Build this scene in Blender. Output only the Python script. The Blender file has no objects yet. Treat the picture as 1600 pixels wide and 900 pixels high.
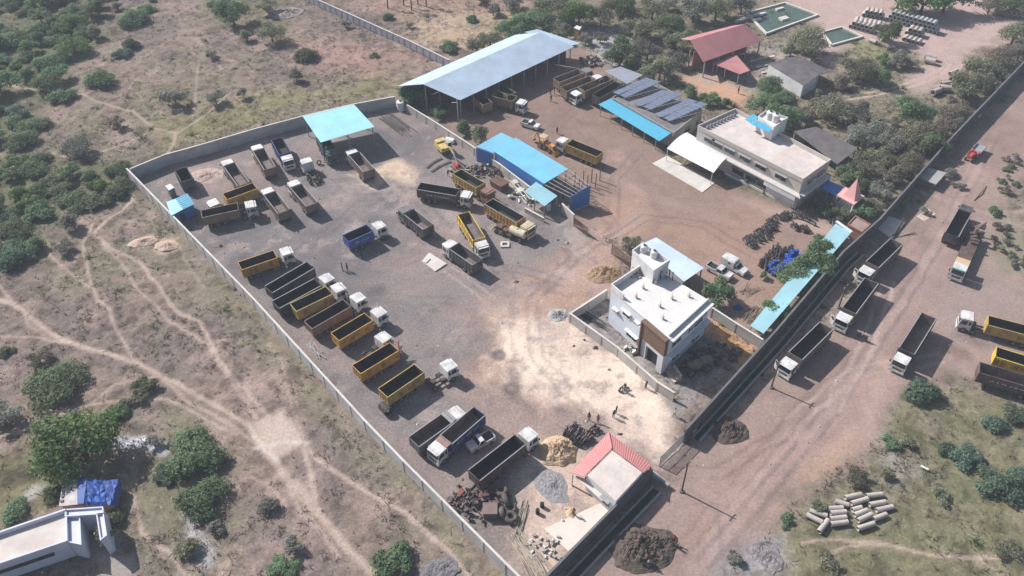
import bpy, math, random
import numpy as np
from mathutils import Vector, Matrix
R_ = math.radians
random.seed(7)
sc = bpy.context.scene
C = sc.collection

# ------------------------------------------------------------ camera
H = 100.0
FPX, PITCH, ROLL = 1300.0, R_(42.9), R_(0.7)
cr, sr = math.cos(ROLL), math.sin(ROLL)
def P(x, y, z=0.0):
    """the point at height z that the photograph shows at pixel x, y (1600 x 900)"""
    x -= 800; y -= 450
    x, y = cr*x - sr*y, sr*x + cr*y
    d = Vector((x, FPX*math.cos(PITCH) - y*math.sin(PITCH), -FPX*math.sin(PITCH) - y*math.cos(PITCH)))
    t = (z - H)/d.z
    return Vector((0, 0, H)) + d*t
def PP(pts, z=0.0): return [P(a, b, z) for a, b in pts]
cam = bpy.data.objects.new('camera', bpy.data.cameras.new('camera'))
C.objects.link(cam); sc.camera = cam
cam.data.sensor_width = 36; cam.data.lens = FPX/1600*36
cam.data.clip_end = 8000; cam.data.clip_start = .5
rt = Vector((1, 0, 0)); up = Vector((0, math.sin(PITCH), math.cos(PITCH))); fw = Vector((0, math.cos(PITCH), -math.sin(PITCH)))
r2 = rt*cr - up*sr; u2 = rt*sr + up*cr
M4 = Matrix((r2, u2, -fw)).transposed().to_4x4(); M4.translation = (0, 0, H)
cam.matrix_world = M4

# ------------------------------------------------------------ light
SUN_EL = R_(40.5)
sun_dir = Vector((-.83, .557, 0)).normalized()          # towards the sun, on the ground
sd = Vector((sun_dir.x*math.cos(SUN_EL), sun_dir.y*math.cos(SUN_EL), math.sin(SUN_EL)))
sl = bpy.data.lights.new('sun', 'SUN'); sl.energy = 5.0; sl.angle = R_(.5); sl.color = (1, .975, .945)
so = bpy.data.objects.new('sun', sl); C.objects.link(so)
so.rotation_euler = sd.to_track_quat('Z', 'Y').to_euler(); so.location = (0, 100, 200)
w = bpy.data.worlds.new('World'); sc.world = w; w.use_nodes = True
nt = w.node_tree; bg = nt.nodes['Background']
sky = nt.nodes.new('ShaderNodeTexSky'); sky.sky_type = 'NISHITA'; sky.sun_disc = False
sky.sun_elevation = SUN_EL; sky.sun_rotation = math.atan2(sun_dir.x, sun_dir.y)
sky.air_density = 1.2; sky.dust_density = 2.0
nt.links.new(sky.outputs[0], bg.inputs[0]); bg.inputs[1].default_value = .08
vs = sc.view_settings; vs.view_transform = 'Standard'; vs.look = 'None'; vs.gamma = 1; vs.use_curve_mapping = False
vs.exposure = 0.40
sc.cycles.max_bounces = 5; sc.cycles.diffuse_bounces = 2; sc.cycles.transparent_max_bounces = 6

# ------------------------------------------------------------ materials
def lin(r, g, b):
    f = lambda c: (c/255/12.92 if c/255 <= .04045 else ((c/255 + .055)/1.055)**2.4)
    return (f(r), f(g), f(b))
MC = {}
def M(name, rgb, rough=.75, var=.25, scale=.8, dust=0.0, metal=0.0, spec=.3, dustc=(.27, .21, .18), leaf=False, streak=None):
    """rgb is the surface's own (linear) colour; noise varies it and lays dust on it"""
    if name in MC: return MC[name]
    m = bpy.data.materials.new(name); m.use_nodes = True; MC[name] = m
    n = m.node_tree.nodes; L = m.node_tree.links; b = n['Principled BSDF']
    b.inputs['Roughness'].default_value = rough; b.inputs['Metallic'].default_value = metal
    b.inputs['Specular IOR Level'].default_value = spec
    tc = n.new('ShaderNodeTexCoord'); oi = n.new('ShaderNodeObjectInfo')
    add = n.new('ShaderNodeVectorMath'); add.operation = 'ADD'
    mul = n.new('ShaderNodeMath'); mul.operation = 'MULTIPLY'; mul.inputs[1].default_value = 57.0
    L.new(oi.outputs['Random'], mul.inputs[0]); L.new(tc.outputs['Object'], add.inputs[0]); L.new(mul.outputs[0], add.inputs[1])
    vec = add.outputs[0]
    if streak:
        mp = n.new('ShaderNodeMapping'); mp.inputs['Scale'].default_value = streak; L.new(vec, mp.inputs[0]); vec = mp.outputs[0]
    nz = n.new('ShaderNodeTexNoise'); nz.inputs['Scale'].default_value = scale; nz.inputs['Detail'].default_value = 5; nz.inputs['Roughness'].default_value = .65
    L.new(vec, nz.inputs['Vector'])
    mr = n.new('ShaderNodeMapRange'); mr.inputs[1].default_value = .3; mr.inputs[2].default_value = .7
    mr.inputs[3].default_value = 1 - var; mr.inputs[4].default_value = 1 + var*.6
    L.new(nz.outputs[0], mr.inputs[0])
    mx = n.new('ShaderNodeMix'); mx.data_type = 'RGBA'; mx.blend_type = 'MULTIPLY'; mx.inputs[0].default_value = 1
    mx.inputs[6].default_value = (*rgb, 1); L.new(mr.outputs[0], mx.inputs[7]); col = mx.outputs[2]
    if leaf:
        ge = n.new('ShaderNodeNewGeometry')
        m2 = n.new('ShaderNodeMapRange'); m2.inputs[3].default_value = .55; m2.inputs[4].default_value = 1.5
        L.new(ge.outputs['Random Per Island'], m2.inputs[0])
        x2 = n.new('ShaderNodeMix'); x2.data_type = 'RGBA'; x2.blend_type = 'MULTIPLY'; x2.inputs[0].default_value = 1
        L.new(col, x2.inputs[6]); L.new(m2.outputs[0], x2.inputs[7]); col = x2.outputs[2]
        hs = n.new('ShaderNodeHueSaturation')
        m3 = n.new('ShaderNodeMapRange'); m3.inputs[3].default_value = .46; m3.inputs[4].default_value = .53
        L.new(oi.outputs['Random'], m3.inputs[0]); L.new(m3.outputs[0], hs.inputs[0])
        m4 = n.new('ShaderNodeMapRange'); m4.inputs[3].default_value = .8; m4.inputs[4].default_value = 1.25
        L.new(oi.outputs['Random'], m4.inputs[0]); L.new(m4.outputs[0], hs.inputs[2])
        L.new(col, hs.inputs['Color']); col = hs.outputs[0]
        tr = n.new('ShaderNodeBsdfTranslucent'); L.new(col, tr.inputs[0])
        ms = n.new('ShaderNodeMixShader'); ms.inputs[0].default_value = .55
        L.new(b.outputs[0], ms.inputs[1]); L.new(tr.outputs[0], ms.inputs[2]); L.new(ms.outputs[0], n['Material Output'].inputs[0])
    if dust:
        d = n.new('ShaderNodeTexNoise'); d.inputs['Scale'].default_value = scale*.7; d.inputs['Detail'].default_value = 6; d.inputs['Roughness'].default_value = .7
        a2 = n.new('ShaderNodeVectorMath'); a2.operation = 'ADD'; a2.inputs[1].default_value = (31, 17, 5)
        L.new(vec, a2.inputs[0]); L.new(a2.outputs[0], d.inputs['Vector'])
        dr = n.new('ShaderNodeMapRange'); dr.inputs[1].default_value = .38; dr.inputs[2].default_value = .68; dr.inputs[4].default_value = dust
        L.new(d.outputs[0], dr.inputs[0])
        x3 = n.new('ShaderNodeMix'); x3.data_type = 'RGBA'; L.new(dr.outputs[0], x3.inputs[0])
        L.new(col, x3.inputs[6]); x3.inputs[7].default_value = (*dustc, 1); col = x3.outputs[2]
    L.new(col, b.inputs['Base Color'])
    return m
GLASS = M('glass_dark', (.015, .018, .022), .12, .1, spec=.6)
TYRE = M('tyre_rubber', (.02, .02, .021), .9, .3, 2, dust=.35)
STEEL = M('dark_steel', (.035, .033, .034), .7, .3, 1.5, dust=.3)
RUST = M('rusty_steel', (.13, .065, .045), .85, .4, 1.2, dust=.35)
RIM = M('wheel_rim', (.22, .2, .19), .6, .3, 3, dust=.3)
LAMP = M('headlamp_glass', (.6, .6, .58), .15, .05)
CONC = M('concrete', (.36, .345, .335), .9, .3, .5, dust=.2)
CONC_L = M('pale_concrete', (.6, .56, .52), .9, .18, .35, dust=.35, dustc=(.42, .36, .33))
CONC_D = M('dark_concrete', (.17, .165, .17), .9, .3, .6, dust=.3)
WALLM = M('compound_wall_concrete', (.48, .47, .48), .9, .3, .3, dust=.5, dustc=(.3, .28, .27), streak=(1, 1, 2.5))
PAINT_W = M('white_paint', (.68, .67, .67), .5, .1, .6, dust=.18)
GREY_ST = M('grey_steel', (.3, .31, .33), .55, .2, 1, dust=.2)
BRICK = M('brick', (.3, .14, .09), .9, .3, 2, dust=.3)

# ------------------------------------------------------------ the air
def haze(density, colour):
    m = bpy.data.materials.new('haze_air'); m.use_nodes = True; n = m.node_tree.nodes; L = m.node_tree.links
    n.remove(n['Principled BSDF']); v = n.new('ShaderNodeVolumePrincipled'); v.inputs['Density'].default_value = density; v.inputs['Color'].default_value = (*colour, 1); v.inputs['Anisotropy'].default_value = 0.0
    L.new(v.outputs[0], n['Material Output'].inputs['Volume'])
    try: m.cycles.homogeneous_volume = True
    except Exception: pass
    b = MB(); b.box((0, 140, 51.5), (7000, 7000, 107)); o = bpy.data.objects.new('haze', b.mesh('haze', m)); C.objects.link(o); o['kind'] = 'stuff'; o['label'] = 'thin pale daytime haze over the whole place'; o['category'] = 'haze'
# ------------------------------------------------------------ mesh helpers
class MB:
    def __init__(s): s.v = []; s.f = []; s.m = []
    def quad(s, *p, mi=0):
        k = len(s.v); s.v += [tuple(q) for q in p]; s.f.append(tuple(range(k, k+len(p)))); s.m.append(mi); return s
    def box(s, c, d, yaw=0.0, mi=0, pitch=0.0):
        k = len(s.v); cy, sy = math.cos(yaw), math.sin(yaw); cp, sp = math.cos(pitch), math.sin(pitch)
        for z in (-1, 1):
            for x, y in ((-1, -1), (1, -1), (1, 1), (-1, 1)):
                a, b, e = x*d[0]/2, y*d[1]/2, z*d[2]/2
                a, e = a*cp - e*sp, a*sp + e*cp
                s.v.append((c[0] + a*cy - b*sy, c[1] + a*sy + b*cy, c[2] + e))
        for q in ((0, 3, 2, 1), (4, 5, 6, 7), (0, 1, 5, 4), (1, 2, 6, 5), (2, 3, 7, 6), (3, 0, 4, 7)):
            s.f.append(tuple(k+i for i in q)); s.m.append(mi)
        return s
    def prism(s, poly, z0, z1, mi=0, top=None):
        """poly: ground points, either way round; z0/z1 numbers or lists"""
        n = len(poly); A = sum(poly[i][0]*poly[(i+1) % n][1] - poly[(i+1) % n][0]*poly[i][1] for i in range(n))
        q = list(poly); a = z0 if hasattr(z0, '__len__') else [z0]*n; b = z1 if hasattr(z1, '__len__') else [z1]*n
        if A < 0: q = q[::-1]; a = a[::-1]; b = b[::-1]
        k = len(s.v)
        s.v += [(p[0], p[1], z) for p, z in zip(q, a)] + [(p[0], p[1], z) for p, z in zip(q, b)]
        s.f.append(tuple(k+i for i in reversed(range(n)))); s.m.append(mi)
        s.f.append(tuple(k+n+i for i in range(n))); s.m.append(mi if top is None else top)
        for i in range(n):
            j = (i+1) % n; s.f.append((k+i, k+j, k+n+j, k+n+i)); s.m.append(mi)
        return s
    def tube(s, p0, p1, r0, r1=None, n=8, mi=0, cap=True):
        r1 = r0 if r1 is None else r1
        p0 = Vector(p0); p1 = Vector(p1); d = (p1-p0)
        if d.length < 1e-6: return s
        d.normalize(); a = d.orthogonal().normalized(); b = d.cross(a); k = len(s.v)
        for p, r in ((p0, r0), (p1, r1)):
            for i in range(n):
                t = 2*math.pi*i/n; s.v.append(tuple(p + (a*math.cos(t) + b*math.sin(t))*r))
        for i in range(n):
            j = (i+1) % n; s.f.append((k+i, k+j, k+n+j, k+n+i)); s.m.append(mi)
        if cap:
            s.f.append(tuple(k+i for i in reversed(range(n)))); s.m.append(mi)
            s.f.append(tuple(k+n+i for i in range(n))); s.m.append(mi)
        return s
    def pipe(s, p0, p1, r, t, n=14, mi=0):
        p0 = Vector(p0); p1 = Vector(p1); d = (p1-p0).normalized(); a = d.orthogonal().normalized(); b = d.cross(a); k = len(s.v)
        for p, q in ((p0, r), (p1, r), (p1, r-t), (p0, r-t)):
            for i in range(n):
                u = 2*math.pi*i/n; s.v.append(tuple(p + (a*math.cos(u) + b*math.sin(u))*q))
        for g in range(4):
            h = (g+1) % 4
            for i in range(n):
                j = (i+1) % n; s.f.append((k+g*n+i, k+g*n+j, k+h*n+j, k+h*n+i)); s.m.append(mi)
        return s
    def wall(s, pts, h, t=.22, z0=0.0, mi=0, off=0.0):
        """a wall along ground points, mitred"""
        p = [Vector((a[0], a[1])) for a in pts]; n = len(p); nn = []
        for i in range(n):
            d0 = (p[i]-p[i-1]).normalized() if i else None; d1 = (p[i+1]-p[i]).normalized() if i < n-1 else None
            if d0 is None: d0 = d1
            if d1 is None: d1 = d0
            a = Vector((-d0.y, d0.x)); b = Vector((-d1.y, d1.x)); m = (a+b).normalized(); nn.append(m/max(.4, m.dot(a)))
        l = [p[i]+nn[i]*(t/2+off) for i in range(n)]; r = [p[i]-nn[i]*(t/2-off) for i in range(n)]
        for i in range(n-1): s.prism([l[i], r[i], r[i+1], l[i+1]], z0, z0+h, mi)
        return s
    def sheet(s, a, b, c, d, ribs=0, rh=.05, th=.06, mi=0):
        """roof sheet a-b-c-d; ribs run from edge ab to edge dc"""
        a, b, c, d = map(Vector, (a, b, c, d)); nz = (b-a).cross(d-a).normalized()
        if nz.z < 0: nz = -nz
        n = max(1, ribs)*4 if ribs else 1; k = len(s.v)
        for i in range(n+1):
            t = i/n; h = rh if ribs and i % 4 in (1, 2) else 0
            p = a.lerp(b, t) + nz*h; q = d.lerp(c, t) + nz*h
            s.v += [tuple(p), tuple(q), tuple(p-nz*th), tuple(q-nz*th)]
        for i in range(n):
            o = k+4*i
            s.f += [(o, o+4, o+5, o+1), (o+2, o+3, o+7, o+6), (o, o+2, o+6, o+4), (o+1, o+5, o+7, o+3)]; s.m += [mi]*4
        e = k+4*n; s.f += [(k, k+1, k+3, k+2), (e, e+2, e+3, e+1)]; s.m += [mi]*2
        return s
    def mesh(s, name, mats, org=(0, 0, 0)):
        me = bpy.data.meshes.new(name)
        v = [(a-org[0], b-org[1], c-org[2]) for a, b, c in s.v]
        me.from_pydata(v, [], s.f)
        for m in (mats if isinstance(mats, (list, tuple)) else [mats]): me.materials.append(m)
        me.polygons.foreach_set('material_index', s.m); me.update(); return me
    def build(s, name, mats, parent=None, org=None, loc=None):
        """world coordinates in, children stored relative to their parent's position"""
        if org is None: org = parent['_o'] if parent is not None and '_o' in parent else (0, 0, 0)
        o = bpy.data.objects.new(name, s.mesh(name, mats, org)); C.objects.link(o)
        if parent is not None: o.parent = parent; o['_o'] = tuple(org)
        elif tuple(org) != (0, 0, 0): o.location = org; o['_o'] = tuple(org)
        return o
def inst(name, me, parent=None, loc=(0, 0, 0), rot=(0, 0, 0), sca=(1, 1, 1)):
    o = bpy.data.objects.new(name, me); C.objects.link(o); o.location = loc; o.rotation_euler = rot; o.scale = sca
    if parent is not None: o.parent = parent
    return o
def tag(o, label, cat, group=None, kind=None):
    o['label'] = label; o['category'] = cat
    if group: o['group'] = group
    if kind: o['kind'] = kind
    return o
def thing(name, label, cat, loc=(0, 0, 0), yaw=0.0, group=None):
    o = bpy.data.objects.new(name, None); C.objects.link(o); o.location = loc; o.rotation_euler = (0, 0, yaw); o.empty_display_size = .3
    return tag(o, label, cat, group)
def wthing(name, label, cat, pts, group=None):
    """a thing whose parts are written in world coordinates"""
    x = sum(p[0] for p in pts)/len(pts); y = sum(p[1] for p in pts)/len(pts)
    o = thing(name, label, cat, (x, y, 0), 0, group); o['_o'] = (x, y, 0); return o
def struct(o): o['kind'] = 'structure'; return o

# ------------------------------------------------------------ noise
def vn(x, y, seed):
    ix = np.floor(x); iy = np.floor(y); fx = x-ix; fy = y-iy
    fx = fx*fx*(3-2*fx); fy = fy*fy*(3-2*fy)
    def h(a, b):
        q = np.sin(a*127.1 + b*311.7 + seed*74.7)*43758.5453; return q - np.floor(q)
    return (h(ix, iy)*(1-fx) + h(ix+1, iy)*fx)*(1-fy) + (h(ix, iy+1)*(1-fx) + h(ix+1, iy+1)*fx)*fy
def fbm(x, y, seed=0, o=4, g=.55):
    s = 0; a = 1; t = 0
    for i in range(o):
        s = s + a*vn(x*2**i, y*2**i, seed+i*13); t += a; a *= g
    return s/t
def sstep(a, b, x):
    t = np.clip((x-a)/(b-a), 0, 1); return t*t*(3-2*t)
def poly_sd(X, Y, poly):
    """signed distance to a polygon (negative inside)"""
    ins = np.zeros(X.shape, bool); d2 = np.full(X.shape, 1e12); n = len(poly)
    for i in range(n):
        ax, ay = poly[i][0], poly[i][1]; bx, by = poly[(i+1) % n][0], poly[(i+1) % n][1]
        if ay != by:
            c = ((ay > Y) != (by > Y)) & (X < (bx-ax)*(Y-ay)/(by-ay) + ax); ins ^= c
        ex, ey = bx-ax, by-ay; L2 = ex*ex+ey*ey+1e-9
        t = np.clip(((X-ax)*ex + (Y-ay)*ey)/L2, 0, 1)
        d2 = np.minimum(d2, (X-ax-t*ex)**2 + (Y-ay-t*ey)**2)
    d = np.sqrt(d2); return np.where(ins, -d, d)
def line_d(X, Y, pts):
    d2 = np.full(X.shape, 1e12)
    for i in range(len(pts)-1):
        ax, ay = pts[i][0], pts[i][1]; ex, ey = pts[i+1][0]-ax, pts[i+1][1]-ay; L2 = ex*ex+ey*ey+1e-9
        t = np.clip(((X-ax)*ex + (Y-ay)*ey)/L2, 0, 1)
        d2 = np.minimum(d2, (X-ax-t*ex)**2 + (Y-ay-t*ey)**2)
    return np.sqrt(d2)
# ------------------------------------------------------------ ground
YARD = [(206, 275), (400, 207), (617, 158), (640, 165), (722, 218), (826, 290), (895, 345), (960, 395), (950, 455), (890, 492), (1052, 622), (1045, 722), (1017, 742), (857, 898), (818, 905), (572, 665), (400, 478)]
YARD_R = [(690, 190), (780, 100), (905, 75), (950, 100), (940, 160), (1030, 225), (1040, 250), (1240, 328), (1320, 365), (1190, 530), (1110, 480), (1000, 380), (900, 345), (826, 290), (722, 218)]
ROAD = [(900, 925), (1045, 745), (1095, 690), (1205, 600), (1330, 470), (1440, 320), (1545, 190), (1660, 60), (1700, 300), (1610, 250), (1570, 320), (1600, 370), (1660, 640), (1590, 610), (1520, 590), (1425, 580), (1398, 640), (1350, 705), (1260, 745), (1215, 790), (1130, 880), (1110, 925)]
# pixel outline, colour, softness (m), edge wobble (m), strength, patchiness
ZONES = [
 ([(-60, -20), (170, -20), (160, 60), (125, 100), (110, 135), (60, 170), (70, 215), (-60, 230)], (88, 92, 66), 6, 5, .9, .5),
 ([(-60, 240), (60, 245), (195, 250), (205, 285), (175, 330), (100, 330), (70, 400), (-60, 440)], (96, 98, 72), 5, 4, .9, .5),
 ([(300, -20), (470, -20), (440, 60), (330, 50)], (104, 102, 78), 6, 4, .7, .6),
 ([(230, 190), (420, 140), (600, 105), (645, 135), (600, 150), (400, 200), (260, 245)], (122, 116, 86), 5, 4, .85, .5),
 ([(450, 70), (560, 60), (640, 85), (600, 115), (470, 110)], (152, 122, 112), 6, 5, .8, .3),
 ([(640, 20), (820, 15), (830, 50), (720, 85), (640, 60)], (170, 148, 126), 6, 5, .85, .4),
 ([(520, -20), (820, -20), (820, 15), (600, 20)], (150, 122, 108), 6, 5, .7, .3),
 ([(203, 285), (235, 315), (400, 480), (600, 680), (830, 920), (740, 920), (520, 660), (330, 480), (215, 345)], (116, 114, 92), 4, 3, .65, .6),
 ([(230, 640), (330, 640), (350, 900), (200, 900), (190, 760)], (108, 107, 84), 6, 4, .75, .5),
 ([(-40, 740), (100, 690), (120, 760), (-40, 840)], (106, 106, 72), 4, 3, .8, .5),
 ([(720, 40), (1180, -20), (1220, 120), (1140, 170), (1080, 180), (1010, 120), (920, 80), (850, 60)], (112, 106, 90), 6, 5, .8, .6),
 ([(905, 45), (975, 42), (1000, 100), (940, 115), (915, 90)], (172, 167, 166), 3, 3, .8, .4),
 ([(1060, 118), (1110, 118), (1165, 145), (1160, 165), (1100, 155)], (188, 148, 122), 2, 2, .9, .2),
 ([(1060, 100), (1230, 60), (1290, 120), (1180, 140), (1090, 130)], (158, 146, 140), 4, 3, .7, .4),
 ([(1180, 150), (1330, 90), (1480, 130), (1600, 100), (1500, 220), (1380, 340), (1240, 290), (1200, 200)], (118, 112, 94), 5, 4, .85, .6),
 ([(1200, -20), (1640, -20), (1640, 40), (1530, 75), (1480, 130), (1400, 150), (1420, 120), (1465, 95), (1420, 75), (1330, 60), (1300, 80), (1330, 110), (1290, 95), (1280, 40), (1240, 15)], (176, 152, 146), 3, 3, .95, .25),
 ([(1330, 55), (1400, 90), (1385, 110), (1310, 85)], (126, 128, 86), 3, 2, .6, .5),
 ([(1290, 330), (1350, 310), (1380, 340), (1340, 370)], (112, 112, 82), 3, 2, .8, .5),
 ([(1150, 260), (1260, 315), (1230, 322), (1130, 270)], (100, 104, 74), 2, 1, .7, .4),
 (YARD_R, (136, 115, 105), 1.2, .8, 1, .18),
 ([(1060, 330), (1200, 350), (1200, 450), (1110, 430), (1020, 360)], (160, 129, 113), 8, 4, .6, .3),
 ([(1130, 465), (1190, 470), (1180, 520), (1100, 470)], (158, 130, 116), 4, 3, .6, .3),
 ([(1230, 330), (1310, 355), (1290, 372), (1150, 310)], (172, 148, 138), 2, 1, .7, .2),
 (YARD, (124, 117, 115), 1.2, .6, 1, .22),
 ([(270, 300), (460, 300), (640, 310), (640, 400), (560, 450), (420, 450), (330, 380)], (104, 100, 102), 8, 6, .7, .6),
 ([(590, 180), (660, 170), (720, 225), (680, 250), (600, 230)], (92, 89, 94), 5, 4, .7, .5),
 ([(960, 385), (880, 430), (800, 460), (760, 520), (720, 600), (760, 690), (860, 690), (950, 680), (1045, 722), (1055, 620), (890, 490), (955, 455)], (152, 130, 120), 8, 5, .9, .25),
 ([(775, 560), (790, 480), (850, 425), (930, 375), (955, 325), (990, 300), (1010, 330), (975, 395), (900, 450), (840, 500), (820, 560)], (172, 138, 117), 6, 4, .75, .3),
 ([(640, 290), (720, 300), (800, 380), (760, 460), (640, 440)], (140, 126, 124), 8, 5, .6, .4),
 ([(800, 492), (880, 500), (960, 545), (1055, 632), (1040, 712), (960, 655), (850, 620), (790, 570), (778, 520)], (222, 201, 184), 3, 3, .95, .3),
 ([(770, 480), (800, 470), (805, 500), (775, 500)], (198, 172, 154), 2, 2, .8, .2),
 ([(553, 272), (585, 262), (625, 250), (640, 262), (642, 290), (625, 280), (595, 279), (590, 299), (563, 291)], (208, 184, 160), 1.6, 1.6, .9, .2),
 ([(480, 225), (503, 222), (506, 250), (485, 245)], (164, 138, 130), 2, 2, .7, .3),
 ([(300, 262), (345, 262), (348, 295), (318, 298)], (166, 140, 132), 2, 2, .8, .35),
 ([(895, 490), (950, 455), (1110, 485), (1190, 530), (1055, 660), (1030, 600)], (138, 132, 130), 1, .5, .9, .3),
 ([(1110, 490), (1180, 540), (1160, 565), (1102, 515)], (190, 140, 92), 2, 1, .9, .25),
 ([(830, 690), (900, 690), (965, 785), (870, 900), (815, 890), (800, 800), (815, 740)], (208, 184, 166), 3, 2, .9, .3),
 ([(700, 740), (770, 780), (800, 860), (740, 800)], (112, 100, 94), 3, 2, .7, .4),
 ([(1400, 590), (1520, 605), (1640, 640), (1640, 930), (1110, 930), (1215, 805), (1340, 715)], (106, 106, 76), 5, 4, .8, .5),
 (ROAD, (144, 124, 116), 2.5, 2.2, 1, .16),
 ([(1460, 330), (1545, 330), (1600, 480), (1600, 600), (1530, 580), (1460, 500)], (140, 126, 122), 6, 4, .6, .3),
 ([(1150, 640), (1300, 600), (1320, 660), (1200, 760)], (146, 124, 116), 8, 5, .6, .3),
 ([(1150, 700), (1220, 720), (1200, 800), (1120, 830)], (158, 130, 116), 6, 4, .6, .3),
 ([(1100, 615), (1135, 590), (1330, 440), (1345, 455), (1220, 560), (1120, 640)], (136, 128, 116), 3, 2, .6, .5),
 ([(1370, 560), (1400, 580), (1360, 690), (1330, 700), (1345, 640)], (182, 158, 146), 3, 2.5, .8, .3),
 ([(1600, 320), (1560, 330), (1545, 400), (1620, 480)], (130, 124, 104), 3, 2, .8, .5),
 ([(1200, 800), (1300, 760), (1400, 770), (1350, 830), (1230, 840)], (118, 112, 94), 4, 3, .7, .5),
 ([(1380, 690), (1410, 690), (1430, 740), (1400, 760)], (164, 156, 156), 2, 2, .7, .5),
 ([(1140, 850), (1200, 830), (1230, 900), (1130, 910)], (150, 146, 152), 3, 3, .8, .5),
 ([(387, 663), (440, 640), (477, 690), (430, 722)], (182, 164, 152), .8, .5, .95, .1),
 ([(215, 370), (238, 362), (245, 372), (232, 388), (210, 390)], (178, 150, 132), 1, .6, .9, .2),
 ([(245, 375), (275, 372), (280, 388), (255, 396), (243, 390)], (178, 150, 132), 1, .6, .9, .2),
 ([(170, 880), (150, 870), (110, 850), (160, 810), (195, 865), (210, 868), (210, 910), (140, 910)], (150, 140, 134), 1, .4, .9, .2),
]
PATHS = [  # pixel line, width (m), strength
 ([(-40, 462), (0, 470), (20, 475), (45, 492), (70, 515), (100, 530), (135, 545), (175, 553), (215, 567), (240, 580), (275, 598), (310, 620), (350, 640), (395, 670)], 1.5, .85),
 ([(205, 290), (207, 312), (190, 330), (165, 345), (148, 362), (150, 370), (175, 388), (198, 400), (220, 410), (235, 432), (250, 450), (268, 480), (285, 492), (310, 503), (325, 525), (340, 555), (360, 585), (385, 610), (405, 635), (425, 660)], 1.1, .8),
 ([(165, 385), (185, 405), (200, 425), (210, 447), (225, 462), (245, 480), (262, 500), (290, 517), (325, 540), (345, 570), (365, 600), (400, 650)], .8, .6),
 ([(145, 350), (130, 380), (135, 410), (142, 440), (150, 465), (170, 485), (180, 510), (195, 535), (212, 560)], .7, .7),
 ([(65, 375), (80, 400), (115, 430), (140, 448)], .7, .7),
 ([(-40, 524), (0, 525), (60, 528), (85, 533), (120, 537)], .7, .6),
 ([(40, 492), (45, 510), (70, 525)], .6, .5),
 ([(0, 445), (10, 460), (18, 473)], .7, .7),
 ([(-20, 690), (0, 682), (60, 665), (95, 647), (140, 632), (185, 625), (260, 623), (290, 637), (320, 655), (370, 680)], .9, .7),
 ([(145, 628), (180, 600), (215, 592), (240, 588)], .6, .5),
 ([(390, 668), (420, 705), (440, 735), (470, 765), (495, 800), (520, 830), (550, 865), (600, 910)], 2.0, .85),
 ([(235, 575), (270, 605), (290, 625), (345, 655), (400, 690), (430, 730), (465, 775), (490, 800)], 1.0, .7),
 ([(475, 695), (500, 720), (540, 747), (580, 770), (640, 805), (670, 835), (700, 860), (745, 910)], 1.1, .8),
 ([(475, 700), (485, 740), (495, 790), (512, 825)], 1.3, .8),
 ([(400, 690), (440, 740), (470, 800), (500, 830), (530, 870)], .8, .6),
 ([(395, 745), (425, 765), (445, 790)], .5, .5),
 ([(-20, 125), (0, 130), (55, 140), (120, 143), (150, 158), (210, 175), (240, 200), (275, 207), (272, 225), (262, 240)], 1.0, .7),
 ([(80, 240), (110, 247), (150, 240), (195, 225), (230, 207)], .9, .65),
 ([(360, 145), (320, 180), (275, 210)], .8, .6), ([(310, 95), (305, 160), (300, 185)], .8, .5),
 ([(215, 120), (195, 145), (160, 160)], .6, .5),
 ([(280, 383), (290, 405), (305, 430), (322, 450)], .5, .5),
 ([(210, 775), (220, 830), (240, 850), (270, 865), (292, 905)], .6, .7),
 ([(1255, 850), (1290, 843), (1380, 848), (1430, 862), (1500, 873), (1610, 873)], .8, .75),
 ([(1295, 868), (1320, 855), (1350, 850), (1380, 852)], .6, .6), ([(1530, 876), (1580, 905)], .5, .5),
 ([(1320, 150), (1360, 144), (1400, 135), (1440, 122), (1468, 108), (1482, 98)], .8, .8),
 ([(1325, 156), (1365, 150), (1410, 140), (1450, 128), (1475, 113), (1486, 96)], .8, .9),
 ([(470, 670), (455, 640), (445, 590), (440, 560)], .5, .4),
 ([(1600, 355), (1500, 318), (1440, 300)], 2.5, .3),
]
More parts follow.
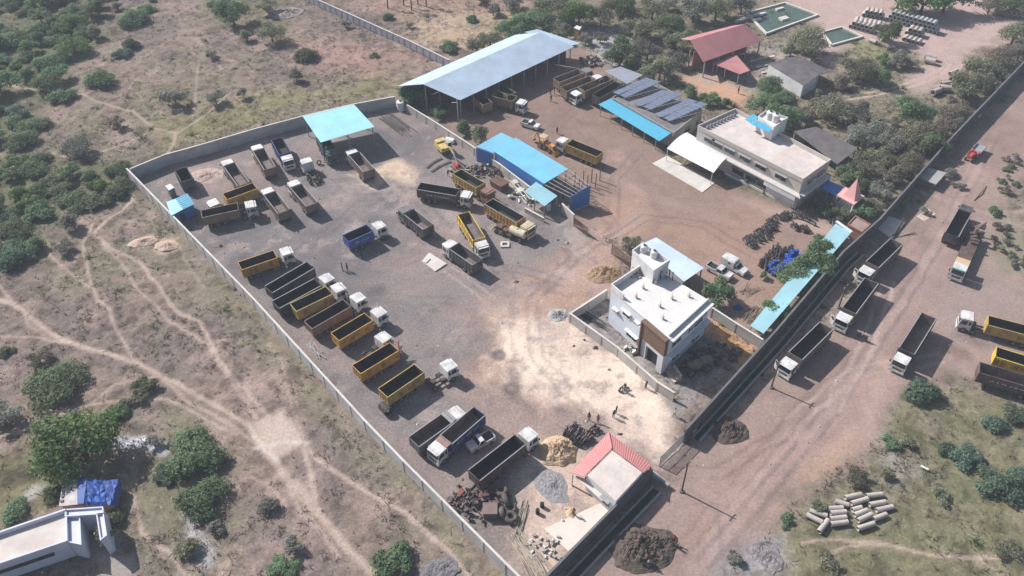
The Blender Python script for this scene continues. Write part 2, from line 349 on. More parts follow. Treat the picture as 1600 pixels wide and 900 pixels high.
MARKS = [  # thin dark marks on the bare yard
 ([(800, 578), (808, 590), (812, 602), (800, 612), (805, 625), (826, 640)], 1.1, (118, 106, 102), .8),
 ([(772, 553), (780, 549), (788, 552), (786, 558), (776, 559), (772, 553)], .35, (96, 84, 80), .8),
 ([(792, 604), (802, 600), (814, 604), (812, 612), (798, 614), (792, 604)], .35, (96, 84, 80), .7),
 ([(760, 600), (730, 660)], .8, (120, 106, 102), .3), ([(700, 470), (640, 560), (600, 620)], 1.5, (112, 104, 106), .3),
 ([(960, 240), (1000, 330), (960, 380), (860, 450)], 2.5, (160, 136, 126), .5), ([(985, 240), (1030, 330), (1010, 400)], 1.0, (128, 106, 102), .4),
 ([(860, 180), (960, 260), (1080, 330)], 2.0, (128, 108, 104), .4), ([(830, 215), (1000, 300), (1150, 350)], 1.2, (160, 136, 126), .3),
 ([(1090, 880), (1190, 760), (1330, 610), (1440, 440), (1530, 250)], 1.6, (166, 142, 136), .5),
 ([(1140, 860), (1230, 740), (1360, 590), (1460, 430), (1560, 240)], 1.4, (140, 116, 110), .4),
 ([(1060, 830), (1140, 740), (1260, 620), (1390, 460), (1490, 280)], 1.4, (140, 116, 110), .35),
 ([(1330, 720), (1400, 600), (1420, 520)], 1.6, (134, 112, 108), .4),
 ([(1485, 545), (1500, 555)], 1.6, (104, 86, 80), .6), ([(1508, 525), (1530, 535)], 1.5, (100, 86, 82), .5), ([(1478, 592), (1490, 596)], 1.0, (100, 86, 80), .6),
 ([(556, 480), (590, 455)], 2.0, (100, 96, 100), .5), ([(583, 455), (590, 452)], 1.4, (86, 84, 88), .6), ([(670, 505), (690, 515)], 2.5, (106, 100, 104), .5),
 ([(420, 575), (470, 640)], .5, (150, 136, 122), .4), ([(1330, 690), (1260, 740)], 2.0, (170, 140, 120), .5),
 ([(1415, 340), (1600, 330)], 1.0, (168, 144, 136), .4), ([(395, 700), (440, 690), (475, 690)], .3, (196, 186, 178), .6), ([(432, 722), (388, 664)], .3, (196, 186, 178), .6),
 ([(185, 688), (205, 690), (222, 694), (242, 697)], 1.1, (188, 186, 192), .9), ([(246, 700), (254, 710)], .8, (176, 174, 182), .8), ([(300, 800), (312, 850), (322, 880)], 1.2, (158, 156, 160), .6),
 ([(60, 760), (40, 780), (25, 800)], 1.0, (170, 168, 168), .6),
 ([(45, 740), (75, 720), (95, 715)], 1.6, (74, 66, 56), .8), ([(-20, 770), (20, 750), (50, 735)], 2.0, (78, 70, 60), .7),
]
rg = random.Random(77)
def rut(px, rgb, st, wd=.3):                               # a pair of wheel ruts
    W = PP(px); o = []
    for sgn in (-1, 1):
        q = []
        for i, p in enumerate(W):
            a, c = W[max(0, i-1)], W[min(len(W)-1, i+1)]; t = (c-a).normalized(); q.append(Vector((p.x - t.y*.95*sgn, p.y + t.x*.95*sgn, 0)))
        o.append(q)
    for q in o: RUTS.append((q, wd, rgb, st))
RUTS = []
for px in ([(1040, 725), (960, 690), (870, 640), (800, 560), (780, 480), (700, 420)], [(1035, 720), (940, 670), (840, 560), (830, 470), (900, 400), (960, 360)], [(960, 360), (930, 300), (940, 240), (900, 190), (850, 160)], [(945, 380), (1010, 340), (1100, 350), (1180, 400)],
           [(700, 420), (620, 450), (560, 500), (600, 540)], [(720, 470), (640, 470), (560, 460)], [(740, 520), (680, 580), (710, 620)], [(760, 600), (820, 640), (830, 660)], [(660, 400), (600, 420), (520, 410)], [(640, 310), (560, 320), (500, 370)], [(700, 360), (640, 300), (600, 290)],
           [(800, 440), (760, 400), (770, 390)], [(880, 440), (800, 420), (760, 420)], [(900, 170), (870, 200), (880, 280), (940, 330)], [(1000, 235), (960, 280), (960, 340)],
           [(1100, 880), (1180, 790), (1300, 640), (1400, 490), (1480, 350), (1560, 200)], [(1075, 850), (1150, 760), (1280, 610), (1380, 460), (1470, 300)], [(1045, 740), (1120, 740), (1220, 680), (1300, 600)], [(1050, 745), (1130, 780), (1140, 860)], [(1240, 660), (1340, 580), (1470, 560)], [(1300, 640), (1360, 530), (1390, 440)]):
    rut(px, rg.choice(((112, 100, 98), (118, 98, 92), (176, 156, 148), (108, 96, 94))), rg.uniform(.35, .6), rg.uniform(.22, .36))
for i in range(26):                                        # oil and damp stains on the gravel
    x, y = rg.uniform(330, 820), rg.uniform(250, 640)
    a = rg.random()*6; RUTS.append(([P(x, y), P(x+8*math.cos(a), y+5*math.sin(a))], rg.uniform(.4, 1.3), (88, 84, 88), rg.uniform(.3, .6)))
def axis(lo, hi, step, far):
    a = list(np.arange(lo, hi+1e-6, step)); o = []; d = step
    x = hi
    while x < far: d *= 1.35; x += d; o.append(x)
    q = []; d = step; x = lo
    while x > -far: d *= 1.35; x -= d; q.append(x)
    return np.array(q[::-1]+a+o)
GX = axis(-158, 158, .33, 3200); GY = axis(38, 252, .33, 3200)
X, Y = np.meshgrid(GX, GY)
n1 = fbm(X/14, Y/14, 1, 5); n2 = fbm(X/3.1, Y/3.1, 2, 4); n3 = fbm(X/38, Y/38, 3, 4); n4 = fbm(X/1.1, Y/1.1, 4, 3)
wx = fbm(X/5, Y/5, 11, 5, .65)*2-1; wy = fbm(X/5, Y/5, 21, 5, .65)*2-1
def mixc(col, rgb, a): 
    return col*(1-a[..., None]) + np.array(lin(*rgb))*a[..., None]
col = np.zeros(X.shape+(3,)) + np.array(lin(131, 115, 105))
col = mixc(col, (114, 102, 96), sstep(.42, .62, n1))
col = mixc(col, (112, 109, 88), sstep(.47, .68, n3*.6+n2*.4)*.75)
col = mixc(col, (154, 132, 125), sstep(.56, .72, fbm(X/8, Y/8, 9, 5))*.5)
def bbox(poly, pad):
    xs = [p[0] for p in poly]; ys = [p[1] for p in poly]
    i0, i1 = np.searchsorted(GX, [min(xs)-pad, max(xs)+pad]); j0, j1 = np.searchsorted(GY, [min(ys)-pad, max(ys)+pad])
    return slice(j0, j1), slice(i0, i1)
hard = np.zeros(X.shape)                                  # bare, driven-over ground (no bumps, no tufts)
for k, (px, rgb, soft, wob, stren, patch) in enumerate(ZONES):
    W = PP(px); s = bbox(W, soft+wob+1)
    x = X[s] + wx[s]*wob*1.6; y = Y[s] + wy[s]*wob*1.6
    sdv = poly_sd(x, y, W)
    a = sstep(soft, -soft, sdv)*stren
    a = a*(1 - patch*sstep(.48, .68, n1[s]*.5+n2[s]*.5))
    col[s] = mixc(col[s], rgb, a)
    if px is YARD or px is YARD_R or px is ROAD or k in (15,): hard[s] = np.maximum(hard[s], sstep(2, -1, sdv))
    if k in (12, len(ZONES)-4, len(ZONES)-1): hard[s] = np.maximum(hard[s], sstep(1, -1, sdv))
pathm = np.zeros(X.shape)
for px, wd, st in PATHS:
    W = PP(px); s = bbox(W, 4)
    d = line_d(X[s] + wx[s]*.4 , Y[s] + wy[s]*.4, W); wv = wd*.27*(.6 + .9*n1[s])
    a = sstep(wv+.22, wv*.35, d)*st*(.8+.4*n4[s]); pathm[s] = np.maximum(pathm[s], np.clip(a, 0, 1))
    b = sstep(wv+1.3, wv*.5, d)*.22*st
    col[s] = mixc(col[s], (150, 128, 116), b)
col = mixc(col, (176, 157, 145), np.clip(pathm*.9, 0, .85))
for px, wd, rgb, st in MARKS:
    W = PP(px); s = bbox(W, 5)
    d = line_d(X[s] + wx[s]*1.0, Y[s] + wy[s]*1.0, W); a = sstep(wd*1.3+.25, wd*.3, d)*st*(.6+.6*n2[s]); col[s] = mixc(col[s], rgb, np.clip(a, 0, 1))
for W, wd, rgb, st in RUTS:
    s = bbox(W, 5); d = line_d(X[s] + wx[s]*.7, Y[s] + wy[s]*.7, W); a = sstep(wd+.22, wd*.3, d)*st*(.3+1.1*n1[s]); col[s] = mixc(col[s], rgb, np.clip(a, 0, 1))
hard = np.maximum(hard, pathm)
ysd = poly_sd(X, Y, PP(YARD)); yin = sstep(1, -2, ysd); yrd = sstep(1, -2, poly_sd(X, Y, PP(ROAD)))
m5 = fbm(X/6, Y/6, 51, 5, .7); m6 = fbm(X/3.4, Y/3.4, 61, 5, .7); m7 = fbm(X/17, Y/17, 71, 4, .6)
col = mixc(col, (164, 148, 142), yin*sstep(.56, .72, m5)*.55); col = mixc(col, (104, 98, 101), yin*sstep(.55, .72, m6)*.5)
col = mixc(col, (148, 127, 120), yin*sstep(.5, .66, m7)*.35)
col = mixc(col, (158, 134, 125), yrd*sstep(.54, .7, m5)*.45); col = mixc(col, (126, 102, 95), yrd*sstep(.55, .7, m7)*.4)
# tonal variation at several sizes
n5 = fbm(X/1.9, Y/1.9, 41, 4, .7)
v = 1 + (n2-.5)*.34 + (n1-.5)*.25 + (n4-.5)*.3*(1-.4*hard) - sstep(.5, .68, n5)*.34*(1-hard) + sstep(.52, .68, fbm(X/1.2, Y/1.2, 47, 3, .75))*.2*(1-hard)
# coarse gravel in the left yard
lum = col.mean(-1); gr = yin*sstep(.45, .3, lum)
col = np.clip(col*v[..., None], .01, .9)
GZ = ((fbm(X/9, Y/9, 31, 4)-.62)*.5 + (fbm(X/1.6, Y/1.6, 33, 3)-.6)*.28)*(1-hard)*sstep(400, 200, np.abs(X)+np.abs(Y-140)) + (n4-.5)*.04
ny, nx = X.shape
me = bpy.data.meshes.new('ground')
vv = np.stack([X, Y, GZ], -1).reshape(-1, 3).astype(np.float32)
idx = np.arange(ny*nx).reshape(ny, nx)
ff = np.stack([idx[:-1, :-1], idx[:-1, 1:], idx[1:, 1:], idx[1:, :-1]], -1).reshape(-1, 4)
me.vertices.add(len(vv)); me.vertices.foreach_set('co', vv.ravel())
me.loops.add(ff.size); me.loops.foreach_set('vertex_index', ff.ravel().astype(np.int32))
me.polygons.add(len(ff)); me.polygons.foreach_set('loop_start', np.arange(0, ff.size, 4, dtype=np.int32))
me.update(calc_edges=True)
ga = me.attributes.new('gravel', 'FLOAT', 'POINT'); ga.data.foreach_set('value', (.16+.40*gr+.36*(1-hard)).astype(np.float32).ravel())
at = me.color_attributes.new('soil', 'FLOAT_COLOR', 'POINT')
at.data.foreach_set('color', np.concatenate([col, np.ones(X.shape+(1,))], -1).astype(np.float32).ravel())
me.polygons.foreach_set('use_smooth', np.ones(len(ff), bool))
gm = bpy.data.materials.new('soil'); gm.use_nodes = True
n = gm.node_tree.nodes; L = gm.node_tree.links; b = n['Principled BSDF']; b.inputs['Roughness'].default_value = .95; b.inputs['Specular IOR Level'].default_value = .1
an = n.new('ShaderNodeAttribute'); an.attribute_name = 'soil'
tc = n.new('ShaderNodeTexCoord'); nz = n.new('ShaderNodeTexNoise'); nz.inputs['Scale'].default_value = 2.2; nz.inputs['Detail'].default_value = 8; nz.inputs['Roughness'].default_value = .75
L.new(tc.outputs['Object'], nz.inputs['Vector'])
mr = n.new('ShaderNodeMapRange'); mr.inputs[1].default_value = .3; mr.inputs[2].default_value = .7; mr.inputs[3].default_value = .72; mr.inputs[4].default_value = 1.28
L.new(nz.outputs[0], mr.inputs[0])
mx = n.new('ShaderNodeMix'); mx.data_type = 'RGBA'; mx.blend_type = 'MULTIPLY'; mx.inputs[0].default_value = 1
L.new(an.outputs['Color'], mx.inputs[6]); L.new(mr.outputs[0], mx.inputs[7]); L.new(mx.outputs[2], b.inputs['Base Color'])
nb = n.new('ShaderNodeTexNoise'); nb.inputs['Scale'].default_value = 3.1; nb.inputs['Detail'].default_value = 3; nb.inputs['Roughness'].default_value = .9; L.new(tc.outputs['Object'], nb.inputs['Vector'])
m2 = n.new('ShaderNodeMapRange'); m2.inputs[1].default_value = .32; m2.inputs[2].default_value = .68; m2.inputs[3].default_value = .5; m2.inputs[4].default_value = 1.55; L.new(nb.outputs[0], m2.inputs[0])
gv = n.new('ShaderNodeAttribute'); gv.attribute_name = 'gravel'
x2 = n.new('ShaderNodeMix'); x2.data_type = 'RGBA'; x2.blend_type = 'MULTIPLY'; L.new(gv.outputs['Fac'], x2.inputs[0]); L.new(mx.outputs[2], x2.inputs[6]); L.new(m2.outputs[0], x2.inputs[7]); L.new(x2.outputs[2], b.inputs['Base Color'])
bp = n.new('ShaderNodeBump'); bp.inputs['Strength'].default_value = .35; bp.inputs['Distance'].default_value = .12
L.new(nz.outputs[0], bp.inputs['Height']); L.new(bp.outputs[0], b.inputs['Normal'])
me.materials.append(gm)
g = bpy.data.objects.new('ground', me); C.objects.link(g); struct(g)
def samp(A, x, y):
    i = np.clip(np.searchsorted(GX, x), 0, nx-1); j = np.clip(np.searchsorted(GY, y), 0, ny-1); return A[j, i]
# ------------------------------------------------------------ vehicles
def paint(nm, rgb, dust=.3): return M('truck_paint_'+nm, rgb, .55, .38, .9, dust=dust+.18, dustc=(.25, .2, .175))
COL = {'blue': (.025, .095, .38), 'navy': (.022, .06, .23), 'dark': (.05, .055, .065), 'yellow': (.74, .5, .03), 'orange': (.56, .29, .04), 'maroon': (.085, .05, .047),
       'brown': (.24, .155, .105), 'grey': (.17, .175, .18), 'tan': (.25, .19, .125), 'ochre': (.48, .33, .08), 'teal': (.04, .085, .1), 'red': (.4, .05, .05), 'rust': (.26, .13, .1), 'white': (.66, .65, .645), 'mud': (.17, .13, .115), 'cream': (.62, .55, .38)}
BEDIN = M('bed_lining_shaded', (.026, .027, .032), .75, .35, .9, dust=.25, dustc=(.08, .075, .075))  # near-black: shade inside the deep beds is put into the lining colour
BEDMUD = M('bed_lining_dusty', (.15, .12, .11), .8, .35, .9, dust=.5, dustc=(.25, .2, .18))
LETTER = M('painted_lettering', (.6, .6, .62), .6, .4, 3)
MESH = {}
def cached(key, fn):
    if key not in MESH: MESH[key] = fn()
    return MESH[key]
def wheel_mesh(r, wd):
    def f():
        b = MB(); n = 14
        b.tube((0, -wd/2, 0), (0, wd/2, 0), r, r, n, 0)
        for s in (-1, 1):
            b.tube((0, s*wd/2, 0), (0, s*(wd/2+.03), 0), r*.56, r*.5, 10, 1); b.tube((0, s*(wd/2+.03), 0), (0, s*(wd/2+.07), 0), r*.2, r*.16, 8, 0)
        return b.mesh('wheel', [TYRE, RIM])
    return cached(('wheel', r, wd), f)
def wheels(root, xs, half, r, wd=.32):
    for x in xs:
        for s in (-1, 1): inst('wheel', wheel_mesh(r, wd), root, (x, s*(half-wd/2), r))
def bed_mesh(Lb, Wb, side, inner, z0=1.2, z1=3.05, ribs=True, rib2=None, text=False):
    def f():
        b = MB(); h = z1-z0; t = .07; x0, x1 = 0, Lb
        b.box(((x0+x1)/2, 0, z0-.05), (Lb, Wb-.3, .1), mi=0)                 # underside
        b.quad((x0, -Wb/2+t, z0+.05), (x1, -Wb/2+t, z0+.05), (x1, Wb/2-t, z0+.05), (x0, Wb/2-t, z0+.05), mi=1)
        for s in (-1, 1):
            o = s*Wb/2; i = s*(Wb/2-t)
            b.quad((x0, o, z0-.1), (x1, o, z0-.1), (x1, o, z1), (x0, o, z1), mi=0)
            b.quad((x0, i, z0), (x1, i, z0), (x1, i, z1), (x0, i, z1), mi=1)
            b.box(((x0+x1)/2, s*(Wb/2-.03), z1+.03), (Lb, .13, .07), mi=2)
            b.box(((x0+x1)/2, s*(Wb/2+.03), z0-.02), (Lb, .08, .16), mi=0)
            if ribs:
                k = max(3, int(Lb/.85))
                for q in range(k+1): b.box((x0+.06+(Lb-.12)*q/k, s*(Wb/2+.035), z0+h/2), (.1, .08, h), mi=0)
            if ribs and side.name.split('_')[-1] in ('orange', 'ochre', 'yellow', 'brown', 'tan'):
                rr = random.Random(int(Lb*90)+s)
                for q in range(k):
                    if rr.random() < .45:
                        xa, xb = x0+.06+(Lb-.12)*(q+.14)/k, x0+.06+(Lb-.12)*(q+.86)/k; za = z0+h*rr.uniform(.05, .4); zb = z0+h*rr.uniform(.55, .95)
                        b.box(((xa+xb)/2, s*(Wb/2+.008), (za+zb)/2), (xb-xa, .012, zb-za), mi=rr.choice((4, 4, 5)))
            if text:
                rr = random.Random(int(Lb*100)); xx = x0+Lb*.22
                while xx < x0+Lb*.8:
                    wl = rr.uniform(.12, .34)
                    b.box((xx+wl/2, s*(Wb/2+.045), z0+h*.5+rr.uniform(-.05, .05)), (wl, .02, rr.uniform(.16, .3)), mi=3)
                    xx += wl + rr.choice((.12, .16, .5))
        b.box((x1-.04, 0, z0+h/2+.08), (.08, Wb, h+.2), mi=0)
        b.quad((x1-.083, -Wb/2+t, z0), (x1-.083, Wb/2-t, z0), (x1-.083, Wb/2-t, z1), (x1-.083, -Wb/2+t, z1), mi=1)
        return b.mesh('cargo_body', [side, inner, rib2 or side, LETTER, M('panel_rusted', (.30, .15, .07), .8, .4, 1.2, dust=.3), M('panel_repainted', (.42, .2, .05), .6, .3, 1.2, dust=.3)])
    return cached(('bed', round(Lb, 1), Wb, side.name, inner.name, z0, z1, text, (rib2 or side).name), f)
def gate_mesh(Wb, side, inner, z0=1.2, z1=2.85):
    def f():
        b = MB(); h = z1-z0
        b.box((-.03, 0, z0+h/2-.02), (.06, Wb, h), mi=0); b.quad((.003, -Wb/2+.08, z0+.06), (.003, Wb/2-.08, z0+.06), (.003, Wb/2-.08, z1-.06), (.003, -Wb/2+.08, z1-.06), mi=1)
        for y in (-.9, -.3, .3, .9): b.box((-.085, y*Wb/2.3, z0+h/2), (.05, .09, h), mi=0)
        b.box((-.085, 0, z1-.05), (.06, Wb, .1), mi=0); b.box((-.085, 0, z0+.05), (.06, Wb, .1), mi=0)
        return b.mesh('tailgate', [side, inner])
    return cached(('gate', Wb, side.name, z0, z1), f)
def cab_parts(root, x, col, W=2.4, door=0, rack=None, open_win=False):
    """x: front of the cab; the cab is 1.95 m long"""
    cm = paint(col, COL[col], .22 if col == 'white' else .3)
    def f():
        b = MB(); prof = [(0, .62), (1.93, .55), (1.98, 1.55), (1.72, 2.72), (1.6, 2.84), (.08, 2.88), (0, 2.8)]
        for s in (0,):
            k = len(b.v); n = len(prof)
            for yy, sc_ in ((-W/2, 1), (W/2, 1)):
                b.v += [(a, yy*(.95 if z > 2.6 else 1), z) for a, z in prof]
            b.f.append(tuple(range(k, k+n))); b.m.append(0); b.f.append(tuple(reversed(range(k+n, k+2*n)))); b.m.append(0)
            for i in range(n):
                j = (i+1) % n; b.f.append((k+j, k+i, k+n+i, k+n+j)); b.m.append(0)
        b.box((1.9, 0, 2.72), (.3, W*.86, .05), mi=0)        # sun visor
        for s in (-1, 1): b.box((.98, s*(W/2+.02), .68), (1.7, .06, .1), mi=1)
        return b.mesh('cab', [cm, STEEL])
    c = inst('cab', cached(('cab', col, W), f), root, (x-1.95, 0, 0))
    def ws():
        b = MB(); e = .012
        b.quad((1.975+e, -W*.44, 1.68), (1.975+e, W*.44, 1.68), (1.745+e, W*.42, 2.62), (1.745+e, -W*.42, 2.62)); return b.mesh('windscreen', GLASS)
    # the glass follows the sloping front: base x at z, taken from the profile
    def ws2():
        fx = lambda z: 1.98 + (1.72-1.98)*(z-1.55)/(2.72-1.55) + .012
        b = MB(); b.quad((fx(1.66), -W*.44, 1.66), (fx(1.66), W*.44, 1.66), (fx(2.6), W*.42, 2.6), (fx(2.6), -W*.42, 2.6)); return b.mesh('windscreen', GLASS)
    inst('windscreen', cached(('ws', W), ws2), c)
    def sw(s):
        def g():
            b = MB(); y = s*(W/2+.012)
            b.quad((.75, y, 1.7), (1.72, y, 1.7), (1.56, y*.965, 2.5), (.75, y*.965, 2.5)); b.quad((.18, y, 1.75), (.55, y, 1.75), (.55, y*.965, 2.45), (.18, y*.965, 2.45)); return b.mesh('side_window', GLASS)
        return g
    for s in (-1, 1): inst('side_window', cached(('sw', s, W), sw(s)), c)
    def bp():
        b = MB(); b.box((2.0, 0, .6), (.14, W+.04, .34)); b.box((2.0, 0, 1.15), (.05, W*.6, .3), mi=1); return b.mesh('bumper', [cm, STEEL])
    inst('bumper', cached(('bumper', col, W), bp), c)
    def hl():
        b = MB(); b.box((0, 0, 0), (.06, .34, .2)); return b.mesh('headlight', LAMP)
    for s in (-1, 1): inst('headlight', cached('hl', hl), c, (2.0, s*W*.38, .92))
    def mi():
        b = MB(); b.box((0, 0, 0), (.08, .22, .4)); b.box((-.05, 0, .22), (.04, .3, .04)); return b.mesh('mirror', STEEL)
    for s in (-1, 1): inst('mirror', cached('mir', mi), c, (1.85, s*(W/2+.2), 2.1))
    if door:
        def dm():
            b = MB(); b.box((.42, 0, 1.55), (.84, .06, 1.7)); b.box((.42, .0, 2.1), (.6, .075, .5), mi=1); return b.mesh('door', [cm, GLASS])
        inst('door', cached(('door', col), dm), c, (1.7, door*(W/2+.03), 0), (0, 0, door*R_(118)))
    if rack:
        def rk():
            b = MB(); b.box((0, 0, 0), (1.1, W*.95, .1))
            for q in range(5): b.box((-.45+.22*q, 0, .07), (.07, W*.95, .05))
            return b.mesh('roof_rack', rack)
        inst('roof_rack', cached(('rack', rack.name), rk), c, (-.35, 0, 3.0))
    return c
def chassis_mesh(L0, W=2.4, fifth=False):
    def f():
        b = MB()
        for s in (-1, 1): b.box((L0/2, s*.43, .86), (L0, .12, .26))
        for q in range(int(L0)): b.box((.5+q, 0, .86), (.12, .8, .18))
        b.tube((L0*.45, -.75, .8), (L0*.45+1.1, -.75, .8), .32, .32, 10); b.box((L0*.45+.4, .8, .8), (.8, .5, .5))
        if fifth: b.tube((1.1, 0, 1.0), (1.1, 0, 1.1), .5, .5, 14); b.box((1.1, 0, 1.13), (1.0, .8, .06))
        b.box((.05, 0, .75), (.1, W*.92, .16))
        return b.mesh('chassis', STEEL)
    return cached(('ch', round(L0, 1), fifth), f)
TRUCKS_G = 'tipper trucks parked in the yard and along the road'
def truck(label, Rp, Fp, side='dark', kind='tipper', cab='white', inner=None, W=2.45, door=0, rack=None, text=False, rail=None, gap=.45, zc=3.0, z1=3.05, name=None, cat='truck', group=TRUCKS_G):
    A = P(*Rp, zc); B = P(*Fp, zc); d = B-A; L0 = d.length; yaw = math.atan2(d.y, d.x); o = (A.x, A.y, 0)
    root = thing(name or {'tipper': 'tipper_truck', 'trailer': 'tipper_trailer', 'tractor': 'truck_tractor'}[kind], label, cat, o, yaw, group)
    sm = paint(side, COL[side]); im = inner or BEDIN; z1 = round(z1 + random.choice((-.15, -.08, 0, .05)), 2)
    if kind == 'tipper':
        Lb = L0-1.95-gap
        inst('chassis', chassis_mesh(L0-.3), root, (.15, 0, 0))
        wheels(root, [L0-1.05] + ([L0-2.5] if L0 > 8.2 else []) + [1.1, 2.4] + ([3.7] if L0 > 9.6 else []), W/2, .52)
        cab_parts(root, L0, cab, W-.1, door, rack)
    elif kind == 'trailer':
        Lb = L0
        inst('chassis', chassis_mesh(L0-.3), root, (.15, 0, 0)); wheels(root, [1.0, 2.25, 3.5], W/2, .5)
        b = MB()
        for s in (-1, 1): b.box((L0-1.7, s*.75, .6), (.16, .16, 1.0)); b.box((L0-1.7, s*.75, .05), (.4, .4, .1))
        inst('landing_leg', cached('lleg'+str(round(L0, 1)), lambda: b.mesh('landing_leg', STEEL)), root)
    else:
        Lb = 0
        inst('chassis', chassis_mesh(L0-.3, fifth=True), root, (.15, 0, 0)); wheels(root, [L0-1.05, 1.0] + ([2.2] if L0 > 5.5 else []), W/2, .52)
        cab_parts(root, L0, cab, W-.1, door, rack)
    if Lb:
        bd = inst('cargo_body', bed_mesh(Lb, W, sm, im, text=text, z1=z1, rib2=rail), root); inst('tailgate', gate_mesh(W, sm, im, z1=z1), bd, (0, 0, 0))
        def tl():
            q = MB(); q.box((-.02, 0, 0), (.05, .3, .14)); return q.mesh('tail_light', M('tail_lamp_red', (.35, .03, .03), .3))
        for s in (-1, 1): inst('tail_light', cached('tl', tl), root, (.08, s*.95, .85))
    return root
RAIL = M('rail_grey', (.3, .3, .31), .6, .2, 2, dust=.3)
T = truck
T('royal blue tipper truck with white cab standing alone in the middle of the gravel yard', (540.5, 373), (598.5, 347), 'blue', text=True, gap=.9)
T('dark grey tipper with hidden cab pointing up-left, right of the blue tipper', (669, 354.5), (628, 322), 'dark', inner=BEDMUD, rail=RAIL, cab='grey')
T('dark grey tipper truck with white cab beside the square concrete slab in the yard', (746, 410), (697, 376), 'dark', inner=BEDMUD, rail=RAIL)
T('bright yellow tipper truck with white cab pointing down the picture', (724, 332.5), (756, 385.5), 'yellow', inner=BEDMUD)
T('long dark maroon tipper truck with faded lettering along its side', (654.5, 290), (736, 303.5), 'maroon', text=True, rail=RAIL, gap=.7)
T('ochre tipper truck with a faded pink brown cab behind the maroon tipper', (714, 267.5), (767, 299), 'ochre', cab='rust', gap=.9)
T('orange yellow tipper truck with cream cab near the blue sheeted awning', (763.5, 315), (831, 354), 'orange', cab='cream', gap=.8, rail=RAIL)
T('grey brown tipper with white cab, right one of two parked nose-up below the far wall', (487, 318.5), (455.5, 281.5), 'mud', inner=BEDMUD, rail=RAIL)
T('grey brown tipper with white cab, left one of two parked nose-up below the far wall', (443.5, 330), (414.5, 293), 'mud', inner=BEDMUD, rail=RAIL)
T('tipper truck with brown tailgate next to the small blue tipper by the far wall', (421.5, 262), (399, 225.5), 'brown', inner=BEDMUD, rail=RAIL)
T('short blue tipper truck with white cab facing the camera near the far wall', (432, 216), (450.5, 249), 'navy')
T('lone white truck head with bare rear wheels near the square blue shed', (492, 274), (476.5, 250), kind='tractor', zc=2.4)
T('dusty tipper truck with its nose in the shade of the square blue shed', (576, 266.5), (546, 232), 'mud', inner=BEDMUD, rail=RAIL)
T('dark green truck mostly hidden under the square blue shed', (502, 212), (519, 240), 'teal', cab='teal')
T('short dark teal tipper body standing without cab near the small blue hut', (292.5, 281), (282.5, 264), 'teal', 'trailer')
T('tipper truck with pale cab and old tyres in its bed, beside spilled pink soil', (380.5, 287), (352, 248.5), 'mud', inner=BEDMUD, rail=RAIL)
T('orange sided tipper truck with a white cab pointing to the left', (398.5, 291), (325, 318), 'orange', gap=1.4)
T('long brown tipper with white cab parked against the orange one', (315, 334), (398.5, 316), 'brown', gap=1.3)
T('yellow orange tipper truck with white cab, topmost of the long row by the wall', (375, 415), (455, 388), 'orange', gap=1.0)
T('long black tipper trailer without a truck head, in the row by the left wall', (420, 452), (485, 414), 'dark', 'trailer', rail=RAIL)
T('black tipper truck with a white cab squeezed beside the black trailer', (431, 475.5), (517, 429), 'dark', gap=.7, rail=RAIL)
T('yellow sided tipper truck with white cab and open door, next to the black tipper', (459, 481), (536, 444), 'ochre', gap=.7, door=-1)
T('brown tipper truck with rusty side between two yellow ones in the row', (482, 507), (566, 459), 'brown', gap=1.2)
T('orange tipper truck with white cab and light bulkhead next to the rusty brown one', (524, 526), (598.5, 481.5), 'orange', gap=1.0)
T('white truck head with bare rear frame standing between two orange bodies', (566, 550), (606, 523), kind='tractor', zc=2.6)
T26 = T('orange tipper trailer with a crumpled red front frame', (557.5, 577), (616, 541.5), 'orange', 'trailer')
b = MB(); rr_ = random.Random(4)
for q in range(9): b.tube((rr_.uniform(0, .5), rr_.uniform(-1.2, 1.2), rr_.uniform(1.0, 1.6)), (rr_.uniform(.3, 1.6), rr_.uniform(-1.3, 1.3), rr_.uniform(1.4, 3.2)), .07, .07, 6)
b.box((.25, 0, 2.2), (.08, 2.2, 1.2), 0, 0, .25); L26 = (P(616, 541.5, 3.0)-P(557.5, 577, 3.0)).length
inst('front_frame', b.mesh('front_frame', M('red_frame_paint', (.42, .09, .09), .6, .25, 1, dust=.3)), T26, (L26, 0, 0))
T('yellow tipper trailer at the lower end of the row', (599, 614), (655, 576), 'ochre', 'trailer')
T('white truck head uncoupled in front of the yellow trailer', (664, 592), (709, 567), kind='tractor', zc=2.6)
T('grey tipper with white cab and roof rack, side by side with a navy one', (647, 690), (720, 638), 'grey', inner=BEDMUD, rail=RAIL, rack=RAIL, gap=.3)
T('navy blue tipper truck with white cab facing the wall and a brown roof rack', (748.5, 642), (675, 705), 'navy', inner=BEDMUD, rail=RAIL, text=True, rack=M('rack_planks', (.32, .22, .18), .85, .3, 2), gap=.6)
T('very long black tipper truck with white cab beside the scrap heap', (741, 743), (833, 671), 'maroon', gap=.7, rail=RAIL)
T('small white pickup truck with dark bed parked in the shadow of the navy tipper', (766, 680), (735.5, 697), 'dark', W=1.7, name='small_truck', z1=1.9, zc=2.2) if 0 else None
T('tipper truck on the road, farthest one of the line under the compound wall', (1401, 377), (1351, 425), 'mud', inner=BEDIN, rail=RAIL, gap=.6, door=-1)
T('road tipper with open cab door, middle of the line under the compound wall', (1362, 438), (1316, 499), 'mud', rail=RAIL, gap=.6, door=-1)
T('road tipper with open cab door, nearest of the line under the compound wall', (1291, 509), (1227.5, 571), 'mud', rail=RAIL, gap=.7, door=-1)
T('dark tipper truck with a clean white cab parked in the middle of the road', (1451, 494), (1407, 564), 'dark', inner=BEDMUD, rail=RAIL, gap=.5)
T('dark tipper truck facing away beside the rusty crane lorry', (1487.5, 366), (1513, 320), 'dark', inner=BEDIN, rail=RAIL, cab='dark', z1=3.05)
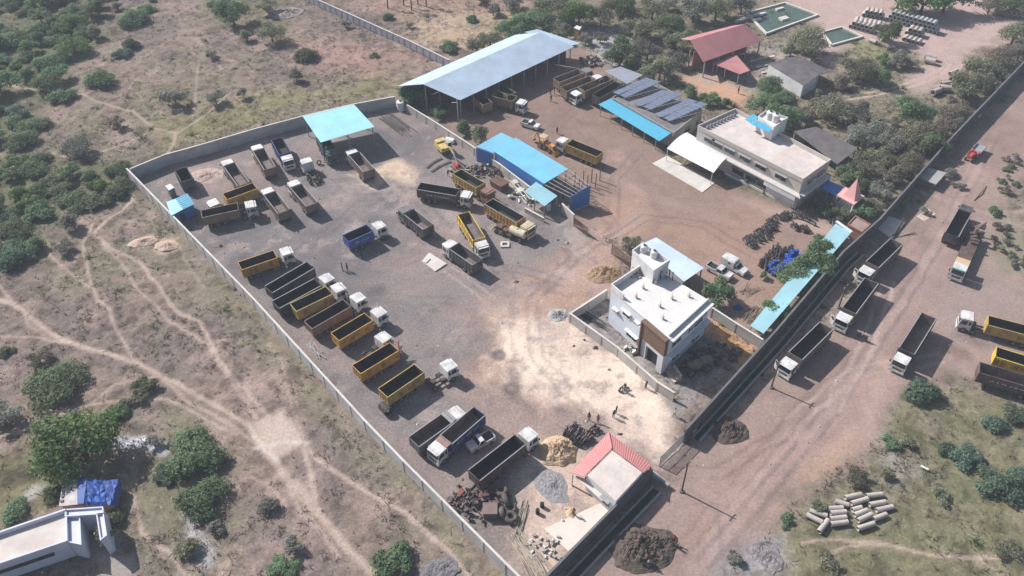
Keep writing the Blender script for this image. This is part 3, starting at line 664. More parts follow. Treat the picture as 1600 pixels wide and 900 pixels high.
T('ochre tipper truck with white cab cut by the right edge of the photo', (1632, 523), (1503, 489), 'ochre', gap=2.0)
T('bright yellow tipper trailer with tyres lying beside it, between two others', (1640, 575), (1556, 549), 'yellow', 'trailer')
T('dark maroon tipper trailer with white lettering, nearest of the three at the right edge', (1645, 607), (1530, 574), 'maroon', 'trailer', text=True, inner=BEDMUD)
T('tan tipper truck beside the big pale blue shed, farthest of the group', (870, 126), (922, 106), 'tan', cab='grey', gap=.8, inner=BEDMUD)
T('tan tipper truck with white cab between two others beside the big pale blue shed', (881, 140), (939, 117), 'tan', gap=.7, inner=BEDMUD)
T('tan tipper truck with white cab pointing the other way from its neighbours', (953, 121), (895, 146), 'tan', gap=.6, inner=BEDMUD)
T('dark flat tipper trailer beside the solar roofed building', (932, 151), (966, 131), 'dark', 'trailer')
T('white cabbed truck poking out of the big pale blue shed', (772, 147), (821, 159.5), 'tan', gap=.7)
T('brown tipper body with tall sides parked inside the big shed, left one', (744, 147), (762, 163), 'brown', 'trailer')
T('tan tipper body with open sides parked inside the big shed, right one', (775, 132), (800, 148), 'tan', 'trailer')
T('old yellow tipper truck with white cab beside the orange digger', (937, 241), (873, 215), 'ochre', gap=.8)
# -- lighter vehicles
def pickup(label, Rp, Fp, kind='pickup', col='white', group=None, cat='pickup', name=None):
    A = P(*Rp, .9); B = P(*Fp, .9); d = B-A; L0 = min(5.6, max(4.3, d.length)); yaw = math.atan2(d.y, d.x); c = (A+B)/2 - d.normalized()*L0/2
    root = thing(name or ('pickup_truck' if kind == 'pickup' else 'delivery_van'), label, cat, (c.x, c.y, 0), yaw, group); pm = paint(col, COL[col], .1); W = 1.75
    b = MB(); b.box((L0/2, 0, .62), (L0, W, .5)); b.box((L0-.75, 0, .97), (1.45, W*.94, .22))
    if kind == 'pickup':
        x0, x1 = .0, L0*.42
        for s in (-1, 1): b.box((x1/2, s*(W/2-.05), 1.02), (x1, .1, .34))
        b.box((.05, 0, 1.02), (.1, W, .34)); b.box((x1-.05, 0, 1.02), (.1, W, .34))
        b.box((x1/2, 0, .88), (x1-.2, W-.2, .03), mi=1)
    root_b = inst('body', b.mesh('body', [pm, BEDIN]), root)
    cx0 = L0*.42 if kind == 'pickup' else L0*.55; cx1 = L0-1.25
    b = MB()
    def trap(x0, x1, z0, z1, ins0, ins1, y=W/2*.95):
        k = len(b.v)
        for yy in (-y, y): b.v.extend([(x0, yy, z0), (x1, yy, z0), (x1-ins1, yy*.9, z1), (x0+ins0, yy*.9, z1)])
        for q in ((0, 1, 2, 3), (7, 6, 5, 4), (1, 5, 6, 2), (0, 3, 7, 4), (3, 2, 6, 7), (0, 4, 5, 1)): b.f.append(tuple(k+i for i in q)); b.m.append(0)
    trap(cx0, cx1, .86, 1.72, .12, .5)
    cb = inst('cab', b.mesh('cab', pm), root)
    b = MB(); y = W/2*.86
    b.quad((cx1-.02, -y, 1.0), (cx1-.02, y, 1.0), (cx1-.44, y*.92, 1.62), (cx1-.44, -y*.92, 1.62)); inst('windscreen', b.mesh('windscreen', GLASS), cb)
    for s in (-1, 1):
        b = MB(); yo = s*(W/2*.95+.015)
        b.quad((cx0+.2, yo, 1.08), (cx1-.25, yo, 1.08), (cx1-.5, yo*.92, 1.6), (cx0+.25, yo*.92, 1.6)); inst('side_window', b.mesh('side_window', GLASS), cb)
        b = MB(); b.box((L0+.01, s*W*.36, .78), (.05, .3, .16)); inst('headlight', b.mesh('headlight', LAMP), root_b)
    if kind == 'van':
        b = MB(); b.box((L0*.275+.02, 0, 1.42), (L0*.55, W*1.06, 1.35)); b.box((L0*.275, 0, 2.12), (L0*.55-.2, W*.9, .1)); inst('cargo_box', b.mesh('cargo_box', pm), root)
        for s in (-1, 1):
            b = MB(); b.box((L0*.36, s*W*.535, 1.6), (.5, .02, .35)); inst('window', b.mesh('window', GLASS), root)
    wheels(root, [.85, L0-.85], W/2+.02, .34, .22); return root
pickup('white double cab pickup driving across the brown yard', (816, 189.5), (842, 197.5))
pickup('white pickup with empty bed parked beside a white van', (1106, 412), (1143, 432))
pickup('white box van parked against the white pickup', (1130, 405), (1166, 425), 'van', cat='van')
pickup('small white pickup with dark bed parked in the shadow of the navy tipper', (766, 680), (735.5, 697))

# -- plant and odd vehicles
YEL = M('machine_yellow', (.6, .45, .16), .6, .3, 1.2, dust=.4); ORG = M('machine_orange', (.55, .27, .07), .6, .3, 1.2, dust=.35); REDP = M('machine_red', (.45, .05, .05), .5, .25, 1, dust=.2)
def at_yaw(a, b, z=0):
    A = P(*a, z); B = P(*b, z); d = B-A; return A, math.atan2(d.y, d.x), d.length
A, yaw, _ = at_yaw((694, 238), (718, 262))
t = thing('excavator_body', 'yellow excavator without tracks resting its red bucket on the scrap', 'excavator', (A.x, A.y, 0), yaw)
b = MB(); b.box((0, 0, .45), (2.4, 1.8, .7)); b.tube((0, 0, .8), (0, 0, 1.0), .8, .8, 14); inst('undercarriage', b.mesh('undercarriage', STEEL), t)
b = MB(); b.box((-.4, 0, 1.5), (3.4, 2.4, 1.0)); b.box((-1.5, 0, 2.1), (1.2, 2.3, .5)); hs = inst('house', b.mesh('house', YEL), t)
b = MB(); b.box((.7, .75, 2.3), (1.4, .9, 1.3)); cb = inst('cab', b.mesh('cab', M('machine_grey', (.4, .38, .34), .6, .2)), t)
b = MB(); b.box((1.41, .75, 2.4), (.02, .75, .9)); b.box((.7, 1.21, 2.4), (1.1, .02, .8)); inst('window', b.mesh('window', GLASS), cb)
b = MB(); b.tube((1, -.3, 1.6), (3.4, -.3, 3.3), .3, .26, 6); b.tube((3.4, -.3, 3.3), (5.2, -.3, 2.6), .26, .2, 6); inst('boom', b.mesh('boom', YEL), t)
b = MB(); b.tube((5.0, -.3, 2.9), (6.6, -.3, .9), .22, .16, 6); inst('arm', b.mesh('arm', PAINT_W), t)
b = MB(); b.prism([(5.7, -.9), (6.9, -.9), (6.9, .3), (5.7, .3)], .1, [.9, .7, .7, .9]); inst('bucket', b.mesh('bucket', REDP), t)
for lab, p, q in (('crawler track stretched on the gravel, one nearer the excavator', (668, 263), (692, 248)), ('crawler track curving on the gravel, one farther from the excavator', (675, 269), (706, 253))):
    A, yaw, ln = at_yaw(p, q); t = MB(); n = int(ln/.22)
    for i in range(n):
        u = i/n; t.box((ln*u, math.sin(u*3)*.35, .09+.05*(i % 2)), (.18, .55, .12), .3*math.cos(u*3))
    o = tag(inst('crawler_track', t.mesh('crawler_track', STEEL), None, (A.x, A.y, 0), (0, 0, yaw)), lab, 'track', 'crawler tracks laid out on the gravel')
A, yaw, _ = at_yaw((846, 228), (884, 249))
t = thing('backhoe_loader', 'orange backhoe loader beside the blue workshop roof', 'backhoe loader', (A.x, A.y, 0), yaw)
b = MB(); b.box((1.6, 0, 1.15), (3.4, .9, .9)); b.box((3.1, 0, 1.3), (1.4, 1.0, .8)); inst('body', b.mesh('body', ORG), t)
b = MB(); b.box((.6, 0, 2.75), (1.5, 1.5, .12), mi=1)
for x in (-.1, 1.3):
    for y in (-.68, .68): b.box((x, y, 2.0), (.1, .1, 1.4))
b.box((.6, 0, 1.5), (1.3, 1.3, .5)); cb = inst('cab', b.mesh('cab', [ORG, M('machine_tan', (.5, .4, .3), .7, .2)]), t)
wheels(t, [.5], 1.1, .75, .45); wheels(t, [3.2], 1.0, .5, .35)
b = MB()
for s in (-1, 1): b.tube((1.8, s*.6, 1.6), (4.6, s*.6, .7), .12, .12, 6)
inst('loader_arm', b.mesh('loader_arm', ORG), t)
b = MB(); b.prism([(4.4, -1.1), (5.2, -1.1), (5.2, 1.1), (4.4, 1.1)], .15, [.9, .3, .3, .9]); inst('loader_bucket', b.mesh('loader_bucket', ORG), t)
b = MB(); b.tube((-.4, 0, 1.1), (-1.4, 0, 2.9), .16, .14, 6); b.tube((-1.4, 0, 2.9), (-2.3, 0, 1.1), .14, .1, 6); b.box((-2.3, 0, .75), (.6, .7, .6)); inst('digging_arm', b.mesh('digging_arm', ORG), t)
A, yaw, _ = at_yaw((1096, 574), (1040, 592))
t = thing('wheel_loader', 'worn wheel loader with toothed bucket in the shade of the white building', 'wheel loader', (A.x, A.y, 0), yaw)
b = MB(); b.box((1.2, 0, 1.2), (2.6, 1.3, .9)); b.box((-.6, 0, 1.3), (1.6, 1.5, 1.1)); inst('body', b.mesh('body', M('machine_faded', (.2, .18, .13), .8, .4, 1.2, dust=.5)), t)
wheels(t, [-.3, 2.6], 1.25, .75, .5)
b = MB()
for s in (-1, 1): b.tube((1.6, s*.5, 1.6), (4.6, s*.5, .8), .15, .15, 6)
inst('loader_arm', b.mesh('loader_arm', RUST), t)
b = MB(); k = len(b.v); b.box((4.5, 0, .8), (.12, 2.6, 1.3), 0); b.box((5.1, 0, .2), (1.3, 2.6, .1)); 
for s in (-1, 1): b.box((4.95, s*1.28, .6), (1.0, .06, .9))
for q in range(8): b.box((5.85, -1.15+q*.33, .2), (.25, .12, .09))
inst('bucket', b.mesh('bucket', M('bucket_steel', (.5, .42, .36), .7, .25, 1)), t)
# crane lorry
A, yaw, ln = at_yaw((1529, 353), (1498, 423), 2.6); A.z = 0
t = thing('crane_lorry', 'rusty crane lorry with white and teal cab and tan box behind it', 'truck', A, yaw)
inst('chassis', chassis_mesh(ln-.3), t, (.15, 0, 0)); wheels(t, [ln-1.1, 1.2, 2.5], 1.25, .52)
c = cab_parts(t, ln, 'white', 2.35)
b = MB(); b.box((1.97, 0, 2.72), (.2, 2.1, .22), pitch=0); inst('sun_visor', b.mesh('sun_visor', M('teal_paint', (.05, .3, .25), .5, .1)), c)
b = MB(); b.box((ln-2.9, 0, 1.95), (1.7, 2.3, 1.5)); inst('tool_box', b.mesh('tool_box', M('tan_paint', (.55, .38, .24), .7, .15, dust=.2)), t)
b = MB(); b.box((ln/2-1.5, 0, 1.25), (ln-4.2, 2.4, .5))
for i in range(5): b.box((.8+i*.9, random.uniform(-.6, .6), 1.7), (.6, 1.2, .6), random.random())
inst('flatbed', b.mesh('flatbed', M('rust_dark', (.085, .05, .042), .85, .4, 1.2, dust=.35)), t)
b = MB(); b.tube((1.6, 0, 1.5), (2.0, 0, 3.4), .4, .3, 8); b.tube((2.0, 0, 3.4), (-1.2, .9, 3.0), .3, .2, 6); b.tube((-1.2, .9, 3.0), (-.6, -.6, 1.6), .2, .15, 6); b.box((-.8, -.9, 1.4), (.8, 1.5, .5)); inst('crane_boom', b.mesh('crane_boom', M('faded_pink', (.24, .15, .14), .8, .3, dust=.3)), t)
# old tractor truck with pale tank
A, yaw, ln = at_yaw((774, 351), (823, 372), 1.2); A.z = 0
t = thing('tanker_wagon', 'old brown chassis with a pale yellow tank beside the orange tipper', 'tanker', A, yaw)
inst('chassis', chassis_mesh(ln), t); wheels(t, [.8, 2.2, ln-1.0], 1.0, .48)
b = MB(); b.box((2.6, 0, 1.1), (.9, 1.6, .8)); b.box((1.2, 0, 1.2), (1.3, 1.3, .7)); b.tube((.5, 0, 1.2), (2.2, .3, 1.7), .25, .2, 8); inst('machinery', b.mesh('machinery', RUST), t)
b = MB(); b.tube((ln*.5, 0, 1.75), (ln*.95, 0, 1.75), .8, .8, 14); b.tube((ln*.7, 0, 2.5), (ln*.7, 0, 2.65), .25, .25, 10); inst('tank', b.mesh('tank', paint('cream', COL['cream'])), t)
# farm tractor and trailer on the road
A, yaw, _ = at_yaw((1520, 246), (1511, 253))
t = thing('farm_tractor', 'small red farm tractor on the road pulling a grey trailer', 'tractor', (A.x, A.y, 0), yaw)
b = MB(); b.box((1.5, 0, 1.1), (1.9, .7, .7)); b.box((.2, 0, 1.0), (1.2, .8, .4))
for s in (-1, 1): b.box((.1, s*.75, 1.55), (1.3, .4, .1))
b.box((.1, 0, 1.4), (.5, .5, .5)); inst('body', b.mesh('body', REDP), t); wheels(t, [.1], 1.0, .7, .4); wheels(t, [2.0], .8, .4, .25)
A, yaw, _ = at_yaw((1530, 235), (1521, 245))
t = thing('farm_trailer', 'grey flat farm trailer behind the red tractor', 'trailer', (A.x, A.y, 0), yaw)
b = MB(); b.box((1.3, 0, .95), (3.6, 2.0, .1))
for s in (-1, 1): b.box((1.3, s*1.0, 1.2), (3.6, .06, .45))
b.tube((3.1, 0, .8), (4.6, 0, .7), .06, .06, 6); inst('deck', b.mesh('deck', GREY_ST), t); wheels(t, [.9], 1.0, .42, .25)

# ------------------------------------------------------------ motorbikes, drums, tyres, pipes
BK = [M('bike_black', (.02, .02, .022), .4, .2, dust=.2), M('bike_chrome', (.35, .35, .36), .35, .1, metal=.6), M('bike_maroon', (.12, .03, .03), .4, .2, dust=.15)]
def bike_mesh(c):
    b = MB()
    b.tube((0, 0, .72), (.5, 0, .82), .13, .17, 8, 2 if c else 0); b.box((-.3, 0, .8), (.75, .24, .1), mi=0); b.box((.1, 0, .45), (.45, .28, .36), mi=1)
    b.tube((.68, 0, .3), (.5, 0, .98), .05, .05, 6, 1); b.tube((.48, -.36, 1.0), (.48, .36, 1.0), .025, .025, 6, 0); b.box((.62, 0, .88), (.14, .2, .2), mi=1)
    b.tube((-.6, .14, .34), (.1, .16, .34), .05, .05, 6, 1); b.box((-.72, 0, .68), (.35, .14, .06), mi=0)
    return b.mesh('frame', BK)
bw = MB(); bw.tube((0, -.055, 0), (0, .055, 0), .31, .31, 14, 0); bw.tube((0, -.07, 0), (0, .07, 0), .12, .12, 8, 1); bwm = bw.mesh('wheel', [TYRE, BK[1]])
bms = [bike_mesh(0), bike_mesh(1)]
def bike(p, yaw, label, grp, k=0):
    r = thing('motorbike', label, 'motorbike', (p[0], p[1], 0), yaw, grp)
    f = inst('frame', bms[k % 2], r, rot=(R_(9), 0, 0)); inst('wheel', bwm, r, (.68, -.02, .31), (R_(9), 0, 0)); inst('wheel', bwm, r, (-.62, -.02, .31), (R_(9), 0, 0))
def bike_line(px, nb, label, grp, yaw0, jit=.25):
    W = PP(px); L_ = [0]
    for i in range(len(W)-1): L_.append(L_[-1] + (W[i+1]-W[i]).length)
    for q in range(nb):
        s = (q+.5)/nb*L_[-1]; i = max(j for j in range(len(W)-1) if L_[j] <= s); u = (s-L_[i])/(L_[i+1]-L_[i]); p = W[i].lerp(W[i+1], u)
        bike((p.x+random.uniform(-jit, jit), p.y+random.uniform(-jit, jit)), yaw0+random.uniform(-.25, .25), label, grp, random.randrange(2))
G1 = 'motorbikes parked in the brown yard'
bike_line([(1164, 381), (1180, 374), (1194, 362), (1205, 350), (1222, 341), (1238, 338)], 27, 'motorbike in the long curved double line across the brown yard', G1, 2.2, .5)
bike_line([(1166, 386), (1188, 376), (1200, 366), (1206, 354)], 12, 'motorbike in the long curved double line across the brown yard', G1, 2.2, .5)
bike_line([(1238, 357), (1262, 362)], 8, 'motorbike in the short row in front of the garden kerb', G1, 1.9, .3); bike_line([(1246, 335), (1266, 350)], 9, 'motorbike in the slanting row by the office corner', G1, 2.4, .4)
bike_line([(1292, 342), (1308, 358)], 7, 'motorbike parked in the garden shade', G1, 1.5, .4)
for r in range(6):
    bike_line([(1184+r*5, 412-r*5), (1206+r*3, 424-r*5)], 6, 'motorbike in the dense parked block beside the blue drums', G1, 1.2, .3)
bike_line([(1214, 398), (1238, 390)], 8, 'motorbike in the short row above the blue drums', G1, 1.3, .35)
bike_line([(880, 672), (895, 684), (912, 695)], 9, 'motorbike in the double row beside the guard house', 'motorbikes beside the guard house', 1.0, .25); bike_line([(892, 666), (908, 680), (922, 692)], 9, 'motorbike in the double row beside the guard house', 'motorbikes beside the guard house', 1.0, .25)
bike_line([(922, 668), (930, 676)], 2, 'motorbike standing apart in front of the guard house', 'motorbikes beside the guard house', .6, .1)
bike_line([(1016, 888), (1010, 881)], 1, 'motorbike beside the heap of dark soil at the lower edge', None, .2, 0)
bike_line([(1052, 850), (1058, 856)], 1, 'motorbike with a red shirted rider standing by the heap of dark soil', None, -.6, 0)
p = P(1346, 530); bike((p.x, p.y), 2.2, 'motorbike riding between the parked trucks on the road', None)
bike_line([(968, 607), (976, 609)], 1, 'motorbike alone on the pale sandy ground', None, .5, 0)
DRB = M('drum_blue_plastic', (.03, .09, .42), .45, .2, 1, dust=.08); DRK = M('drum_black', (.02, .02, .022), .6, .2)
def drum_mesh(m):
    b = MB(); b.tube((0, 0, 0), (0, 0, .9), .29, .29, 12)
    for z in (.3, .6): b.tube((0, 0, z), (0, 0, z+.04), .305, .305, 12)
    b.tube((.12, 0, .9), (.12, 0, .93), .05, .05, 6); return b.mesh('plastic_drum', m)
dm = drum_mesh(DRB); dl = MB(); dl.tube((-.45, 0, .29), (.45, 0, .29), .29, .29, 12); dl.tube((-.15, 0, .29), (-.11, 0, .29), .305, .305, 12); dl.tube((.15, 0, .29), (.19, 0, .29), .305, .305, 12); dlm = dl.mesh('plastic_drum', DRB)
for (x, y), nx_, ny_, lab in (((1206, 430), 7, 4, 'blue plastic drum in the wider pile beside the parked motorbikes'), ((1233, 417), 4, 5, 'blue plastic drum in the narrow pile nearest the blue lean-to')):
    o = P(x, y)
    for i in range(nx_):
        for j in range(ny_):
            for k in range(2):
                if k and random.random() < .45: continue
                tag(inst('plastic_drum', dm, None, (o.x + i*.62 + .1*k + random.uniform(-.1, .1), o.y + j*.64 + random.uniform(-.1, .1), k*.92), (random.uniform(-.05, .05), random.uniform(-.05, .05), random.random()*6)), lab, 'drum', 'blue drums by the motorbikes')
dk = drum_mesh(DRK)
for (x, y), lab in (((847, 792), 'black open drum on the pale slab, right one of two'), ((840, 802), 'black open drum on the pale slab, left one of two')):
    o = P(x, y); tag(inst('oil_drum', dk, None, (o.x, o.y, 0)), lab, 'drum', 'black drums on the pale ground')
def tyre_mesh(r, wd):
    b = MB(); n = 20; m = 10; k0 = len(b.v)
    for i in range(n):
        a = 2*math.pi*i/n
        for j in range(m):
            t = 2*math.pi*j/m; rr = r - wd*.45 + wd*.45*math.cos(t); b.v.append((rr*math.cos(a), rr*math.sin(a), wd/2*math.sin(t)*1.1))
    for i in range(n):
        for j in range(m): b.f.append((k0+i*m+j, k0+((i+1) % n)*m+j, k0+((i+1) % n)*m+(j+1) % m, k0+i*m+(j+1) % m)); b.m.append(0)
    return b.mesh('tyre', M('old_tyre', (.07, .062, .06), .9, .3, 2, dust=.5))
bigt = tyre_mesh(.98, .7); midt = tyre_mesh(.55, .3)
for (x, y), z, rx, lab in (((783.5, 773), .95, .1, 'huge dusty tyre lying on another, topmost of the tyre heap'), ((783.5, 773), .4, 0, 'huge dusty tyre under the topmost tyre of the heap'), ((791, 787), .9, 1.25, 'huge tyre leaning upright in the middle of the tyre heap'), ((796.5, 797.5), .5, .15, 'huge tyre with a deep hole, right of the rusty box'),
                           ((798.5, 812), .6, .1, 'huge tyre lying flat, nearest one of the tyre heap'), ((787, 806), .6, 1.1, 'huge tyre tilted between the flat tyres and the rusty box')):
    o = P(x, y); tag(inst('loader_tyre', bigt, None, (o.x, o.y, z), (rx, .1, random.random()*3)), lab, 'tyre', 'huge old tyres beside the scrap heap')
for (x, y), lab in (((1560, 562), 'lorry tyre lying on the ground, left one beside the yellow trailer'), ((1584, 571), 'lorry tyre lying on the ground, second from the left beside the yellow trailer'), ((1597, 576), 'lorry tyre lying on the ground at the photo edge beside the yellow trailer')):
    o = P(x, y); tag(inst('lorry_tyre', midt, None, (o.x, o.y, .17)), lab, 'tyre', 'tyres beside the yellow trailer')
for i in range(3):
    o = P(362+5*i, 264+2*i, 1.4); tag(inst('lorry_tyre', midt, None, (o.x, o.y, 1.4)), 'old tyre lying in the bed of the pale cabbed tipper', 'tyre', 'tyres in a tipper bed')
o = P(499, 257); tag(inst('lorry_tyre', midt, None, (o.x, o.y, .55), (1.35, 0, .5)), 'tyre propped up beside the lone white truck head', 'tyre')
PIPEM = M('cement_pipe', (.46, .41, .38), .9, .25, .8, dust=.3, dustc=(.3, .25, .22)); PIPEG = M('cement_pipe_grey', (.4, .42, .43), .9, .2, .8, dust=.2)
def pipe_obj(a, b, r, z, lab, grp, m=PIPEM, n=14):
    A = Vector((a[0], a[1], z)); B = Vector((b[0], b[1], z)); c = (A+B)/2; d = B-A
    q = cached(('pipe', round(d.length, 1), round(r, 2), m.name), lambda: MB().pipe((-round(d.length, 1)/2, 0, 0), (round(d.length, 1)/2, 0, 0), r, r*.16, n).mesh('concrete_pipe', m))
    return tag(inst('concrete_pipe', q, None, c, (0, 0, math.atan2(d.y, d.x))), lab, 'pipe', grp)
FP = [((265, 460), (345, 490), 'uppermost of the three pipes at the left end of the pipe heap'), ((255, 492), (365, 525), 'middle of the three pipes at the left end of the pipe heap'), ((235, 515), (335, 565), 'lowest of the three pipes at the left end of the pipe heap'), ((372, 550), (315, 625), 'cement pipe pointing down across the left end of the pipe heap'),
      ((370, 480), (465, 475), 'uppermost of four stacked side by side cement pipes'), ((385, 508), (485, 500), 'second of four side by side cement pipes'), ((385, 545), (485, 533), 'third of four side by side cement pipes'), ((388, 577), (495, 563), 'lowest of four side by side cement pipes'),
      ((415, 432), (500, 458), 'broken grey cement pipe at the top of the heap'), ((475, 412), (580, 390), 'cement pipe, first of the two at the top middle of the heap'), ((515, 448), (620, 418), 'cement pipe just below the top middle one'), ((610, 400), (710, 390), 'cement pipe at the top right of the heap'),
      ((630, 455), (730, 438), 'cement pipe below the top right one'), ((672, 490), (775, 468), 'cement pipe reaching farthest right in the heap'), ((520, 490), (582, 472), 'short cement pipe in the middle of the heap'), ((535, 520), (617, 490), 'cement pipe under the short middle one'),
      ((558, 555), (645, 515), 'cement pipe slanting in the lower middle of the heap'), ((655, 545), (735, 515), 'cement pipe with a jagged end at the lower right'), ((555, 605), (658, 572), 'lowest cement pipe of the heap')]
for a, b, lab in FP: pipe_obj(P(1200+a[0]/4, 675+a[1]/4+2), P(1200+b[0]/4, 675+b[1]/4+2), .36, .36, lab, 'cement pipes on the grass by the road')
pipe_obj(P(1438, 729), P(1450, 735), .17, .17, 'thin white pipe lying alone in the grass', None, M('white_pipe', (.7, .7, .66), .6, .1))
def pipe_rack(p0, p1, cnt, rows, label, r=.55, ln=2.4, m=PIPEG):
    A = P(*p0); B = P(*p1); d = (B-A).normalized(); nrm = Vector((-d.y, d.x, 0)); sp = r*2.08
    for k in range(rows):
        for i in range(cnt-k):
            c = A + d*(sp*(i+k*.5)); pipe_obj(c-nrm*ln/2, c+nrm*ln/2, r, r+k*r*1.73, label, 'cement pipes in the far pipe yard', m, 12)
A = P(1388, 31); n_r = int((P(1476, 56)-A).length/1.145)
pipe_rack((1388, 31), (1476, 56), n_r, 3, 'grey cement pipe in the long three-high rack under the big trees')
pipe_rack((1350, 24), (1384, 30), 5, 2, 'cement pipe in the short pile at the left end of the long rack', m=PIPEM)
pipe_rack((1331, 42), (1366, 52), 6, 2, 'pale cement pipe in the pile next to the small pond', m=PIPEM); pipe_rack((1338, 34), (1370, 40), 6, 1, 'pale cement pipe in the second row next to the small pond', m=PIPEM)
pipe_rack((1414, 62), (1442, 70), 4, 1, 'pale cement pipe in the front row of the pile right of the round green tree', m=PIPEM); pipe_rack((1418, 52), (1442, 58), 4, 2, 'pale cement pipe in the back row of the pile right of the round green tree', m=PIPEM)
pipe_rack((1556, 23), (1592, 28), 6, 2, 'pale cement pipe in the pile at the top right corner', m=PIPEM)
for a, b, r, lab in (((1444, 91), (1461, 95), .75, 'big cement pipe beside the dirt track, rear one of two'), ((1444, 97), (1460, 101), .75, 'big cement pipe beside the dirt track, front one of two'), ((1467, 142), (1484, 143), .8, 'big cement pipe under the trees by the roadside wall'), ((1456, 149), (1467, 145), .7, 'dark mouthed cement pipe left of the big one'),
                     ((1470, 134), (1484, 132), .5, 'thin cement pipe lying above the big one'), ((1484, 127), (1494, 122), .55, 'cement pipe in the pair near the dirt track, left one'), ((1490, 131), (1499, 126), .55, 'cement pipe in the pair near the dirt track, right one'), ((1483, 118), (1494, 113), .5, 'cement pipe half hidden by the leaning tree'), ((1358, 65), (1368, 69), .5, 'single pale cement pipe below the round green tree'), ((1508, 101), (1527, 95), .45, 'long pale cement pipe near the tree by the wall')):
    A = P(*a); B = P(*b); pipe_obj(A, B, r, r, lab, 'cement pipes scattered by the dirt track')
# ------------------------------------------------------------ buildings
def sheetm(nm, rgb, rough=.5): return M('sheet_'+nm, rgb, rough, .14, .5, dust=.22, streak=(.5, .5, .5), spec=.4)
S_PALE = sheetm('pale_blue', (.47, .58, .70)); S_SKY = sheetm('sky_blue', (.30, .62, .74)); S_BLUE = sheetm('bright_blue', (.15, .45, .63)); S_DEEP = sheetm('deep_blue', (.03, .16, .46)); S_GREY = sheetm('light_grey', (.5, .52, .55)); S_AQUA = sheetm('aqua', (.25, .46, .53))
S_RED = M('sheet_red', (.52, .2, .2), .6, .12, .5, dust=.25, dustc=(.5, .28, .26)); S_MAROON = M('sheet_dull_red', (.40, .16, .17), .8, .15, .4, dust=.5, dustc=(.46, .25, .25)); S_ASB = M('sheet_asbestos', (.1, .095, .1), .9, .3, .6, dust=.3)
def cxy(W): return (sum(p.x for p in W)/len(W), sum(p.y for p in W)/len(W))
def posts(root, pts, z, r=.09, m=None, nm='post'):
    for p in pts:
        b = MB(); b.box((p[0], p[1], z/2), (r*2, r*2, z)); b.build(nm, m or GREY_ST, root)
def lerp(a, b, t): return a + (b-a)*t
def window(root, A, B, t, wd, z0, z1, frame=None, cen=None, deep=.06):
    """A, B: the facade's ends; a proud frame with a dark pane"""
    A = Vector((A[0], A[1])); B = Vector((B[0], B[1])); d = (B-A).normalized(); nrm = Vector((d.y, -d.x)); c = A.lerp(B, t)
    if cen is not None and nrm.dot(c-Vector(cen)) < 0: nrm = -nrm
    ya = math.atan2(d.y, d.x); h = z1-z0; zc = (z0+z1)/2; b = MB(); q = c + nrm*deep/2
    for s in (-1, 1):
        e = q + d*s*(wd/2); b.box((e.x, e.y, zc), (.1, deep+.1, h+.1), ya); b.box((q.x, q.y, zc+s*h/2), (wd, deep+.1, .1), ya)
    b.box((q.x, q.y, zc), (.06, deep+.06, h), ya); b.box((q.x+nrm.x*.25, q.y+nrm.y*.25, z1+.12), (wd+.4, .55, .08), ya)
    f = b.build('window', frame or GREY_ST, root)
    b = MB(); e = c + nrm*.03; b.box((e.x, e.y, zc), (wd, .05, h), ya); b.build('pane', GLASS, f)
def block(name, label, cat, px, z, wm, rm, par=.8, pt=.2, group=None):
    W = PP(px, z); root = wthing(name, label, cat, W, group); b = MB()
    b.prism(W, 0, z-par); b.build('wall', wm, root)
    cx, cy = cxy(W); inn = [Vector((p.x + (cx-p.x)*.02, p.y + (cy-p.y)*.02, 0)) for p in W]
    b = MB(); b.prism(inn, z-par+.01, z-par+.06); b.build('roof', rm, root)
    if par > .1:
        b = MB(); b.wall([(p.x, p.y) for p in W] + [(W[0].x, W[0].y), ], par+.02, pt, z-par); b.build('parapet', wm, root)
    return root, W
def shed(name, label, px, zs, m, ribs, posts_on=(), pm=None, walls=(), wm=None, group=None, cat='shed', rafters=0):
    zs = zs if hasattr(zs, '__len__') else [zs]*4
    W = [P(a, b_, z) for (a, b_), z in zip(px, zs)]; root = wthing(name, label, cat, W, group)
    b = MB(); b.sheet(*W, ribs=ribs); b.build('roof', m, root); cx, cy = cxy(W)
    for i, t in posts_on:
        p = W[i].lerp(W[(i+1) % 4], t); p = p.lerp(Vector((cx, cy, p.z)), .03); posts(root, [p], p.z-.1, pm or .09)
    for i in walls:
        a = W[i].lerp(Vector((cx, cy, W[i].z)), .04); c = W[(i+1) % 4].lerp(Vector((cx, cy, W[(i+1) % 4].z)), .04); d = (c-a); nr = Vector((-d.y, d.x, 0)).normalized()*.08
        b = MB(); b.prism([a-nr, c-nr, c+nr, a+nr], 0, [a.z-.1, c.z-.1, c.z-.1, a.z-.1]); b.build('wall', wm or m, root)
    for k in range(rafters):
        a = W[0].lerp(W[3], (k+.5)/rafters) - Vector((0, 0, .2)); c = W[1].lerp(W[2], (k+.5)/rafters) - Vector((0, 0, .2)); b = MB(); b.tube(a, c, .07, .07, 6); b.build('rafter', GREY_ST, root)
    return root, W
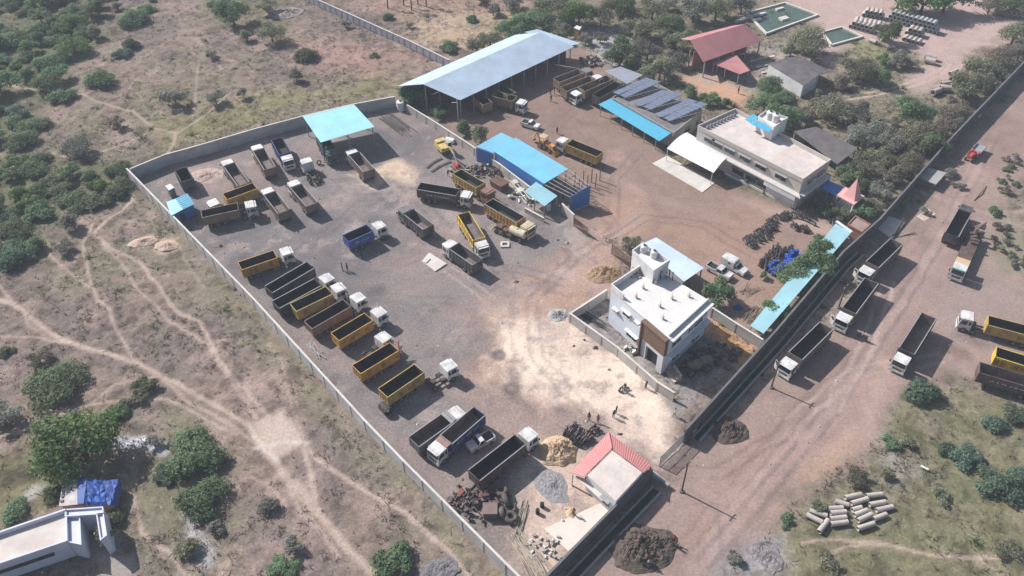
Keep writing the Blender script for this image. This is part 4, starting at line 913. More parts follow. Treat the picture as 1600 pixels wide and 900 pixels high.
# the great pale blue shed
eA, eB = P(719, 156.5, 4.7), P(897, 73, 4.7); rA = P(661, 131.5, 7.0)
rB = rA + (eB-eA)
k = (rA-eA); bA = Vector((rA.x+k.x*.72, rA.y+k.y*.72, 5.35)); bB = bA + (eB-eA)
root = wthing('vehicle_shed', 'great open shed with a pale blue gable roof at the back of the yard', 'shed', [eA, eB, bB, bA])
b = MB(); b.sheet(eA, eB, rB, rA, ribs=0); b.sheet(bA, bB, rB, rA, ribs=0); b.build('roof', S_PALE, root)
u = (eB-eA).normalized(); v_ = Vector((k.x, k.y, 0)).normalized()
b = MB(); b.sheet(eB + v_*1.5 + u*.1 - Vector((0, 0, .2)), eB + u*4.5 + v_*1.5 - Vector((0, 0, .9)), rB + u*4.5 + v_*4 - Vector((0, 0, 1.3)), rB + v_*4 + u*.1 - Vector((0, 0, .6)), ribs=6); b.build('end_canopy', S_PALE, root)
for i in range(10):
    p = eA.lerp(eB, (i+.12)/9.3) + v_*.4; posts(root, [p], 4.6, .12); p2 = rA.lerp(rB, (i+.12)/9.3); posts(root, [p2], 6.6, .12)
    a = eA.lerp(eB, (i+.12)/9.3) + v_*.4; b = MB(); b.tube(a + Vector((0, 0, -.15)), p2 + Vector((0, 0, -.3)), .09, .09, 6); b.build('rafter', GREY_ST, root)
b = MB(); b.prism([bA - v_*.6, bB - v_*.6, bB - v_*.8, bA - v_*.8], 0, 5.0); b.prism([bB - v_*.8, eB + v_*2.0, eB + v_*2.0 - u*.2, bB - v_*.8 - u*.2], 0, 4.6); b.build('wall', M('shed_wall_grey', (.09, .09, .1), .9, .25, .5, dust=.3), root)  # wall colour darkened to hold the shade under the roof
# square blue shed
shed('open_shed', 'square open shed with a sky blue sheet roof by the far wall', [(473, 182), (553, 163), (585, 198), (501, 222.5)], [5.0, 5.2, 5.3, 5.1], S_SKY, 0, [(3, .0), (2, .02), (0, .02), (1, .02), (2, .5), (0, .5)], rafters=3)
# blue hut on the left wall
W = [P(260, 315.5, 2.7), P(274, 310.5, 3.3), P(286, 327, 3.3), P(267.5, 337, 2.7), P(292.5, 302.5, 2.7), P(304, 319, 2.7)]
root = wthing('blue_hut', 'small hut with a two-slope blue sheet roof against the left wall', 'hut', W)
b = MB(); b.sheet(W[0], W[3], W[2], W[1], ribs=6); b.sheet(W[4], W[5], W[2], W[1], ribs=6); b.build('roof', S_BLUE, root)
c = Vector((*cxy([W[0], W[3], W[4], W[5]]), 0)); sh = [Vector((p.x, p.y, 0)).lerp(c, .1) for p in (W[0], W[3], W[5], W[4])]
b = MB(); b.prism(sh, 0, 2.55); b.build('wall', S_DEEP, root)
b = MB(); m_ = sh[1].lerp(sh[2], .4); d = (sh[2]-sh[1]).normalized(); nr = Vector((d.y, -d.x, 0)); b.box((m_.x+nr.x*.03, m_.y+nr.y*.03, 1.0), (.9, .08, 2.0), math.atan2(d.y, d.x)); b.build('door', STEEL, root)
W = PP([(259, 291), (266, 288), (272, 293), (264, 297)], 2.2)
root = wthing('latrine', 'small white washroom cabin behind the blue hut', 'cabin', W)
b = MB(); b.prism(W, 0, 2.1); b.build('wall', CONC_D, root); b = MB(); b.prism([Vector((p.x, p.y, 0)).lerp(Vector((*cxy(W), 0)), -.12) for p in W], 2.1, 2.25); b.build('roof', PAINT_W, root)
# workshop with the bright blue roof
root, W = shed('workshop', 'long workshop with a bright blue sheet roof and blue side wall along the dividing wall', [(771, 236), (806, 215), (888, 264), (850, 287)], [3.9, 4.6, 4.6, 3.9], S_BLUE, 0, [(1, .02), (1, .33), (1, .66), (1, .98)], walls=(3,), wm=S_DEEP)
b = MB(); b.sheet(P(744, 229, 3.6), P(783, 207, 4.3), P(804, 217, 4.3), P(771, 239, 3.6)); b.build('roof_extension', S_BLUE, root)
a, c = P(744, 230, 3.5), P(771, 240, 3.5); d = (c-a).normalized(); nr = Vector((-d.y, d.x, 0))*.06; b = MB(); b.prism([a-nr, c-nr, c+nr, a+nr], 0, 3.45); b.build('side_wall', S_DEEP, root)
fa, fb, fc, fd = W[3], W[2], P(921, 290, 4.3), P(891, 308, 3.7)
fr = wthing('roof_frame', 'bare rusty roof frame without sheets continuing the workshop', 'frame', [fa, fb, fc, fd])
for i in range(7):
    t = i/6; b = MB(); b.tube(fa.lerp(fb, t) - Vector((0, 0, .15)) + (fd-fa).normalized()*.2, fd.lerp(fc, t), .07, .07, 6); b.build('purlin', GREY_ST, fr)
for i in range(3):
    t = (i+1)/3; a, c = fa.lerp(fd, t), fb.lerp(fc, t); b = MB(); b.tube(a - Vector((0, 0, .15)), c - Vector((0, 0, .15)), .08, .08, 6); b.build('rafter', RUST, fr); posts(fr, [a, c, a.lerp(c, .5)], a.z-.2, .08, RUST)
A, B = P(891, 331), P(921, 320); d = (B-A).normalized(); nr = Vector((-d.y, d.x, 0))*.06; ph = 4.2
b = MB()
n_ = 14
for i in range(n_):
    p, q = A.lerp(B, i/n_), A.lerp(B, (i+1)/n_); o = nr*(1.6 if i % 2 else .4); b.prism([p-nr+o, q-nr+o, q+nr+o, p+nr+o], .1, ph - (.35 if i < 5 else 0) + .5*max(0, i-5)/9)
o_ = tag(b.build('sheet_wall', S_DEEP, None, (A.x, A.y, 0)), 'free standing deep blue sheet wall at the end of the bare frame', 'sheet wall')
for i in range(7):
    p = P(898+i*6.5, 291-i*1.5 + (i % 2)*9); o = tag(MB().box((p.x, p.y, 1.7), (.16, .16, 3.4)).build('steel_post', RUST, None, (p.x, p.y, 0)), 'rusty upright post standing by the unfinished frame', 'post', 'posts of the unfinished frame')
shed('awning', 'small faded blue and translucent awning below the workshop', [(819, 299), (837.5, 284), (871, 306), (851, 322)], [2.9, 3.2, 3.2, 2.9], S_AQUA, 0, [(3, .02), (2, .02), (2, .98), (3, .5), (0, .98)])
p = P(857, 328); t = tag(MB().tube((p.x, p.y, .05), (p.x, p.y, 1.3), .45, .45, 12).tube((p.x, p.y, 1.3), (p.x, p.y, 1.5), .45, .2, 12).build('water_tank', PAINT_W, None, (p.x, p.y, 0)), 'white water drum under the faded awning', 'tank')
# pale blue lean-to roof behind the white house
shed('lean_to', 'pale blue sheet roof on posts behind the unfinished white house', [(1001, 382), (1025.5, 371), (1100, 418.5), (1069, 440)], [3.3, 3.5, 3.5, 3.3], S_PALE, 16, [(1, .02), (1, .5), (1, .98), (2, .5), (2, .98), (0, .02)], walls=(3,), wm=CONC)
# unfinished white house
Q = [(955, 452), (1014, 413), (1110, 471), (1046, 530)]
W = PP(Q, 7.7); root = wthing('white_house', 'unfinished two storey white house with a brown framed corner', 'house', W)
b = MB(); b.prism(W, 0, 7.5); b.build('wall', M('house_white', (.68, .72, .78), .8, .1, .5, dust=.12), root)
c = cxy(W); RFM = M('roof_plaster', (.66, .63, .61), .9, .12, .3, dust=.3, dustc=(.5, .46, .43))
b = MB(); b.prism([Vector((p.x, p.y, 0)).lerp(Vector((*c, 0)), -.015) for p in W], 7.5, 7.68); b.build('roof', RFM, root)
b = MB(); b.wall([(W[0].x, W[0].y), (W[1].x, W[1].y)], 1.2, .2, 7.69); b.wall([tuple(W[0].lerp(W[3], .22))[:2], (W[0].x, W[0].y)], 1.2, .2, 7.69, off=0); b.wall([tuple(W[3].lerp(W[2], .04))[:2], (W[2].x, W[2].y)], .5, .18, 7.69, off=.4); b.build('parapet', PAINT_W, root)
A, B, E_ = W[0], W[3], W[2]; d = (B-A).normalized(); nr = Vector((d.y, -d.x, 0)); nr = nr if nr.dot(B-Vector((*c, 0))) > 0 else -nr
e_ = (E_-B).normalized(); ne = Vector((e_.y, -e_.x, 0)); ne = ne if ne.dot(B-Vector((*c, 0))) > 0 else -ne
BRN = M('brown_cladding', (.17, .105, .075), .6, .1, 1); LN = (B-A).length
s0 = A + d*(LN*.62)
b = MB(); b.prism([s0 + nr*.02, B + nr*.02 + ne*.0, B + nr*.7, s0 + nr*.7], 4.15, 7.55); b.build('balcony_front', BRN, root)
b = MB(); b.prism([s0 - d*.25 + nr*.02, s0 - d*.02 + nr*.02, s0 - d*.02 + nr*.9, s0 - d*.25 + nr*.9], 0, 7.75); b.prism([s0 + nr*.02, B + d*.1 + nr*.02, B + d*.1 + nr*.95, s0 + nr*.95], 7.56, 7.8); b.build('frame', BRN, root)
b = MB(); b.prism([B - d*1.2 + nr*.02, B + nr*.02, B + nr*.7, B - d*1.2 + nr*.7], 0, 4.1); b.prism([s0 + d*.1 + nr*.02, s0 + d*1.2 + nr*.02, s0 + d*1.2 + nr*.5, s0 + d*.1 + nr*.5], 0, 4.1); b.prism([s0 + d*1.21 + nr*.02, B - d*1.21 + nr*.02, B - d*1.21 + nr*.6, s0 + d*1.21 + nr*.6], 3.3, 4.1); b.build('column', PAINT_W, root)
b = MB(); b.prism([s0 + d*1.22 + nr*.01, B - d*1.22 + nr*.01, B - d*1.22 + nr*.05, s0 + d*1.22 + nr*.05], .1, 3.29); b.build('doorway', M('dark_interior', (.03, .03, .035), .9, .2), root)  # thin dark sheet on the wall, painted as the shade of the opening
for t, wd, z0, z1 in ((.3, 1.8, 4.7, 5.9), (.12, 1.0, 3.6, 4.5), (.5, .7, 5.2, 5.8), (.43, 2.6, 1.0, 2.3), (.585, .6, 5.0, 5.6)): window(root, A, B, t, wd, z0, z1, PAINT_W, c)
for t, wd, z0, z1 in ((.2, 2.6, 4.8, 6.6), (.55, 1.4, 4.8, 6.2), (.25, 2.0, 1.0, 2.6), (.75, 2.4, 4.6, 6.4), (.75, 2.2, .9, 2.4)): window(root, B, E_, t, wd, z0, z1, PAINT_W, c)
b = MB(); b.prism([B + ne*.02, E_ + ne*.02, E_ + ne*.9, B + ne*.9], 3.7, 3.95); b.prism([B + ne*.02, E_ + ne*.02, E_ + ne*.75, B + ne*.75], 7.45, 7.62); b.build('ledge', PAINT_W, root)
TW = PP([(988.6, 391), (1004, 379.6), (1046, 406), (1021.6, 422)], 10.6)
b = MB(); b.prism(TW, 0, 9.9); b.wall([(p.x, p.y) for p in TW] + [(TW[0].x, TW[0].y)], .75, .18, 9.9); b.build('stair_tower', PAINT_W, root)
for q in ((.2, .3), (.45, .25), (.7, .3), (.35, .6), (.62, .62), (.85, .75), (.2, .75)):
    p = W[0].lerp(W[1], q[0]).lerp(W[3].lerp(W[2], q[0]), q[1]); b = MB(); b.box((p.x, p.y, 8.0), (.35, .35, .65), yaw=.6); b.tube((p.x, p.y, 8.3), (p.x+.1, p.y, 9.0), .05, .04, 5); b.build('column_stub', CONC_L, root)
def tank(x, y, z, lab, r=.65, h=1.3, m=None, grp=None):
    b = MB(); b.tube((0, 0, 0), (0, 0, h), r, r, 14); b.tube((0, 0, h), (0, 0, h+.22), r, r*.4, 14)
    for q in (.3, .6, .9): b.tube((0, 0, h*q), (0, 0, h*q+.06), r*1.03, r*1.03, 14)
    t = thing('water_tank', lab, 'water tank', (x, y, z), 0, grp); inst('body', b.mesh('body', m or PAINT_W), t); b = MB(); b.tube((0, 0, h+.22), (0, 0, h+.3), r*.38, r*.38, 12); inst('lid', b.mesh('lid', DRK), t)
for q, lab in (((1006, 391), 'white water tank with black lid on the white house, left one'), ((1021.5, 399.5), 'white water tank with black lid on the white house, right one')):
    p = P(*q, 10.2); tank(p.x, p.y, 9.92, lab, .6, 1.2)
# office
root, W = block('office_building', 'two storey beige office building with a flat roof and a row of windows', 'office', [(1091, 196), (1149, 169.5), (1297.5, 249), (1255, 279)], 7.3, M('office_plaster', (.52, .47, .43), .85, .12, .4, dust=.2), M('office_roof', (.62, .55, .52), .9, .25, .3, dust=.5, dustc=(.42, .34, .31)), .9)
c = cxy(W); A, B, E_ = W[0], W[3], W[2]
for t in (.13, .215, .335, .485, .635, .82): window(root, A, B, t, 2.5, 4.7, 5.8, GREY_ST, c)
for t in (.45, .58, .68): window(root, A, B, t, 2.8, 1.0, 2.3, GREY_ST, c)
for t in (.35, .7): window(root, B, E_, t, 2.0, 4.6, 5.6, GREY_ST, c)
d = (B-A).normalized(); nr = Vector((d.y, -d.x, 0)); nr = nr if nr.dot(B-Vector((*c, 0))) > 0 else -nr; e_ = (E_-B).normalized(); ne = Vector((e_.y, -e_.x, 0)); ne = ne if ne.dot(B-Vector((*c, 0))) > 0 else -ne
b = MB(); b.prism([A + nr*.02, B + nr*.02, B + nr*1.2 + d*1.1, A + nr*1.2], 3.6, 3.85); b.prism([B + ne*.02 + nr*.0, E_ + ne*.02, E_ + ne*1.2, B + ne*1.2], 3.6, 3.84); b.build('ledge', M('office_ledge', (.55, .52, .5), .85, .15), root)
b = MB(); q = B - d*7; b.prism([q + nr*.02, B - d*.4 + nr*.02, B - d*.4 + nr*.12, q + nr*.12], .1, 3.0); b.build('shutter_door', PAINT_W, root)
b = MB(); b.prism([B - d*7.2 + nr*.9, B + nr*.9, B + nr*1.15, B - d*7.2 + nr*1.15], 2.6, 3.55); b.build('fascia', PAINT_W, root)
TW = PP([(1185, 181), (1196, 173), (1231, 183), (1209, 198)], 9.8)
b = MB(); b.prism(TW, 6.5, 9.3); b.wall([(p.x, p.y) for p in TW] + [(TW[0].x, TW[0].y)], .5, .15, 9.3); b.build('stair_room', PAINT_W, root)
b = MB(); b.sheet(P(1173.5, 194, 8.7), P(1201, 206.5, 8.7), P(1210, 200.5, 9.2), P(1184, 188, 9.2)); b.sheet(P(1164, 186.5, 8.5), P(1174, 193, 8.5), P(1185, 183, 9.1), P(1177, 178, 9.1)); b.build('awning', M('sheet_cyan', (.07, .34, .5), .45, .1), root)
for q, lab in (((1204, 178), 'white water tank on the office stair room, left one'), ((1213, 182), 'white water tank on the office stair room, right one')):
    p = P(*q, 10.4); tank(p.x, p.y, 9.32, lab, .8, 1.5)
for i in range(9):
    p = W[0].lerp(W[1], .15+i*.09) + d*1.1; o = tag(MB().box((p.x, p.y, 6.75), (.7, .35, .6), .5).box((p.x, p.y, 7.1), (.4, .2, .2), .5).build('air_conditioner', GREY_ST, None, (p.x, p.y, 6.46)), 'outdoor air conditioner unit lined up on the office roof', 'air conditioner', 'air conditioners on the office roof')
K = PP([(1132, 272), (1190, 301), (1236, 325)]); b = MB(); b.wall([(p.x, p.y) for p in K], .6, .18); tag(b.build('garden_wall', CONC_L, None, tuple(K[1])), 'low white garden wall in front of the office', 'wall')
# carport
q = [P(1042, 232, 3.0), P(1073, 210, 3.2), P(1138, 249, 3.2), P(1115, 270, 3.0)]
root = wthing('carport', 'white curved canopy carport on steel legs beside the office', 'carport', q); b = MB(); n_ = 8
for i in range(n_):
    def arc(t): a, c2 = q[0].lerp(q[1], t), q[3].lerp(q[2], t); z = math.sin(t*math.pi*.8)*.9; return a + Vector((0, 0, z)), c2 + Vector((0, 0, z))
    a, c2 = arc(i/n_); a1, c3 = arc((i+1)/n_); b.sheet(a, c2, c3, a1, ribs=0, th=.04)
b.build('canopy', M('canopy_white', (.66, .66, .67), .6, .06), root)
for i in range(4):
    a = q[0].lerp(q[3], .03+i*.31); c2 = q[1].lerp(q[2], .03+i*.31); b = MB(); b.tube((c2.x, c2.y, 0), c2, .09, .09, 8); b.tube((c2.x, c2.y, 1.6), a, .06, .05, 8); b.build('leg', PAINT_W, root)
for i in (0, 3):
    a = q[0].lerp(q[3], .02 if i == 0 else .98); posts(root, [a], 3.0, .05, PAINT_W)
K = PP([(1019, 256), (1042, 244), (1117, 286), (1097.5, 301)]); tag(MB().prism(K, 0, .12).build('concrete_apron', CONC_L, None, tuple(K[0])), 'pale concrete apron in front of the white carport', 'slab')
# solar roofed building
root, W = block('solar_building', 'low grey building carrying three rows of solar panels', 'building', [(957, 152), (1012, 122), (1098, 171), (1053, 207)], 4.0, M('solar_wall', (.32, .3, .29), .9, .2, .4, dust=.2), CONC_D, .3)
c = cxy(W); window(root, W[2], W[3], .5, 2.4, 1.0, 2.4, GREY_ST, c); window(root, W[2], W[3], .15, 1.0, .9, 2.2, GREY_ST, c)
b = MB(); b.sheet(P(935, 163, 2.6), P(1030, 220.5, 2.6), P(1050, 207, 3.6), P(960, 151, 3.6), ribs=0); b.build('verandah_roof', sheetm('cyan', (.19, .46, .58)), root)
a, e_ = P(936, 164, 2.6), P(1030, 220, 2.6)
for i in range(6): posts(root, [a.lerp(e_, .03+i*.185)], 2.5, .07)
SOL = M('solar_cell', (.13, .165, .27), .25, .15, .5, spec=.6, dust=.4, dustc=(.26, .3, .38))
def solar(px, lab):
    Q = [P(a, b_, z) for (a, b_), z in zip(px, (4.5, 5.4, 5.4, 4.5))]; t = wthing('solar_array', lab, 'solar panels', Q, 'solar arrays on the low building')
    b = MB()
    for i in range(5):
        for e0, e1, z in ((0, 1, 0), (3, 2, 0)):
            p = Q[e0].lerp(Q[e1], .05+.225*i); b.box((p.x, p.y, (3.7+p.z)/2), (.08, .08, p.z-3.7))
    b.tube(Q[0]-Vector((0, 0, .1)), Q[1]-Vector((0, 0, .1)), .05, .05, 5); b.tube(Q[3]-Vector((0, 0, .1)), Q[2]-Vector((0, 0, .1)), .05, .05, 5); b.build('frame', GREY_ST, t)
    for r in range(2):
        for i in range(9):
            u0, u1 = i/9+.004, (i+1)/9-.004; w0, w1 = (.0, .46) if r == 0 else (.54, 1.0)
            f = lambda u, w_: Q[0].lerp(Q[1], u).lerp(Q[3].lerp(Q[2], u), w_)
            b = MB(); b.sheet(f(u0, w0), f(u1, w0), f(u1, w1), f(u0, w1), th=.04); o = b.build('panel', M('panel_frame', (.45, .47, .5), .4, .05, metal=.5), t)
            b = MB()
            for k2 in range(2):
                for j2 in range(3):
                    g = lambda x, y: f(u0 + (u1-u0)*x, w0 + (w1-w0)*y) + Vector((0, 0, .012))
                    x0, x1, y0, y1 = k2/2+.04, (k2+1)/2-.03, j2/3+.03, (j2+1)/3-.02; b.quad(g(x0, y0), g(x1, y0), g(x1, y1), g(x0, y1))
            b.build('cells', SOL, o)
solar([(957.5, 144), (1010, 121), (1032.5, 127.5), (977.5, 152.5)], 'solar array on the low building, farthest of three')
solar([(990, 161), (1035, 140), (1066, 147.5), (1017.5, 171)], 'solar array on the low building, middle of three')
solar([(1024, 178), (1077, 154), (1106.5, 162.5), (1047.5, 189)], 'solar array on the low building, nearest of three')
shed('grey_lean_to', 'dull grey blue sheet roof between the tan trucks and the solar panels', [(945, 111), (970, 104), (1005, 117), (980, 131)], [2.8, 3.2, 3.2, 2.8], M('sheet_dull', (.24, .28, .36), .6, .2, .4, dust=.4), 8, [(3, .02), (2, .02), (3, .5), (0, .5)])
# dull red roofed hall
W = [P(1099, 97, 4.2), P(1190, 64.5, 4.2), P(1165, 37.5, 7.0), P(1079, 62.5, 7.0)]
root = wthing('red_roofed_hall', 'open hall with a large dull red gable roof among the trees', 'hall', W); back = [W[3]*2-W[0], W[2]*2-W[1]]
for p in back: p.z = 4.6
b = MB(); b.sheet(W[0], W[1], W[2], W[3], ribs=30); b.sheet(back[0].lerp(W[3], .35), back[1].lerp(W[2], .35), W[2], W[3], ribs=30); b.build('roof', S_MAROON, root)
for i in range(5): posts(root, [W[0].lerp(W[1], .03+i*.235), W[3].lerp(W[2], .03+i*.235)], 4.1, .14, CONC)
b = MB(); b.prism([W[3].lerp(W[0], .3), W[2].lerp(W[1], .3), W[2].lerp(W[1], .33), W[3].lerp(W[0], .33)], 0, 4.8); b.build('wall', BRICK, root)
shed('red_porch', 'small stepped dull red roof in front of the red hall', [(1111, 98.5), (1150, 85), (1172, 110), (1156, 116)], [3.0, 3.4, 3.1, 2.7], S_MAROON, 8, [(3, .02), (2, .02), (0, .1), (3, .5)])
# dark roofed sheds
root, W = shed('dark_shed', 'dark grey asbestos roofed shed with a pale end wall among the trees', [(1200, 100), (1226, 91), (1281, 116), (1256, 134)], [3.2, 3.9, 3.9, 3.2], S_ASB, 14, [(2, .1)], walls=(2, 3), wm=PAINT_W)
b = MB(); b.sheet(P(1226, 91, 3.9), P(1281, 116, 3.9), P(1300, 112, 2.6), P(1250, 88, 2.8), ribs=10); b.build('rear_slope', S_ASB, root)
shed('long_dark_shed', 'long dark asbestos lean-to behind the office', [(1240, 205), (1276, 198), (1340, 232), (1308, 257)], [3.0, 3.6, 3.6, 3.0], S_ASB, 16, [(2, .05), (2, .9), (3, .2)], walls=(0,), wm=CONC)
# shrine
W = PP([(1307.5, 305), (1321, 292.5), (1351, 306.5), (1334.5, 320)], 3.3); root = wthing('shrine', 'small shrine with a pink pyramid spire and pink roof slab', 'shrine', W); c = Vector((*cxy(W), 0)); PNK = M('pink_paint', (.72, .38, .36), .7, .1, 1, dust=.15)
b = MB(); b.prism([Vector((p.x, p.y, 0)) for p in W], 3.1, 3.35); b.build('roof', PNK, root)
ap = P(1337, 285, 7.6); b = MB(); s_ = [Vector((p.x, p.y, 3.36)).lerp(Vector((c.x, c.y, 3.36)), .35) + Vector((.3, 0, 0)) for p in W]; cc = Vector((*cxy(s_), 7.4))
for i in range(4): b.quad(s_[i], s_[(i+1) % 4], cc)
b.tube(cc - Vector((0, 0, .1)), cc + Vector((0, 0, .7)), .08, .03, 6); b.build('spire', PNK, root)
b = MB(); b.prism([Vector((p.x, p.y, 0)).lerp(c, .4) for p in W], .4, 3.09); b.build('wall', PAINT_W, root)
posts(root, [Vector((p.x, p.y, 0)).lerp(c, .08) for p in W], 3.1, .14, PAINT_W); b = MB(); b.prism([Vector((p.x, p.y, 0)).lerp(c, -.05) for p in W], 0, .4); b.build('plinth', PAINT_W, root)
shed('shrine_porch', 'deep blue sheet roof joining the shrine to the office', [(1281, 293), (1293, 281), (1318, 292), (1306, 306)], 3.0, S_DEEP, 8, [(0, .02), (2, .98), (3, .5)])
# long blue lean-to along the road wall
a, e_ = P(1331, 362, 2.9), P(1193, 521, 2.9); a2, e2 = P(1306, 349, 2.3), P(1172, 509, 2.3)
root = wthing('long_lean_to', 'long narrow light blue sheet roof against the roadside wall under small trees', 'shed', [a, e_, a2, e2]); b = MB()
b.sheet(a, e_, e2, a2, ribs=0); b.build('roof', S_AQUA, root)
for i in range(9): posts(root, [a2.lerp(e2, .02+i*.12)], 2.2, .06)
b = MB(); b.box(((a.x+a2.x)/2, (a.y+a2.y)/2, 2.8), ((a-a2).length, .5, .2), math.atan2(a.y-a2.y, a.x-a2.x)); b.build('end_trim', PAINT_W, root)
block('brown_cabin', 'small cabin with a flat brown roof between the garden and the road wall', 'cabin', [(1325, 350), (1337, 337), (1360, 350), (1347, 362)], 2.7, BRICK, M('brown_roof', (.3, .22, .2), .9, .2), .25)
# guard house
SR = [(956.5, 703.5), (1004, 738), (962.5, 783), (916, 742)]; W = PP(SR, 3.6); root = wthing('guard_house', 'flat roofed guard house edged by an angled red sheet roof at the gate', 'guard house', W)
b = MB(); b.prism(W, 0, 3.4); b.build('wall', PAINT_W, root); c = Vector((*cxy(W), 0)); b = MB(); b.prism([Vector((p.x, p.y, 0)).lerp(c, .01) for p in W], 3.4, 3.6); b.build('roof_slab', M('slab_pinkish', (.6, .53, .49), .9, .2, .5, dust=.35, dustc=(.46, .4, .36)), root)
o_ = P(951, 675.5, 2.9); ol = P(892, 738, 2.9); orr = P(1019, 727, 2.9); il = P(912, 744.5, 3.75); ir = P(1006, 738.5, 3.75); ic = P(956, 701, 3.75)
b = MB(); b.sheet(o_, ol, il, ic, ribs=22, rh=.03); b.build('red_roof', S_RED, root); b = MB(); b.sheet(o_, orr, ir, ic, ribs=18, rh=.03); b.build('red_roof', S_RED, root)
b = MB(); b.tube(o_ + Vector((0, 0, .08)), ic + Vector((0, 0, .08)), .1, .1, 6); b.build('ridge_cap', S_RED, root)
posts(root, [o_.lerp(ic, .12), ol.lerp(il, .15), orr.lerp(ir, .15), o_.lerp(ol, .5)], 2.8, .1, PAINT_W); window(root, W[3], W[0], .5, 1.6, 1.0, 2.2, GREY_ST, cxy(W)); window(root, W[2], W[3], .3, 1.2, 1.0, 2.2, GREY_ST, cxy(W))
b = MB(); b.sheet(P(895, 741, 2.3), P(914, 748, 2.3), P(955, 785, 2.3), P(940, 782, 2.3)); b.build('side_ledge', CONC_L, root)
K = PP([(850, 827), (958, 778), (968, 786), (888, 862)]); tag(MB().prism(K, 0, .15).build('concrete_slab', M('slab_white', (.66, .6, .54), .9, .12, .3, dust=.3, dustc=(.52, .46, .4)), None, tuple(K[0])), 'wide pale concrete slab beside the guard house', 'slab')
K = PP([(659, 409), (671, 396), (698, 413), (680, 425)]); t = tag(MB().prism(K, 0, .22).box((P(668, 409).x, P(668, 409).y, .3), (1.4, .4, .16), 1.0).build('concrete_slab', CONC_L, None, tuple(K[0])), 'square pale concrete slab lying in the middle of the gravel yard', 'slab')
p = P(789, 383); MB_ = MB()
for dx, dy, sx, sy in ((0, .6, 1.6, .35), (0, -.6, 1.6, .35), (.65, 0, .35, .9), (-.65, 0, .35, .9)): MB_.box((p.x+dx, p.y+dy, .15), (sx, sy, .3))
tag(MB_.build('inspection_pit', CONC_L, None, tuple(p)), 'small square concrete pit surround near the pale tank', 'pit')
# white house at the lower left
HM = M('house_lilac_white', (.58, .60, .70), .8, .1, .5, dust=.12); HR = M('house_roof', (.6, .54, .5), .9, .22, .35, dust=.45, dustc=(.45, .37, .33))
W = PP([(-90, 862), (102, 796), (103, 843), (-90, 908)], 4.0); root = wthing('courtyard_house', 'pale blue white courtyard house with parapets at the lower left corner', 'house', PP([(50, 840)]))
b = MB(); b.prism(W, 0, 3.3); b.build('wall', HM, root); c = Vector((*cxy(W), 0)); b = MB(); b.prism([p.lerp(c, .01) for p in W], 3.31, 3.36); b.build('roof', HR, root)
b = MB(); b.wall([(p.x, p.y) for p in (W[3], W[0], W[1])][1:], .75, .25, 3.3); b.wall([(p.x, p.y) for p in (W[3], W[2], W[1])], .55, .25, 3.3); b.build('parapet', HM, root)
for nm, px, z0, z1 in (('wing', [(102, 796), (160, 792), (161, 802), (102, 806)], 0, 3.9), ('wing', [(151, 803), (161, 802), (166, 836), (157, 843)], 0, 3.9), ('porch_block', [(103, 807), (124, 807), (126, 850), (106, 846)], 0, 3.6)):
    b = MB(); V = PP(px, z1); b.prism(V, z0, z1-.3); b.wall([(p.x, p.y) for p in V] + [(V[0].x, V[0].y)], .3, .16, z1-.3); b.build(nm, HM, root)
d = (W[3]-W[2]).normalized(); nr = Vector((d.y, -d.x, 0)); nr = nr if nr.dot(W[2]-c) > 0 else -nr
b = MB(); b.prism([W[2] + d*2 + nr*.02, W[2] + d*9 + nr*.02, W[2] + d*9 + nr*.5, W[2] + d*2 + nr*.5], 2.2, 2.32); b.build('ledge', STEEL, root)
TB = M('blue_tarpaulin', (.01, .075, .33), .6, .25, .6, dust=.15)
Q = [P(92, 791, 1.8), P(98, 752, 1.9), P(136, 746, 2.7), P(131, 787, 2.6), P(188, 748, 1.9), P(179, 789, 1.8)]
root = wthing('tarpaulin_shelter', 'low shelter half covered by a blue tarpaulin behind the courtyard house', 'shelter', Q)
b = MB(); b.sheet(Q[0], Q[1], Q[2], Q[3], th=.08); b.build('roof', M('thatch_grey', (.5, .47, .46), .9, .3, .8, dust=.4), root)
b = MB(); nu, nv = 12, 10; tr_ = random.Random(9); G_ = []
for i in range(nu+1):
    for j in range(nv+1):
        p = Q[2].lerp(Q[4], i/nu).lerp(Q[3].lerp(Q[5], i/nu), j/nv); e = .5 if i == nu or j in (0, nv) else .16
        G_.append(p + Vector((tr_.uniform(-.15, .15), tr_.uniform(-.15, .15), tr_.uniform(-e, .12) - (.5 if i == nu else 0))))
for i in range(nu):
    for j in range(nv): o = i*(nv+1)+j; b.quad(G_[o], G_[o+nv+1], G_[o+nv+2], G_[o+1])
q0, q1 = Q[0].lerp(Q[3], .75) + Vector((0, 0, .1)), Q[1].lerp(Q[2], .6) + Vector((0, 0, .1)); b.sheet(q0, q1, Q[2] + Vector((0, 0, .08)), Q[3] + Vector((0, 0, .08)), th=.05); b.build('tarpaulin', TB, root)
b = MB(); c = Vector((*cxy([Q[0], Q[1], Q[4], Q[5]]), 0)); b.prism([Vector((p.x, p.y, 0)).lerp(c, .08) for p in (Q[0], Q[1], Q[4], Q[5])], 0, 1.6); b.build('wall', BRICK, root)
for i in range(5):
    p = P(97+i*1.0, 783-i*7, 1.95); b = MB(); b.box((p.x, p.y, 2.0), (.4, .3, .25), i); b.build('weight_stone', CONC_D, root)
# small hut far behind the big shed
W = PP([(898, 43), (901, 40), (908, 42), (905, 46)], 3.0); root = wthing('watch_hut', 'tiny brick hut with a white roof behind the big pale shed', 'hut', W); b = MB(); b.prism(W, 0, 2.8); b.build('wall', BRICK, root); b = MB(); b.prism([p.lerp(Vector((*cxy(W), 3)), -.2) for p in W], 2.8, 3.0); b.build('roof', PAINT_W, root)

